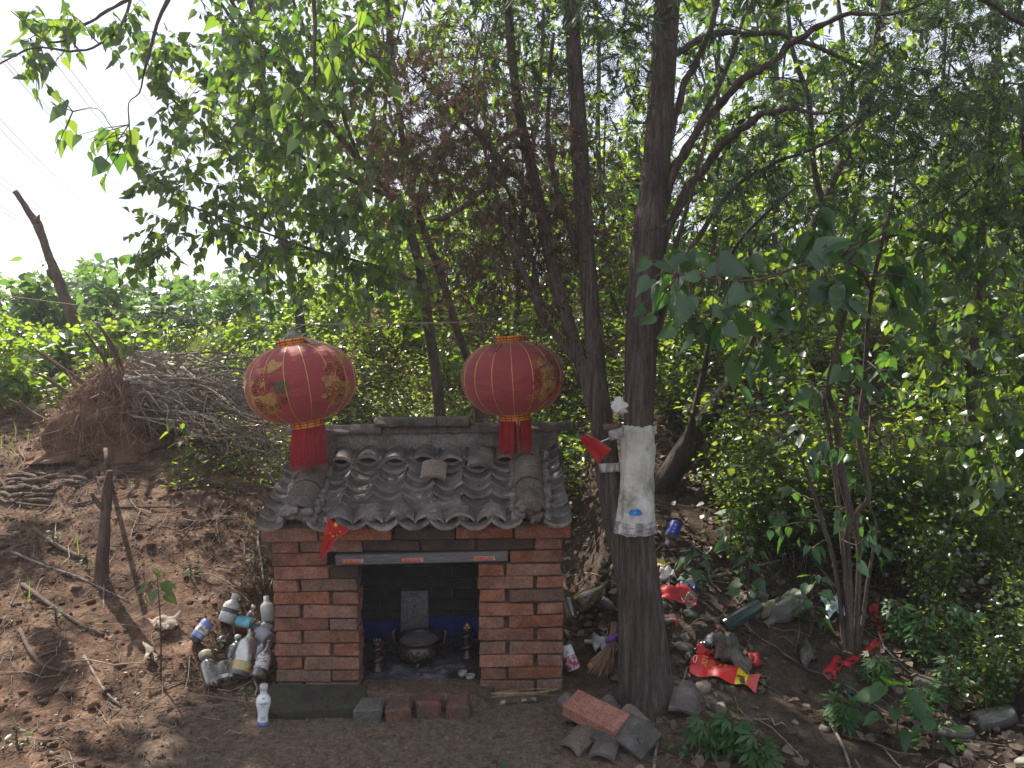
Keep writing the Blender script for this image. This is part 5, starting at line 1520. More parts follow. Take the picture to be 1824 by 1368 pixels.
def twigs(name, label, n, xr, yr, lr, rr, m, keep=None, seed=0, lift=.03):
    mb = MB()
    for k in range(n):
        x, y = R.uniform(*xr), R.uniform(*yr)
        if keep is not None and not keep(x, y): continue
        a = R.uniform(0, 6.28); L = R.uniform(*lr); r = R.uniform(*rr)
        pts = []
        for q in range(4):
            t = (q / 3 - .5) * L
            xx = x + math.cos(a) * t + R.normal(0, .05) * L; yy = y + math.sin(a) * t + R.normal(0, .05) * L
            pts.append((xx, yy, gz(xx, yy) + r + R.uniform(0, lift)))
        mb.tube(pts, [r, r * .9, r * .8, r * .4], 4, cap=False)
    return tag(mb.build(name, M[m]), label, None, kind='stuff')
twigs('twig_litter', 'thin dry twigs strewn over the left slope', 430, (-4.0, -1.05), (2.3, 6.0), (.05, .38), (.001, .004), 'twig')
twigs('straw_litter', 'short bits of dry straw over the left slope', 1500, (-3.9, -1.05), (2.3, 5.2), (.02, .13), (.0006, .0018), 'twig', lift=.012)
twigs('twig_litter', 'thin dry twigs among the litter on the right', 420, (.3, 3.6), (2.5, 5.6), (.06, .35), (.0012, .004), 'twig', keep=lambda x, y: x > .45 or y > 3.6)
def clods(name, label, n, xr, yr, sr, m, keep=None, flat=.7):
    mb = MB()
    for k in range(n):
        x, y = R.uniform(*xr), R.uniform(*yr)
        if keep is not None and not keep(x, y): continue
        s = R.uniform(*sr) * (R.random() ** 2 * 1.2 + .3)
        mb.box((x, y, gz(x, y) + s * .2), (s, s * R.uniform(.6, 1), s * flat * R.uniform(.6, 1)), Matrix.Rotation(R.uniform(0, 6), 3, 'Z') @ Matrix.Rotation(R.uniform(-.5, .5), 3, 'X'), s * .35, s * .18)
    return tag(mb.build(name, m, None, True), label, None, kind='stuff')
clods('earth_clods', 'crumbs and clods of red brown earth on the left slope', 2200, (-4.2, -1.05), (2.2, 6.4), (.005, .020), M['soil'])
clods('pebbles', 'small pebbles and crumbs on the yard and right bank', 900, (-1.0, 3.0), (2.3, 4.4), (.004, .014), M['soil'], keep=lambda x, y: not (-1.05 < x < .26 and y > 3.1))
M['rubble'] = mat('grey_rubble', [(0.3, (0.06, 0.05, 0.042)), (0.7, (0.17, 0.15, 0.13))], 12, .95, .5, 40, rnd=.3, island=True)
clods('rubble', 'grey stones and rubble in the litter heap right of the trunk', 45, (.55, 2.2), (2.75, 3.9), (.01, .026), M['rubble'])

# ------------------------------------------------------------------ single weeds and seedlings
def weed(name, label, cat, px, py, h, nl, size, T, leafm, seed=1, spread=.5, tiers=3, droop=.5, d=None, lean=(0, 0)):
    rs = np.random.default_rng(seed)
    b = G(px, py) if d is None else P(px, py, d)
    t = thing(name, label, cat, b)
    mb = MB(); top = np.array([lean[0], lean[1], h])
    sp = spline([(0, 0, -.02), tuple(top * .5 + rs.normal(0, .02, 3) * h), tuple(top)], 4)
    mb.tube(sp, np.linspace(.0045, .002, len(sp)), 5)
    lv = []
    for k in range(nl):
        t_ = (k + .5) / nl; f = 1 - (1 - t_) * spread
        p = top * f; a = k * 2.4 + rs.uniform(-.3, .3); L = size[1] * rs.uniform(.5, 1.1)
        o = np.array([math.cos(a), math.sin(a), .35])
        q = p + o * L * .6
        mb.tube([p, (p + q) / 2 + np.array([0, 0, .01]), q], [.0018, .0014, .001], 4, cap=False)
        lv.append((*q, *(o * np.array([1, 1, 0]) + np.array([0, 0, -droop * rs.uniform(.3, 1.3)])), *(rs.normal(0, .25, 3) + np.array([0, -.35, 1])), rs.uniform(*size)))
    mb.build('stem', M['bark2'], t)
    A = np.array(lv)
    leaf_obj('leaves', T, A[:, :3], A[:, 3:6], A[:, 6:9], A[:, 9], LF[leafm], t)
    return t
weed('seedling', 'seedling with drooping bright green leaves on a thin bare stem', 'seedling', 286, 1212, .44, 7, (.06, .095), T_HI, 'crest', 3, .18, droop=1.1)  # brighter leaf material: the sun glow is put into the colour
weed('seedling', 'small seedling with few leaves on the slope left of the shrine', 'seedling', 322, 872, .42, 8, (.05, .09), T_HI, 'crest', 4, .45, droop=.6)
weed('seedling', 'lobed green seedling in front of the brush pile', 'seedling', 292, 765, .55, 7, (.09, .15), T_LOBE, 'weed', 5, .4, droop=.3)
weed('seedling', 'tall lit seedling behind the uprooted stump', 'seedling', 118, 690, .50, 12, (.09, .14), T_HI, 'crest', 6, .8, droop=.3)
weed('seedling', 'bright seedling right above the uprooted stump', 'seedling', 150, 700, .40, 8, (.07, .11), T_HI, 'crest', 7, .6, droop=.3)
weed('sprig', 'little green sprig growing among the bottles', 'sprig', 440, 1252, .07, 6, (.02, .035), T_HI, 'weed', 8, .8)
weed('sprig', 'tiny sprig between the teal bottle and the clear bottle', 'sprig', 397, 1160, .06, 6, (.012, .022), T_HI, 'crest', 9, .8)
weed('sprig', 'small round leafed sprig at the left pier foot', 'sprig', 545, 1262, .04, 5, (.018, .028), T_HI, 'weed', 10, .9)
weed('sprig', 'small sprig on the yard in front of the right pier', 'sprig', 885, 1368, .03, 7, (.02, .03), T_OVAL, 'weed', 12, .9)
weed('heart_leaf_weed', 'heart leafed weed with broad green leaves at the lower right', 'weed', 1590, 1330, .24, 13, (.07, .12), T_HI, 'weed', 13, .85, droop=.5)
weed('heart_leaf_weed', 'second broad leafed weed at the lower right corner', 'weed', 1660, 1350, .16, 8, (.05, .09), T_HI, 'weed', 14, .8, droop=.5)
weed('round_leaf_weed', 'small round leafed weed below the tile heap', 'weed', 1208, 1348, .05, 7, (.025, .035), T_HI, 'weed', 15, .9, droop=.4)
weed('white_leaf_weed', 'pale green sprouting weed between the wrapper and the ribbon', 'weed', 1500, 1240, .08, 8, (.02, .04), T_HI, 'weed', 16, .9, droop=.3)
for k, (px, py, h, lab) in enumerate(((1255, 1340, .13, 'feathery mugwort plant left of the red wrapper tip'), (1310, 1345, .13, 'feathery mugwort plant under the red wrapper'), (1350, 1368, .12, 'feathery mugwort plant nearest to the lower picture edge'),
                                      (1640, 1180, .22, 'mugwort plant right of the red ribbon'), (1720, 1190, .26, 'tall mugwort plant at the right edge'), (1770, 1260, .18, 'mugwort plant beside the right hand stone block'), (1600, 1150, .2, 'thin mugwort plant behind the red ribbon'))):
    weed('mugwort', lab, 'weed', px, py, h, 26, (.04, .075), T_LOBE, 'weed', 30 + k, .92, droop=.35)
for k, (px, py, h, lab) in enumerate(((1500, 1300, .12, 'low mugwort left of the heart leafed weed'), (1560, 1225, .14, 'low mugwort below the red ribbon'), (1690, 1260, .2, 'bushy mugwort in front of the dark shrubs'), (1800, 1200, .22, 'bushy mugwort cut by the right picture edge'), (1640, 1290, .15, 'low mugwort behind the pale stone'))):
    weed('mugwort', lab, 'weed', px, py, h, 24, (.035, .065), T_LOBE, 'weed', 130 + k, .92, droop=.35)
for k, (px, py, h, lab) in enumerate(((1330, 1085, .30, 'shrublet with rounded dark leaves behind the green bottle'), (1240, 1060, .22, 'leafy vine shoot over the red plastic'), (1445, 1130, .28, 'shrublet with rounded leaves left of the white packet'), (1300, 1010, .3, 'dark shrublet on the bank above the litter'), (1400, 980, .3, 'dark shrublet left of the large shrub stems'))):
    weed('shrublet', lab, 'weed', px, py, h, 16, (.05, .085), T_HI, 'big', 50 + k, .85, droop=.5)
for k, (px, py) in enumerate(((100, 1110), (155, 1015), (340, 1030), (455, 1010), (30, 1330), (95, 970))):
    weed('weed_tuft', 'small green weed tuft on the left slope', 'weed', px, py, .07, 10, (.02, .035), T_OVAL, 'weed', 70 + k, .9, droop=.2)["group"] = 'weed tufts on the left slope'

# grass on the left bank
def grass(name, label, n, xr, yr, hr, keep, leafm='grass', seed=7):
    x = R.uniform(*xr, n); y = R.uniform(*yr, n)
    m = keep(x, y) & (fbm(x * 1.2, y * 1.2, seed, 3) + R.normal(0, .3, n) > -.1)
    x, y = x[m], y[m]; n = len(x)
    tv = np.array([(-.03, 0, 0), (.03, 0, 0), (.022, .6, .06), (-.022, .6, .06), (.0, 1.0, .22), (.0, 1.0, .22)]); tf = np.array([(0, 1, 2, 3), (3, 2, 4, 5)])
    ax = R.normal(0, .35, (n, 3)) + np.array([0, 0, 1]); nr = R.normal(0, 1, (n, 3))
    return tag(leaf_obj(name, (tv, tf), np.stack([x, y, ground(x, y) - .01], 1), ax, nr, R.uniform(*hr, n), LF[leafm]), label, None, kind='stuff')
grass('grass', 'sunlit green grass on the left bank', 26000, (-9, -1.6), (6.2, 11), (.08, .26), lambda x, y: y > 6.6 - .15 * (x + 3))
grass('grass', 'green grass patch at the left edge above the stump roots', 3800, (-5.2, -2.6), (5.2, 7.0), (.06, .20), lambda x, y: (fbm(x * 1.4, y * 1.4, 91, 2) > .0) & (y > 5.4 + .4 * (x + 4)))
grass('grass', 'sparse grass blades on the left slope', 1500, (-4.0, -1.2), (3.0, 6.6), (.05, .15), lambda x, y: fbm(x * 2.3, y * 2.3, 90, 2) > .35)
# ------------------------------------------------------------------ left: crop rows, dead trunk, power lines, uprooted stump, brush pile
crop = [bush('crop_plant', 1.0, .30, 6, 20, (.10, .17), 'crop', T=T_LOBE if s % 2 else T_LOW, seed=s, hang=.5) for s in (21, 22, 23, 24)]
spots = []
for k in range(90):
    y = R.uniform(8.3, 13.0); x = R.uniform(-.72 * y, -1.4 + .0 * y)
    if x > -2.2 and y < 9: continue
    spots.append((x, y, R.uniform(.65, 1.05)))
scatter(crop, spots, 'crop_plant', 'leafy crop plant of the field', 'plant', 'crop plants on the left bank')
drop(crop)
crp2 = [bush('bank_weed', .45, .25, 7, 20, (.05, .09), 'crest', seed=s) for s in (31, 32)]
scatter(crp2, [(R.uniform(-5.6, -1.5), R.uniform(6.1, 8.4), R.uniform(.5, 1.0)) for _ in range(52)] + [(R.uniform(-4.7, -3.9), R.uniform(7.0, 7.8), R.uniform(.8, 1.1)) for _ in range(8)], 'bank_weed', 'bright green crest weed', 'weed', 'weeds on the left crest')
drop(crp2)

# dead trunk
dt = MB()
pts = spline([(*P(138, 612, 8.0), .064), (*P(128, 565, 8.0), .058), (*P(116, 535, 8.0), .054), (*P(104, 500, 8.0), .056), (*P(92, 470, 8.0), .044), (*P(78, 430, 8.0), .038), (*P(66, 398, 8.0), .044), (*P(56, 385, 8.0), .034), (*P(40, 360, 8.0), .027), (*P(27, 341, 8.0), .025)], 4)
b = Vector(pts[0][:3])
dtr = thing('dead_trunk', 'bare broken dead trunk leaning left against the sky', 'dead tree', b)
dt.tube([Vector(q[:3]) - b for q in pts], [q[3] for q in pts], 12, wob=.22)
dt.build('trunk', M['deadwood'], dtr, True)
MB().tube([P(64, 398, 8.0) - b, P(68, 390, 7.95) - b, P(70, 382, 7.95) - b], [.035, .02, .006], 7, wob=.3).build('branch_stub', M['deadwood'], dtr, True)
MB().tube([P(100, 500, 8.0) - b, P(88, 490, 7.95) - b, P(84, 480, 7.93) - b], [.03, .02, .012], 7, wob=.3).build('branch_stub', M['deadwood'], dtr, True)

# power lines far off: pairs that run down to the right
M['wire'] = two('steel_wire', (0.35, 0.36, 0.40), rough=.5)
for k, (a, b2) in enumerate([((-30, 60), (300, 400)), ((-30, 70), (292, 402)), ((-30, 180), (280, 470)), ((-30, 198), (275, 474)), ((-30, 290), (255, 478)), ((-30, 303), (250, 482)),
                            ((-30, 345), (205, 465)), ((-30, 353), (195, 467)), ((-30, 398), (170, 462)), ((60, 60), (330, 380)), ((75, 55), (345, 382)), ((160, 30), (330, 250))]):
    A, B = P(*a, 60), P(*b2, 150)
    pts = []
    for q in range(13):
        t = q / 12; p = A.lerp(B, t); p.z -= 4 * t * (1 - t) * 1.2; pts.append(p)
    tag(MB().tube(pts, .028, 4).build('power_line', M['wire']), 'thin power line crossing the pale sky on the left', 'power line', 'power lines in the sky')

# wooden stake and fallen limbs on the slope
def limb_thing(name, label, cat, pts, m, n=8, wob=.2, group=None):
    sp = spline([(*p, r) for p, r in pts], 5); b = Vector(sp[0][:3])
    mb = MB(); mb.tube([Vector(q[:3]) - b for q in sp], [q[3] for q in sp], n, wob=wob)
    return tag(mb.build(name, M[m], None, True, loc=b), label, cat, group)
s0 = G(180, 1038)
limb_thing('wooden_stake', 'broken wooden stake standing upright on the left slope', 'stake', [(s0 - Vector((0, 0, .05)), .034), (P(182, 1000, s0.y), .033), (P(187, 930, s0.y), .028), (P(192, 870, s0.y), .024), (P(196, 838, s0.y), .014)], 'deadwood', 9, .18)
limb_thing('stake_stub', 'short broken side branch of the stake', 'branch', [(P(183, 905, s0.y - .02), .016), (P(172, 893, s0.y - .03), .013), (P(162, 878, s0.y - .04), .008)], 'deadwood', 7)
def on_g(px, py, up=.01):
    p = G(px, py); return p + Vector((0, 0, up))
for k, (pl, r, lab) in enumerate([([(-20, 892), (90, 905), (170, 893), (205, 880)], .010, 'dark crooked branch lying level with the stake'),
                                  ([(60, 945), (100, 975), (150, 1000)], .014, 'thick dark branch lying left below the stake'),
                                  ([(20, 985), (80, 1010), (150, 1035), (230, 1075)], .008, 'long thin branch running past the stake foot'),
                                  ([(40, 1045), (95, 1085), (150, 1120), (185, 1135)], .012, 'brown branch lying below the stake'),
                                  ([(35, 1125), (55, 1165), (80, 1190), (120, 1200)], .010, 'curved branch at the left picture edge'),
                                  ([(205, 905), (260, 905), (330, 905)], .007, 'thin branch on the earth right of the stake'),
                                  ([(185, 1020), (185, 1080), (190, 1130)], .004, 'thin pale twig hanging down from the stake foot'),
                                  ([(150, 1170), (185, 1230), (215, 1260)], .006, 'thin twig on the lower left earth'),
                                  ([(470, 905), (460, 960), (465, 1000), (470, 1040)], .008, 'grey root coming down beside the shrine roof corner')]):
    limb_thing('fallen_branch', lab, 'branch', [(on_g(*p, up=r), r * (1 - .12 * q)) for q, p in enumerate(pl)], 'twig' if k in (2, 6, 7, 8) else 'deadwood', 6, .25)
limb_thing('upright_twig', 'forked pale root twig above the stake', 'branch', [(G(195, 850), .016), (P(192, 830, s0.y + .3), .013), (P(188, 800, s0.y + .35), .012)], 'deadwood', 6)

# uprooted stump
c0 = G(200, 815)
Yc = c0.y + .25
cen = P(185, 735, Yc)
st_ = thing('uprooted_stump', 'uprooted tree stump with a brown mat of soil and roots', 'stump', (cen.x, Yc, gz(cen.x, Yc)))
zb = gz(cen.x, Yc)
M['rootmat'] = mat('root_mat', [(0.3, (0.085, 0.042, 0.026)), (0.55, (0.18, 0.096, 0.058)), (0.8, (0.29, 0.17, 0.11))], 11, .97, 1.0, 26, bdist=.03, stretch=(1, 1, .5))
v = []; f = []; NA, NB = 44, 22
Hs = P(200, 645, Yc).z - zb
for b_ in range(NB + 1):
    t = b_ / NB
    for a in range(NA):
        an = 2 * math.pi * a / NA
        rr = (0.37 * (1 - t) ** .6 + .06) * (1 + .30 * float(fbm(a * .32, b_ * .35, 77, 3)) + .14 * float(fbm(a * 1.5, b_ * 1.2, 78, 2)))
        cx = .12 * t
        v.append((cx + rr * math.cos(an) * 1.15, rr * math.sin(an) * .75, t * Hs - .05))
for b_ in range(NB):
    for a in range(NA):
        c = (a + 1) % NA; f.append((b_ * NA + a, b_ * NA + c, (b_ + 1) * NA + c, (b_ + 1) * NA + a))
f.append(tuple(NB * NA + a for a in range(NA)))
MB().add(v, f).build('soil_mat', M['rootmat'], st_, True)
rf = MB()
for k in range(1500):
    t = R.random() ** .8; an = R.uniform(0, 6.28); rr = (0.36 * (1 - t) ** .6 + .05)
    p = np.array([.12 * t + rr * math.cos(an) * 1.15, rr * math.sin(an) * .75, t * Hs - .02])
    o = np.array([math.cos(an) * .5, math.sin(an) * .5, R.normal(-.2, .8)]) + R.normal(0, .7, 3)
    L = R.uniform(.03, .15)
    m_ = p + o * L * .5 + R.normal(0, .02, 3); e = p + o * L + np.array([0, 0, -.3 * L]); r = R.uniform(.0009, .0035) if R.random() < .9 else R.uniform(.004, .010)
    rf.tube([p - o * .02, m_, e], [r, r * .8, r * .3], 4, cap=False)
M['root'] = mat('root_fibre', [(0.3, (0.14, 0.072, 0.045)), (0.7, (0.34, 0.21, 0.14))], 12, .95, rnd=.35, island=True)
o = rf.build('root_fibres', M['root'], st_, True); tag(o, kind='stuff')
org = Vector(st_.location)
for pl, r in (([(225, 690), (210, 640), (190, 600), (172, 575)], .026), ([(205, 690), (185, 640), (165, 610), (150, 588)], .018), ([(185, 720), (145, 680), (100, 650), (60, 620)], .022), ([(165, 730), (120, 700), (85, 675), (55, 662)], .020),
              ([(110, 770), (70, 745), (40, 725), (15, 712)], .030), ([(120, 780), (90, 755), (55, 735), (35, 715)], .022), ([(180, 760), (215, 745), (245, 772), (250, 770)], .028), ([(110, 800), (60, 815), (10, 830), (-20, 840)], .026),
              ([(190, 790), (195, 820), (193, 850)], .020), ([(215, 740), (260, 755), (290, 758)], .016), ([(240, 690), (262, 672), (280, 668)], .018)):
    sp = spline([(*(P(a, b_, Yc - .05 - .12 * q / 3) - org), r * (1 - .22 * q)) for q, (a, b_) in enumerate(pl)], 4)
    MB().tube([q[:3] for q in sp], [q[3] for q in sp], 7, wob=.3).build('root', M['deadwood'], st_, True)

# brush pile: single branches first, the fine rest as one mass
M['brush'] = mat('grey_brush', [(0.3, (0.12, 0.096, 0.082)), (0.7, (0.34, 0.285, 0.245))], 14, .92, rnd=.45, island=False, world=True)
def brush_path(big_):
    xs, xe = R.uniform(215, 330), R.uniform(380, 560)
    y0 = R.uniform(630, 745); y1 = y0 + R.normal(12, 34)
    d0_, d1_ = Yc + R.uniform(-.5, .35), Yc + R.uniform(-.9, .2)
    out = []
    for q in range(5):
        t = q / 4
        p = P(xs + (xe - xs) * t, y0 + (y1 - y0) * t + R.normal(0, 6), d0_ + (d1_ - d0_) * t)
        p.z = max(p.z, gz(p.x, p.y) + .01)
        out.append(p)
    return out
for k in range(95):
    pth = brush_path(True); r = R.uniform(.003, .015) * (1 if R.random() < .8 else 1.4)
    o = limb_thing('cut_branch', 'bare grey branch in the brush pile behind the left lantern', 'branch', [(p, r * (1 - .17 * q)) for q, p in enumerate(pth)], 'brush', 5, .2, 'branches of the brush pile')
fine = MB()
for k in range(850):
    xs, ys = R.uniform(220, 490), R.uniform(620, 840)
    if ys > 700 + (xs - 220) * .55: continue
    d = Yc + R.uniform(-.9, .1)
    a = R.normal(.25, .8); L = R.uniform(20, 90)
    q = []
    for t in (0, .33, .66, 1):
        p = P(xs + math.cos(a) * L * t + R.normal(0, 3), ys + math.sin(a) * L * t + R.normal(0, 3), d - .1 * t); p.z = max(p.z, gz(p.x, p.y) + .004); q.append(p)
    r = R.uniform(.0013, .0052)
    fine.tube(q, [r, r, r * .8, r * .4], 4, cap=False)
tag(fine.build('brush_twigs', M['twig']), 'tangle of fine grey twigs in and below the brush pile', None, kind='stuff')
# small heaps of firewood chips at the left edge
for (x0, x1, y0, y1, n, lab) in ((0, 85, 868, 898, 22, 'small brown root chunk in the chip heap at the left edge'), (20, 150, 845, 868, 16, 'small root chunk below the uprooted stump'), (0, 40, 940, 985, 8, 'root chunk at the left edge below the stake')):
    for k in range(n):
        p = G(R.uniform(x0, x1), R.uniform(y0, y1)); a = R.normal(0, .5); L = R.uniform(.03, .08); r = R.uniform(.008, .018)
        dv = Vector((math.cos(a) * L, math.sin(a) * L, R.uniform(-.01, .015)))
        limb_thing('root_chunk', lab, 'wood chunk', [(p - dv + Vector((0, 0, r)), r * .7), (p + Vector((0, 0, r * 1.3)), r), (p + dv + Vector((0, 0, r)), r * .6)], 'deadwood', 6, .3, 'root chunks on the left')
for (px, py, s, lab) in ((150, 835, .055, 'round earth clod in front of the uprooted stump'), (165, 850, .04, 'smaller earth clod right of the round one')):
    p = G(px, py)
    v = []; f = []
    mb = MB().lathe([(0, -s)] + [(s * math.cos(a) * R.uniform(.85, 1.1), s * math.sin(a)) for a in np.linspace(-1.2, 1.2, 6)] + [(0, s)], 9)
    tag(mb.build('earth_clod', M['soil'], None, True, loc=p + Vector((0, 0, s * .6)), scale=(1.2, 1, .85)), lab, 'clod')
# ------------------------------------------------------------------ bottles, cans and rubbish
M['g_clear'] = glassmat('dusty_clear_glass', (0.88, 0.91, 0.90), .06, .97, dk=.10)
M['g_green'] = glassmat('pale_green_glass', (0.72, 0.86, 0.80), .06, .95, dk=.12)
M['g_teal'] = glassmat('dark_teal_glass', (0.02, 0.10, 0.085), .18, .3, (0.05, 0.09, 0.075), .35)
M['g_tan'] = glassmat('muddy_glass', (0.62, 0.50, 0.36), .12, .8, (0.28, 0.22, 0.16), .35)
M['g_grey'] = glassmat('dirty_grey_glass', (0.50, 0.53, 0.52), .15, .7, (0.20, 0.19, 0.17), .35)
M['g_dark'] = glassmat('dark_smoky_glass', (0.10, 0.11, 0.12), .15, .6, (0.10, 0.09, 0.08), .3)
M['g_amber'] = glassmat('amber_glass', (0.55, 0.26, 0.03), .12, .7, (0.3, 0.16, .05), .2)
M['milky'] = mat('milky_plastic', [(0.3, (0.34, 0.33, 0.31)), (0.7, (0.62, 0.61, 0.58))], 14, .45, speck=.06)
M['white'] = mat('off_white_glaze', [(0.3, (0.62, 0.62, 0.63)), (0.7, (0.80, 0.80, 0.80))], 9, .3, spec=.5, ramp2=((.35, .30, .25), .62, .8), scale2=9, speck=.06)
M['greyplastic'] = mat('grey_plastic', [(0.3, (0.26, 0.26, 0.27)), (0.7, (0.42, 0.42, 0.43))], 12, .5, speck=.06)
M['silver'] = mat('brushed_tin', [(0.3, (0.42, 0.40, 0.37)), (0.7, (0.66, 0.64, 0.60))], 12, .32, metal=.85, speck=.06)
M['dark_metal_and_shade'] = mat('dark_tin_and_shade', [(0.3, (0.05, 0.05, 0.05)), (0.7, (0.13, 0.12, 0.115))], 14, .5, metal=.3, speck=.06)
M['blue'] = mat('blue_label', [(0.3, (0.015, 0.03, 0.22)), (0.7, (0.03, 0.06, 0.38))], 14, .4, speck=.06)
M['blue_pale'] = mat('pale_blue_can', [(0.3, (0.10, 0.13, 0.34)), (0.6, (0.22, 0.26, 0.50)), (0.75, (0.5, 0.52, 0.6))], 14, .35, metal=.3, speck=.06)
M['teal'] = mat('teal_label', [(0.3, (0.04, 0.25, 0.30)), (0.55, (0.12, 0.45, 0.52)), (0.7, (0.45, 0.55, 0.70))], 22, .5, speck=.06)
M['red'] = mat('red_label', [(0.3, (0.40, 0.015, 0.02)), (0.7, (0.55, 0.03, 0.03))], 12, .5, speck=.06)
M['red_plastic'] = mat('red_plastic_sheet', [(0.3, (0.26, 0.010, 0.014)), (0.55, (0.42, 0.022, 0.028)), (0.75, (0.34, 0.09, 0.075))], 14, .5, speck=.06)
M['pink'] = mat('pink_pattern', [(0.44, (0.62, 0.60, 0.60)), (0.50, (0.45, 0.05, 0.14))], 70, .5, detail=2, speck=.06)
M['cream_cap'] = two('cream_cap', (0.55, 0.48, 0.33), rough=.5)
M['brown_cap'] = two('brown_cap', (0.14, 0.045, 0.035), rough=.5)
M['gold_cap'] = mat('gold_foil', [(0.3, (0.40, 0.20, 0.03)), (0.7, (0.70, 0.40, 0.08))], 16, .35, metal=.5, speck=.06)
M['black'] = two('black_plastic', (0.02, 0.02, 0.022), rough=.5)
M['paper_lab'] = mat('printed_paper_label', [(0.42, (0.55, 0.52, 0.50)), (0.5, (0.62, 0.6, 0.56)), (0.58, (0.25, 0.2, 0.2))], 60, .7, detail=2, speck=.06)
M['gold_lab'] = mat('gold_pattern_label', [(0.42, (0.45, 0.42, 0.36)), (0.52, (0.52, 0.38, 0.10))], 50, .5, detail=2, speck=.06)
M['olive'] = mat('olive_tin', [(0.3, (0.085, 0.08, 0.05)), (0.7, (0.17, 0.155, 0.10))], 9, .6)
M['cloth_grey'] = mat('grey_rotten_cloth', [(0.3, (0.055, 0.05, 0.042)), (0.7, (0.15, 0.135, 0.115))], 9, .95, .6, 30)
M['card'] = mat('tan_board', [(0.3, (0.17, 0.135, 0.10)), (0.7, (0.30, 0.245, 0.19))], 10, .9, .4, 30)

PROF = {
 'wine': [(.0, 0), (.92, 0), (1, .03), (1, .52), (.92, .60), (.60, .70), (.36, .78), (.33, .95), (.40, .955), (.40, 1.0)],
 'round': [(.0, 0), (.8, 0), (1, .05), (1, .58), (.9, .68), (.5, .78), (.42, .82), (.42, 1.0)],
 'flask': [(.0, 0), (.9, 0), (1, .04), (1, .62), (.88, .70), (.45, .76), (.42, .80), (.42, 1.0)],
 'can': [(.0, 0), (.82, 0), (.86, .015), (1, .05), (1, .94), (.88, .985), (.88, 1.0)],
 'vase': [(.0, 0), (.76, 0), (.80, .02), (.70, .10), (.66, .22), (.74, .36), (.94, .50), (1, .58), (.95, .67), (.70, .745), (.50, .775), (.46, .80), (.46, .90), (.50, .905)],
 'tube': [(.0, 0), (.94, 0), (1, .02), (1, .98), (.94, 1.0)],
 'tin': [(.93, .06), (.93, 0), (1, 0), (1, .66), (.9, .76), (.55, .85), (.40, .89), (.40, 1.0)],
 'long': [(.0, 0), (.88, 0), (1, .06), (1, .34), (.86, .46), (.55, .62), (.36, .76), (.30, .95), (.38, .96), (.38, 1.0)],
}
def bottle(name, label, cat, A, B, rpx, kind, m, cap=None, capm=None, bands=(), d=None, dB=0.0, text=None, group=None, lift=True):
    """A = foot, B = mouth in photo pixels; bands: (z0,z1,material,name)"""
    dA = d if d is not None else G(*A).y
    a = P(*A, dA); b = P(*B, dA + dB)
    r = rpx / FPX * dA
    if lift:
        df = max(0, gz(a.x, a.y) + r * .55 - a.z, gz(b.x, b.y) + r * .25 - b.z) if abs((b - a).normalized().z) < .9 else gz(a.x, a.y) - a.z
        a.z += df; b.z += df
    L = (b - a).length
    t = thing(name, label, cat, a, group=group)
    t.rotation_mode = 'QUATERNION'
    t.rotation_quaternion = (b - a).to_track_quat('Z', 'Y')
    pr = [(q * r, z * L) for q, z in PROF[kind]]
    if m.startswith('g_'):
        th = r * .10; pr = pr + [(max(q - th, 0), z) for q, z in pr[::-1][:-1]]
        body = MB().lathe(pr, 22, close=True).build('body', M[m], t, True)
    else:
        body = MB().lathe(pr, 22).build('body', M[m], t, True)
    top = PROF[kind][-1][0] * r
    if cap:
        MB().lathe([(top * cap[0] * .9, L * cap[1]), (top * cap[0], L * cap[1] + .001), (top * cap[0], L * 1.02), (top * cap[0] * .85, L * 1.035)], 16).build('cap', M[capm], t, True)
    elif kind not in ('tube',):
        MB().lathe([(0, L * .97), (top * .85, L * .975)], 12, close=True).build('mouth', M['black'], t)
    for z0, z1, bm, nm in bands:
        def rad_at(z):
            q = PROF[kind]
            for k in range(len(q) - 1):
                if q[k][1] <= z <= q[k + 1][1] and q[k + 1][1] > q[k][1]:
                    f_ = (z - q[k][1]) / (q[k + 1][1] - q[k][1]); return (q[k][0] + (q[k + 1][0] - q[k][0]) * f_) * r
            return r
        zz = np.linspace(z0, z1, 6)
        MB().lathe([(rad_at(z) + .0007, z * L) for z in zz], 22, close=True).build(nm, M[bm], t, True)
    if text:                                           # lettering wrapped on the side that faces the viewer
        q = t.rotation_quaternion.to_matrix().inverted() @ (Vector((0, 0, CAMZ)) - a)
        a0 = math.atan2(q.y, q.x)
        for body_t, z, sz, tm in text:
            tv, tf = text_mesh(body_t, sz)
            rr = r * 1.0 + .0012
            if kind == 'vase': rr = np.interp(z, [x[1] for x in PROF['vase']], [x[0] for x in PROF['vase']]) * r + .0012
            MB().add([(rr * math.cos(a0 + v[0] / rr), rr * math.sin(a0 + v[0] / rr), z * L + v[1]) for v in tv], tf).build('lettering', M[tm], t)
    return t
GL = 'bottles heaped left of the shrine'
bottle('porcelain_bottle', 'white porcelain bottle with blue lettering standing at the left pier', 'bottle', (468, 1290), (470, 1222), 13.5, 'vase', 'white', (1.1, .90), 'milky', [(.0, .10, 'blue_pale', 'blue_foot')], dB=0,
       text=[('国', .72, .012, 'blue'), ('八家唯计', .60, .0115, 'ink'), ('酒坊', .535, .006, 'brown_cap'), ('园', .2, .02, 'blue_pale')], group=None)
bottle('drink_can', 'blue drink can lying apart left of the bottles', 'can', (345, 1150), (372, 1114), 12, 'can', 'blue_pale', bands=[(.0, .22, 'dark_metal_and_shade', 'dark_base'), (.45, .75, 'paper_lab', 'label')], dB=.05)
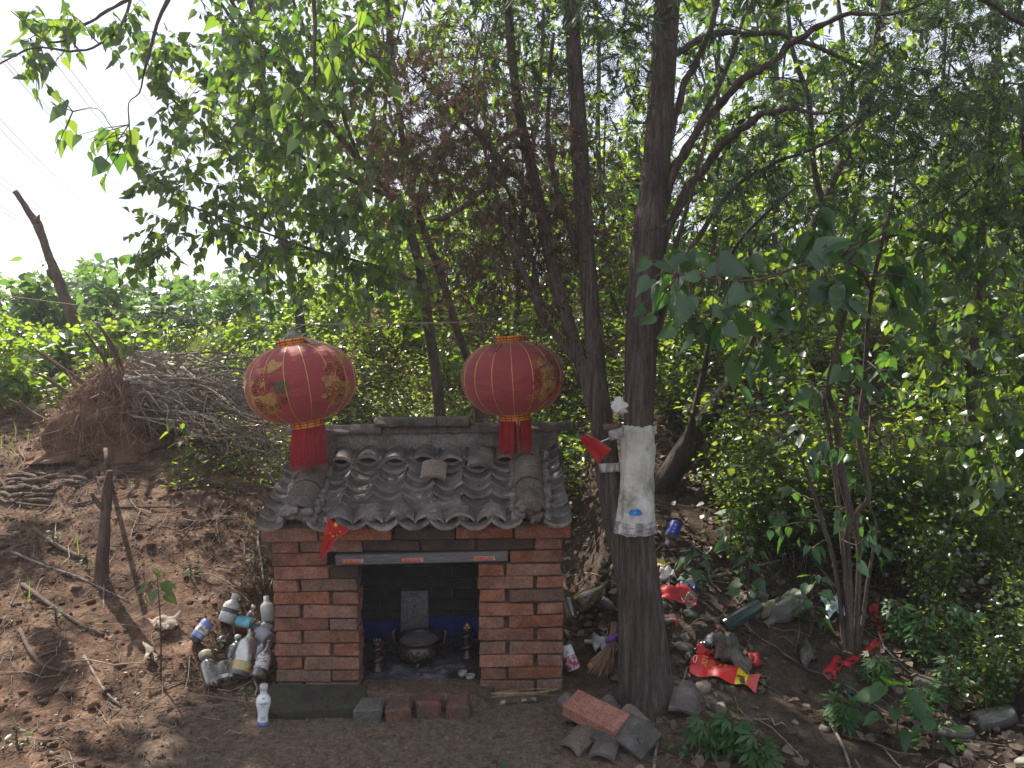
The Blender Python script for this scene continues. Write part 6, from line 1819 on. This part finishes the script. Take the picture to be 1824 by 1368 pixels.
bottle('plastic_bottle', 'milky plastic bottle lying at the back of the heap', 'bottle', (402, 1120), (421, 1070), 15, 'round', 'milky', (1.15, .86), 'milky', [(.35, .5, 'dark_metal_and_shade', 'shade_band')], dB=.06, group=GL)  # dark ring paints a band of shade across the body
bottle('jar', 'white jar with red label lying on the bottles', 'jar', (411, 1116), (452, 1114), 11.5, 'tube', 'white', bands=[(.25, .78, 'red', 'red_label')], d=3.72, lift=False)
bottle('glass_bottle', 'glass bottle with teal label lying under the red labelled jar', 'bottle', (456, 1140), (398, 1128), 10, 'wine', 'g_green', None, None, [(.12, .55, 'teal', 'teal_label')], d=3.66, dB=.03)
bottle('plastic_bottle', 'grey plastic flask lying against the left pier', 'bottle', (479, 1140), (452, 1118), 13, 'flask', 'greyplastic', (1.1, .9), 'cream_cap', d=3.62, dB=.06, lift=False)
bottle('plastic_bottle', 'pale bottle half hidden behind the left pier', 'bottle', (478, 1108), (474, 1062), 12, 'round', 'milky', None, None, d=3.75, dB=.05, lift=False)
bottle('glass_bottle', 'small bottle with cream cap behind the grey flask', 'bottle', (482, 1122), (460, 1110), 8, 'flask', 'greyplastic', (1.2, .85), 'cream_cap', d=3.72, lift=False)
bottle('glass_bottle', 'clear greenish bottle leaning in the middle of the heap', 'bottle', (414, 1188), (425, 1141), 14, 'wine', 'g_green', (1.15, .88), 'milky', dB=.08)
bottle('glass_bottle', 'clear bottle with round cream cap lying outermost left', 'bottle', (379, 1228), (365, 1171), 14.5, 'flask', 'g_clear', (1.9, .86), 'cream_cap', dB=.10)
bottle('glass_bottle', 'clear squat bottle with brown cap in the front row', 'bottle', (401, 1220), (397, 1176), 15.5, 'flask', 'g_clear', (1.35, .82), 'brown_cap', [(.02, .16, 'paper_lab', 'label')], dB=.06)
bottle('metal_bottle', 'brushed tin bottle with dark open end and gold label', 'bottle', (424, 1228), (449, 1148), 19, 'tin', 'silver', None, None, [(.10, .30, 'gold_lab', 'gold_label')], d=3.36, dB=.14)
bottle('glass_bottle', 'clear faceted bottle with its base to the viewer by the pier', 'bottle', (459, 1208), (481, 1142), 13.5, 'wine', 'g_clear', None, None, [(.2, .6, 'paper_lab', 'label')], d=3.33, dB=.13)
bottle('glass_bottle', 'small amber bottle squeezed between the heap and the pier', 'bottle', (476, 1192), (484, 1165), 8, 'flask', 'g_amber', None, None, d=3.40, dB=.05, lift=False)
for k, (a, b, r_, kd, mm, lab) in enumerate((((388, 1150), (408, 1136), 7, 'wine', 'g_clear', 'small clear bottle behind the greenish bottle'), ((432, 1165), (446, 1128), 8, 'wine', 'g_clear', 'slim clear bottle behind the tin bottle'),
                                             ((452, 1180), (470, 1150), 8, 'flask', 'white', 'small white bottle left of the faceted bottle'), ((404, 1200), (420, 1172), 8, 'flask', 'g_green', 'small green tinted bottle in the front of the heap'),
                                             ((470, 1165), (462, 1130), 8, 'round', 'milky', 'small pale bottle wedged beside the left pier'), ((440, 1120), (452, 1085), 9, 'wine', 'g_clear', 'clear bottle standing at the back of the heap'))):
    bottle('glass_bottle', lab, 'bottle', a, b, r_, kd, mm, (1.2, .88) if k % 2 else None, 'silver' if k % 2 else None, dB=.05)
# right of the shrine
bottle('plastic_cup', 'clear crumpled plastic cup right of the shrine wall', 'cup', (1018, 1100), (1008, 1066), 9, 'tube', 'g_clear', d=3.62, dB=.04)
bottle('bottle', 'gold topped dark bottle right of the clear cup', 'bottle', (1043, 1094), (1026, 1064), 8.5, 'tube', 'gold_cap', bands=[(.0, .25, 'black', 'black_base')], dB=.05)
bottle('glass_bottle', 'muddy tan glass bottle lying beside the trunk', 'bottle', (1028, 1118), (1082, 1078), 17, 'long', 'g_tan', None, None, dB=.12)
bottle('drink_can', 'white can with pink pattern standing tilted at the right pier', 'can', (1023, 1200), (1006, 1158), 12.5, 'can', 'white', bands=[(.08, .58, 'pink', 'pink_print')], dB=.04, text=[('福', .74, .012, 'red')])
bottle('glass_bottle', 'dark smoky bottle lying beside the broom', 'bottle', (1100, 1178), (1064, 1216), 11, 'wine', 'g_dark', None, None, dB=-.03)
bottle('glass_bottle', 'bottle with gold neck under the broom', 'bottle', (1078, 1182), (1048, 1206), 9, 'wine', 'g_grey', (1.2, .8), 'gold_cap', dB=-.03)
bottle('glass_bottle', 'clear ridged bottle half hidden left of the trunk', 'bottle', (1108, 1010), (1086, 1036), 13, 'round', 'g_clear', None, None, dB=-.05)
bottle('glass_bottle', 'grey bottle beside the broom handle', 'bottle', (1072, 1120), (1100, 1140), 9, 'wine', 'g_grey', None, None, dB=-.03)
bottle('liquor_bottle', 'bottle with blue label lying on the bank right of the trunk', 'bottle', (1205, 957), (1187, 996), 11, 'flask', 'g_grey', (1.1, .85), 'greyplastic', [(.04, .62, 'blue', 'blue_label')], dB=-.08, text=[('白', .50, .016, 'white'), ('水', .36, .016, 'white'), ('酒', .20, .016, 'white')])
bottle('glass_bottle', 'small clear bottle with brown neck in the litter', 'bottle', (1256, 1160), (1280, 1126), 9.5, 'wine', 'g_clear', (1.2, .86), 'brown_cap', [(.1, .45, 'paper_lab', 'label')], dB=.09)
bottle('glass_bottle', 'dark green glass bottle lying in the litter', 'bottle', (1352, 1122), (1290, 1162), 13, 'tube', 'g_teal', dB=-.05)
bottle('glass_bottle', 'large dusty grey bottle with its neck to the lower left', 'bottle', (1424, 1096), (1362, 1148), 21, 'wine', 'g_grey', None, None, dB=-.10)
bottle('tin', 'olive tin lying behind the large grey bottle', 'tin', (1350, 1100), (1410, 1082), 15, 'tube', 'olive', dB=.03)
bottle('glass_jar', 'dusty glass block jar at the right edge', 'jar', (1735, 1302), (1800, 1288), 20, 'tube', 'g_grey', dB=.02)

# more half buried bottles and scraps in the heap on both sides of the trunk
for k in range(16):
    if k < 6: a = (R.uniform(1012, 1095), R.uniform(1040, 1190))
    else: a = (R.uniform(1190, 1420), R.uniform(1075, 1180))
    an = R.uniform(0, 6.28); L_ = R.uniform(22, 44)
    bottle('glass_bottle', 'dusty bottle half buried between shrine and trunk' if k < 6 else 'dusty bottle half buried in the litter right of the trunk', 'bottle', a, (a[0] + math.cos(an) * L_, a[1] + math.sin(an) * L_ * .5), R.uniform(6.5, 11),
           random.choice(['wine', 'flask', 'round', 'long']), random.choice(['g_grey', 'g_clear', 'g_green', 'g_dark', 'g_tan', 'milky']), dB=R.uniform(-.05, .08), group='half buried bottles left of the trunk' if k < 6 else 'half buried bottles right of the trunk')
# loose sheets, rags, packets
def sheet(name, label, cat, quad, m, nu=14, nv=8, bump=.02, seed=1, up=.012, fold=3.0, mats=None):
    """crumpled sheet over the ground between four photo pixels (tl,tr,br,bl)"""
    c = [G(*q) for q in quad]
    v = []; f = []
    for j in range(nv + 1):
        for i in range(nu + 1):
            s, t = i / nu, j / nv
            p = (c[0] * (1 - s) + c[1] * s) * (1 - t) + (c[3] * (1 - s) + c[2] * s) * t
            n_ = float(fbm(s * fold + seed, t * fold, seed, 3))
            e = .5 * float(vnoise(s * 5 + seed, t * 5, seed + 2))
            p = p + Vector((e * bump * .8, e * bump * .5, 0)); p.z = max(p.z, gz(p.x, p.y)) + up + bump * (n_ + .6)
            v.append(p)
    for j in range(nv):
        for i in range(nu): f.append((j * (nu + 1) + i, j * (nu + 1) + i + 1, (j + 1) * (nu + 1) + i + 1, (j + 1) * (nu + 1) + i))
    o = MB().add(v, f).build(name, M[m], None, True)
    sd = o.modifiers.new('thick', 'SOLIDIFY'); sd.thickness = .0012
    return tag(o, label, cat)
sheet('red_plastic', 'crumpled red plastic sheet right of the trunk', 'plastic sheet', ((1172, 1062), (1235, 1066), (1244, 1092), (1165, 1088)), 'red_plastic', bump=.03, seed=3)
sheet('red_plastic', 'small red plastic scrap below the red sheet', 'plastic scrap', ((1172, 1112), (1205, 1110), (1206, 1122), (1176, 1124)), 'red_plastic', bump=.015, seed=4)
sheet('red_plastic', 'red plastic scrap right of the red wrapper', 'plastic scrap', ((1332, 1178), (1352, 1176), (1356, 1196), (1340, 1198)), 'red_plastic', bump=.02, seed=5, nu=7, nv=5)
sheet('red_plastic', 'tiny red scrap on the bank behind the ribbon', 'plastic scrap', ((1548, 1088), (1566, 1090), (1564, 1100), (1550, 1102)), 'red_plastic', bump=.015, seed=15, nu=6, nv=4)
sheet('rotten_cloth', 'grey rotten cloth behind the red wrapper', 'cloth', ((1262, 1160), (1310, 1150), (1345, 1212), (1275, 1195)), 'cloth_grey', bump=.045, seed=6)
sheet('rotten_cloth', 'grey cloth lump left of the red ribbon', 'cloth', ((1430, 1168), (1455, 1160), (1452, 1198), (1424, 1196)), 'cloth_grey', bump=.04, seed=7, nu=8, nv=8)
sheet('rotten_cloth', 'grey bag lying behind the green bottle', 'bag', ((1315, 1072), (1370, 1070), (1368, 1088), (1312, 1092)), 'cloth_grey', bump=.03, seed=8)
M['yel'] = mat('yellow_white_film', [(0.42, (0.5, 0.47, 0.4)), (0.52, (0.55, 0.42, 0.04))], 26, .4, detail=3, speck=.06)
sheet('plastic_film', 'yellow and white plastic film beside the trunk', 'plastic scrap', ((1166, 1000), (1180, 1000), (1192, 1022), (1164, 1028)), 'yel', bump=.025, seed=9, nu=8, nv=8)
M['bluefilm'] = mat('blue_clear_film', [(0.45, (0.45, 0.47, 0.5)), (0.52, (0.03, 0.08, 0.42))], 14, .3, detail=2, speck=.06)
sheet('plastic_film', 'blue and clear plastic wrapper behind the red sheet', 'plastic scrap', ((1212, 1046), (1238, 1046), (1238, 1066), (1210, 1068)), 'bluefilm', bump=.03, seed=10, nu=8, nv=8)
M['paper_w'] = mat('crumpled_white_paper', [(0.3, (0.45, 0.42, 0.40)), (0.7, (0.70, 0.67, 0.65))], 9, .8, speck=.06)
sheet('paper', 'crumpled pale paper right of the yellow film', 'paper', ((1174, 1028), (1200, 1026), (1202, 1042), (1172, 1044)), 'paper_w', bump=.03, seed=12, nu=8, nv=8)
M['shell'] = mat('stained_plaster', [(0.4, (0.45, 0.44, 0.42)), (0.55, (0.2, 0.19, 0.18))], 20, .8, detail=3)
sheet('broken_bowl', 'stained white broken shard left of the broom', 'shard', ((1056, 1138), (1082, 1142), (1078, 1168), (1058, 1172)), 'shell', bump=.03, seed=13, nu=8, nv=8)
M['packet'] = mat('green_blue_print', [(0.40, (0.72, 0.72, 0.70)), (0.50, (0.66, 0.68, 0.68)), (0.56, (0.22, 0.42, 0.28)), (0.64, (0.22, 0.26, 0.52))], 22, .5, detail=2, speck=.06)
sheet('milk_packet', 'white packet with green and blue print below the shrub', 'packet', ((1462, 1078), (1496, 1076), (1508, 1116), (1474, 1128)), 'packet', bump=.02, seed=14, nu=8, nv=8, up=.05)
sheet('tan_board', 'torn tan board lying left of the blue can', 'board', ((262, 1116), (322, 1108), (318, 1130), (288, 1136)), 'card', bump=.02, seed=16, up=.02)
sheet('tan_board', 'small tan shard standing on the earth below the board', 'board', ((256, 1164), (276, 1172), (282, 1192), (262, 1188)), 'card', bump=.02, seed=17, up=.03, nu=6, nv=6)
sheet('dry_leaf', 'large dry leaf on the bank above the tan bottle', 'dead leaf', ((1045, 1078), (1075, 1072), (1078, 1082), (1050, 1090)), 'husk', bump=.03, seed=18, nu=8, nv=6)
sheet('bark_piece', 'pale flat piece of bark right of the ribbon', 'bark', ((1548, 1184), (1620, 1180), (1622, 1186), (1550, 1190)), 'card', bump=.008, seed=19)
# red ribbon
pts = [(1556, 1098), (1566, 1112), (1572, 1134), (1556, 1154), (1536, 1168), (1512, 1182), (1494, 1184), (1478, 1196), (1482, 1214)]
sp = spline(pts, 5); v = []; f = []
for k, q in enumerate(sp):
    p = G(*q); q2 = sp[min(k + 1, len(sp) - 1)]; q1 = sp[max(k - 1, 0)]
    tx, ty = q2[0] - q1[0], q2[1] - q1[1]; l = math.hypot(tx, ty) or 1
    w = (6 + 5 * min(1, max(0, (k - 22) / 10)) + 1.5 * math.sin(k * 1.1))
    for s in (-1, -.3, .4, 1):
        c = G(q[0] - ty / l * w * s, q[1] + tx / l * w * s); c.z += .010 + .008 * math.sin(k * .8 + s * 2.2); v.append(c)
for k in range(len(sp) - 1):
    for s in range(3): f.append((k * 4 + s, k * 4 + s + 1, (k + 1) * 4 + s + 1, (k + 1) * 4 + s))
o = MB().add(v, f).build('red_ribbon', M['red_plastic'], None, True)
o.modifiers.new('thick', 'SOLIDIFY').thickness = .001
tag(o, 'torn red cloth ribbon lying around the shrub foot', 'ribbon')
# red and yellow wrapper
wr = thing('snack_wrapper', 'red foil wrapper with gold lettering and yellow end', 'wrapper', G(1290, 1210))
org = Vector(wr.location)
top_e = [(1232, 1180), (1262, 1176), (1290, 1190), (1316, 1201), (1336, 1207), (1356, 1214)]
bot_e = [(1228, 1207), (1256, 1213), (1283, 1219), (1308, 1224), (1328, 1233), (1346, 1240)]
a_, b_ = spline(top_e, 4), spline(bot_e, 4)
gd = G(1290, 1225).y
def wp(i, t, off=0.0):
    a, b = a_[i], b_[i]; px = a[0] + (b[0] - a[0]) * t; py = a[1] + (b[1] - a[1]) * t
    p = G(px, py); p.z += .022 + off + .010 * math.sin(i * .7 + t * 3) + .014 * math.sin(t * math.pi)
    return p - org
def wstrip(i0, i1, nm, m):
    v = []; f = []
    for i in range(i0, i1 + 1):
        for q in range(6): v.append(wp(i, q / 5))
    for i in range(i1 - i0):
        for q in range(5): f.append((i * 6 + q, i * 6 + q + 1, (i + 1) * 6 + q + 1, (i + 1) * 6 + q))
    MB().add(v, f).build(nm, M[m], wr, True)
nW = len(a_) - 1
M['foil_red'] = mat('red_foil', [(0.3, (0.42, 0.008, 0.008)), (0.62, (0.62, 0.02, 0.015)), (0.70, (0.62, 0.22, 0.03))], 30, .3, spec=.6, speck=.06)
M['foil_yel'] = mat('yellow_foil', [(0.3, (0.50, 0.38, 0.01)), (0.7, (0.66, 0.50, 0.02))], 16, .35, speck=.06)
M['foil_pink'] = mat('pink_red_foil', [(0.3, (0.45, 0.05, 0.06)), (0.7, (0.6, 0.12, 0.10))], 16, .35, speck=.06)
M['gold_ink'] = two('gold_ink', (0.72, 0.52, 0.14), rough=.4)
wstrip(0, 12, 'red_field', 'foil_red'); wstrip(12, 16, 'yellow_field', 'foil_yel'); wstrip(16, nW, 'pink_end', 'foil_pink')
def on_wrap(u, t, off):
    i = max(0, min(nW - 1, int(u))); fr = u - i
    return wp(i, t, off) * (1 - fr) + wp(i + 1, t, off) * fr
for ch, u0, t0, sz in (('鞭', 3.4, .45, 1.5), ('炮', 5.2, .45, 1.35), ('喜', 7.4, .5, .9), ('庆', 8.8, .5, .9)):
    tv, tf = text_mesh(ch, 1.0)
    MB().add([on_wrap(u0 + v[0] * sz, t0 - v[1] * .55 * sz / 1.5, .0035) for v in tv], tf).build('lettering', M['gold_ink'], wr)
ring = [(1.0 + .45 * math.cos(a), .42 + .22 * math.sin(a)) for a in np.linspace(0, 6.28, 14)]
MB().tube([on_wrap(u, t, .004) for u, t in ring], .0016, 4).build('white_emblem', M['white'], wr)
sheet('red_plastic', 'dull red film folded behind the wrapper', 'plastic scrap', ((1240, 1170), (1282, 1170), (1286, 1188), (1240, 1184)), 'red_plastic', bump=.03, seed=20)
# broom of twigs with a violet tie
br = thing('twig_broom', 'worn twig broom with violet tie lying against the trunk', 'broom', P(1092, 1138, 3.34))
org = Vector(br.location); bs = MB()
for k in range(70):
    a = P(1094 + R.uniform(-6, 5), 1120 + R.uniform(-14, 8), 3.33 + R.uniform(-.02, .02)); m_ = P(1090 + R.uniform(-5, 5), 1146, 3.32); e = P(1062 + R.uniform(-18, 32), 1192 + R.uniform(-18, 14), 3.24 + R.uniform(-.04, .06))
    bs.tube([a - org, m_ - org, e - org], [.0018, .0018, .001], 4, cap=False)
M['broom'] = mat('reddish_broom_straw', [(0.3, (0.17, 0.09, 0.055)), (0.7, (0.34, 0.20, 0.13))], 20, .9, rnd=.3, island=True, speck=.06)
bs.build('bristles', M['broom'], br)
M['violet_tie'] = two('violet_string', (0.16, 0.06, 0.36), rough=.6)
MB().tube([P(1080, 1142, 3.30) - org, P(1090, 1137, 3.28) - org, P(1101, 1131, 3.30) - org], [.010, .013, .010], 7).build('tie', M['violet_tie'], br, True)
# loose brick on a heap of roof tiles in front of the trunk
lb = MB(); lb.box((0, 0, 0), (.12, .0575, .0265), None, .004, .002)
M['brick_loose'] = mat('clean_red_brick', [(0.3, (0.20, 0.085, 0.06)), (0.55, (0.30, 0.135, 0.095)), (0.8, (0.38, 0.19, 0.14))], 12, .92, .5, 60, bdist=.005)
pb = G(1062, 1290)
tag(lb.build('loose_brick', M['brick_loose'], None, False, loc=(P(1063, 1258, 2.92).x, 2.95, gz(.32, 2.95) + .075), rot=(rad(12), rad(8), rad(-38))), 'clean red brick resting on grey tiles before the trunk', 'brick')
shard_defs = [(1012, 1345, .11, .05, (.1, .1, -.7), 'tile_brown', 'brown grey tile outermost left in the tile heap'), (1070, 1362, .10, .05, (.15, 0, -.35), 'tile', 'grey tile at the very bottom of the tile heap'), (1020, 1300, .08, .045, (.2, .1, -.4), 'tile', 'dark tile left under the brick'), (1035, 1280, .06, .04, (.1, -.1, .5), 'tile', 'small grey tile piece under the left end of the brick'), (1062, 1338, .085, .055, (.25, .1, -.5), 'tile', 'broken grey tile leaning below the brick'),
              (1105, 1345, .07, .095, (.35, .15, -.75), 'tile', 'large smooth grey tile standing on edge at the lower edge'), (1148, 1304, .055, .04, (.2, -.15, .5), 'tile_tan', 'small tile with a pale patch at the trunk foot'),
              (1222, 1285, .095, .07, (.2, .25, -.25), 'tile', 'curved grey tile leaning right of the trunk foot'), (1030, 1325, .10, .05, (.05, .05, -.6), 'tile_brown', 'brown grey tile at the left of the tile heap'),
              (1085, 1312, .09, .05, (.05, .0, .2), 'tile_brown', 'tile lying under the loose brick'), (1128, 1322, .05, .05, (.4, .2, .9), 'tile', 'dark tile edge between the smooth tile and the trunk'), (1110, 1290, .07, .04, (.1, .1, .3), 'tile', 'dark tile peeping out right of the brick')]
for px, py, l, w, ro, m, lab in shard_defs:
    p = G(px, py)
    me = arc_tile(w=w * 2, l=l * 2, sag=.022, convex=True, taper=.95, th=.014)
    tag(link('broken_tile', me, M[m], None, (p.x, p.y, p.z + .045), ro), lab, 'tile', 'broken roof tiles before the trunk')
M['stone'] = mat('pale_stone', [(0.3, (0.06, 0.052, 0.042)), (0.7, (0.14, 0.122, 0.10))], 8, .95, .5, 30)
def stone(px, py, s, sc, label, m='stone'):
    p = G(px, py); mb = MB().box((0, 0, 0), (s * sc[0], s * sc[1], s * sc[2]), None, s * .28, s * .12)
    tag(mb.build('stone', M[m], None, True, loc=p + Vector((0, 0, s * sc[2] * .6)), rot=(R.uniform(-.15, .15), R.uniform(-.15, .15), R.uniform(-.6, .6))), label, 'stone')
stone(1690, 1312, .075, (1.2, .6, .35), 'pale flat stone right of the heart leafed weed')
stone(1740, 1345, .06, (1, .8, .4), 'pale stone at the lower right edge')
stone(1660, 1240, .07, (1, .7, .6), 'brown stone below the mugwort')
stone(1660, 930, .10, (1.5, .5, .45), 'long grey stone lying in the thicket', 'stone')
stone(1590, 960, .06, (1.2, .6, .5), 'grey stone left of the long one in the thicket', 'stone')
stone(1252, 1230, .03, (1, .8, .7), 'small tan pebble under the wrapper', 'card')
for pl, r, lab in (([(1480, 1292), (1500, 1330), (1515, 1372)], .007, 'straight pale stick lying at the lower edge'), ([(1172, 1310), (1168, 1340), (1165, 1372)], .008, 'short stick below the tile heap'),
                   ([(1185, 960), (1205, 1000), (1240, 1030), (1290, 1040)], .006, 'thin bent branch running from the trunk to the right'), ([(1215, 1040), (1290, 1025), (1390, 1000)], .008, 'pale branch lying across the bank'),
                   ([(1165, 1010), (1190, 1040), (1200, 1060)], .005, 'thin twig beside the yellow film'), ([(1010, 1030), (1050, 1022), (1100, 1040)], .004, 'thin grey twig between shrine and trunk'),
                   ([(1460, 1000), (1490, 1010), (1480, 1012)], .012, 'short tan branch left of the shrub'), ([(1360, 860), (1420, 960), (1490, 1050)], .006, 'thin stem leaning over the litter')):
    limb_thing('fallen_branch', lab, 'branch', [(on_g(*p, up=r), r * (1 - .1 * q)) for q, p in enumerate(pl)], 'twig', 6, .2)

# ------------------------------------------------------------------ things tied to the cypress
M['wrapfilm'] = mat('dirty_white_plastic', [(0.3, (0.26, 0.25, 0.22)), (0.5, (0.44, 0.43, 0.38)), (0.75, (0.60, 0.59, 0.53))], 9, .45, .5, 16, ramp2=((0.13, 0.11, 0.08), .52, .68), scale2=7, bdist=.01, speck=.08)
M['tape'] = mat('dull_clear_tape', [(0.4, (0.16, 0.14, 0.13)), (0.55, (0.30, 0.28, 0.27)), (0.66, (0.55, 0.53, 0.52))], 26, .3, .4, 40, stretch=(1, 1, .4), speck=.06)
M['brown_tape'] = two('brown_tape', (0.13, 0.075, 0.055), rough=.5)
wrap = thing('plastic_wrap', 'dirty white plastic sack taped around the cypress trunk', 'plastic sack', P(1132, 948, 3.08))
org = Vector(wrap.location)
def trunk_at(py):
    """axis point and radius of the main trunk at photo row py"""
    best = min(main, key=lambda q: abs((684 - FPX * math.tan(math.atan2(CAMZ - q[2], q[1]) - PITCH)) - py))
    return Vector(best[:3]), best[3]
def around(rows, a0, a1, off, nm, m, n=40, seed=0):
    v = []; f = []
    rs_ = np.linspace(rows[0], rows[1], 26)
    zs = []
    top_, r1 = trunk_at(rows[0]); bot_, r2 = trunk_at(rows[1])
    for j, py in enumerate(rs_):
        t = j / 25
        c = P(1134 + (1131 - 1134) * t, py, 3.165); z = c.z
        k = min(range(len(main)), key=lambda q: abs(main[q][2] - z)); cx, cy_, r = main[k][0], main[k][1], main[k][3]
        k2 = min(len(main) - 1, k + 1) if main[k][2] < z else max(0, k - 1)
        if abs(main[k2][2] - main[k][2]) > 1e-6:
            w_ = (z - main[k][2]) / (main[k2][2] - main[k][2]); cx += (main[k2][0] - main[k][0]) * w_; cy_ += (main[k2][1] - main[k][1]) * w_; r += (main[k2][3] - main[k][3]) * w_
        for i in range(n + 1):
            an = a0 + (a1 - a0) * i / n
            rr = r * 1.02 + off + .004 * float(fbm(i * .35 + seed, j * .3, seed + 4, 3)) + (.0035 * (1 - abs(float(fbm(i * .22 + seed, j * .11, seed + 9, 2)))) if nm == 'sack' else 0)
            v.append(Vector((cx + rr * math.cos(an), cy_ + rr * math.sin(an), z + .006 * float(vnoise(i * .5, seed, 2)) * (j in (0, 25)))) - org)
    for j in range(25):
        for i in range(n): f.append((j * (n + 1) + i, j * (n + 1) + i + 1, (j + 1) * (n + 1) + i + 1, (j + 1) * (n + 1) + i))
    return MB().add(v, f).build(nm, M[m], wrap, True)
around((757, 932), rad(188), rad(356), .009, 'sack', 'wrapfilm', seed=1)
around((925, 946), rad(170), rad(372), .015, 'tape_band', 'tape', seed=2)
around((757, 772), rad(325), rad(366), .013, 'torn_flap', 'wrapfilm', seed=3)
M['blue_mark'] = mat('blue_print', [(0.42, (0.02, 0.16, 0.42)), (0.56, (0.03, 0.20, 0.50)), (0.62, (0.35, 0.4, 0.42))], 40, .5, detail=2, speck=.06)
bm = [(1132 + 12 * math.cos(a) * (1 + .1 * math.sin(3 * a)), 913 + 6.5 * math.sin(a)) for a in np.linspace(0, 6.283, 19)[:-1]]
MB().add([P(1132, 913, 3.058) - org] + [P(a, b, 3.058 + .03 * ((a - 1132) / 30) ** 2) - org for a, b in bm], [(0, 1 + k, 1 + (k + 1) % 18) for k in range(18)]).build('blue_print', M['blue_mark'], wrap)
def bandstrip(name, label, cat, tl, tr, br_, bl, d, m, bow=.03):
    v = []; f = []
    for j in range(4):
        for i in range(9):
            s, t = i / 8, j / 3
            px = (tl[0] * (1 - s) + tr[0] * s) * (1 - t) + (bl[0] * (1 - s) + br_[0] * s) * t; py = (tl[1] * (1 - s) + tr[1] * s) * (1 - t) + (bl[1] * (1 - s) + br_[1] * s) * t
            v.append(P(px, py, d - bow * math.sin(math.pi * s) + .004 * math.sin(s * 14 + t * 3)))
    for j in range(3):
        for i in range(8): f.append((j * 9 + i, j * 9 + i + 1, (j + 1) * 9 + i + 1, (j + 1) * 9 + i))
    o = MB().add(v, f).build(name, M[m], None, True); o.modifiers.new('thick', 'SOLIDIFY').thickness = .0012
    return tag(o, label, cat)
bandstrip('tape_strip', 'brown tape strip across the left cypress stem', 'tape', (1074, 755), (1110, 754), (1108, 766), (1074, 767), 3.165, 'brown_tape', .02)
bandstrip('tape_strip', 'crumpled clear tape between the flag and the white sack', 'tape', (1083, 768), (1112, 760), (1110, 778), (1086, 786), 3.10, 'tape', .02)
bandstrip('tape_strip', 'clear tape around the left stem below the red flag', 'tape', (1066, 826), (1104, 824), (1104, 840), (1070, 842), 3.155, 'tape', .02)
# folded red flag taped to the left stem
rf_ = thing('red_flag', 'folded plain red flag taped to the left cypress stem', 'flag', P(1060, 800, 3.12)); org = Vector(rf_.location)
qs = [((1042, 772), (1034, 782)), ((1055, 778), (1041, 793)), ((1068, 785), (1048, 803)), ((1080, 794), (1056, 812)), ((1090, 800), (1066, 826))]
v = []; f = []
s0_, s1_ = spline([a for a, b in qs], 3), spline([b for a, b in qs], 3)
for i in range(len(s0_)):
    for q in range(6):
        t = q / 5; v.append(P(*(s0_[i] * (1 - t) + s1_[i] * t), 3.11 - .02 * math.sin(t * 6.0 + .4) - .01 * i / len(s0_)) - org)
for i in range(len(s0_) - 1):
    for q in range(5): f.append((i * 6 + q, i * 6 + q + 1, (i + 1) * 6 + q + 1, (i + 1) * 6 + q))
o = MB().add(v, f).build('cloth', M['flag'], rf_, True); o.modifiers.new('thick', 'SOLIDIFY').thickness = .0012
MB().tube([P(1064, 789, 3.10) - org, P(1082, 782, 3.11) - org, P(1100, 770, 3.12) - org], .0022, 5).build('stick', M['white'], rf_)
# paper wedged in the fork
pc = MB(); v = []; f = []
for j in range(9):
    for i in range(10):
        a = 6.283 * i / 10; la = -1.3 + 2.6 * j / 8
        r = 15 * (1 + .5 * float(vnoise(i * 1.3, j * 1.1, 31)))
        v.append(P(1104 + r * math.cos(a) * math.cos(la), 724 - r * math.sin(la) * .9, 3.10 + r / FPX * 3 * math.sin(a) * math.cos(la) * .7))
for j in range(8):
    for i in range(10): f.append((j * 10 + i, j * 10 + (i + 1) % 10, (j + 1) * 10 + (i + 1) % 10, (j + 1) * 10 + i))
tag(pc.add(v, f).build('crumpled_paper', M['paper_w']), 'crumpled white paper wedged in the fork of the cypress', 'paper')
# downy seed heads hanging on the shrub
for k, (px, py, s) in enumerate(((1517, 1023, .016), (1574, 1012, .022), (1577, 1040, .018))):
    p = G(px, py) + Vector((0, 0, .05)); mb = MB()
    for q in range(70):
        o_ = Vector(R.normal(0, 1, 3)).normalized() * s * R.uniform(.7, 1.2); mb.tube([(0, 0, 0), o_], [.0006, .0003], 3, cap=False)
    mb.tube([(0, 0, 0), (.005, .0, -.07)], .0012, 4)
    tag(mb.build('seed_head', M['white'], None, loc=p), 'downy white seed head in the litter below the shrub', 'seed head', 'downy seed heads')
# ------------------------------------------------------------------ air volume added to lift the blacks like lens flare
hz = MB().box((0, 550, 4.05), (1200, 950, 5.25)).build('glare_veil', None)
hm = bpy.data.materials.new('thin_glare_veil'); hm.use_nodes = True
hn = hm.node_tree; hn.nodes.clear()
ho = hn.nodes.new("ShaderNodeOutputMaterial"); hv = hn.nodes.new("ShaderNodeVolumePrincipled")
hv.inputs['Color'].default_value = (0.93, 0.93, 0.96, 1); hv.inputs['Density'].default_value = 0.0030; hv.inputs['Anisotropy'].default_value = 0.35
hn.links.new(hv.outputs[0], ho.inputs['Volume'])
hz.data.materials.append(hm)
tag(hz, 'thin pale veil added in the air to imitate lens flare', None, kind='stuff')
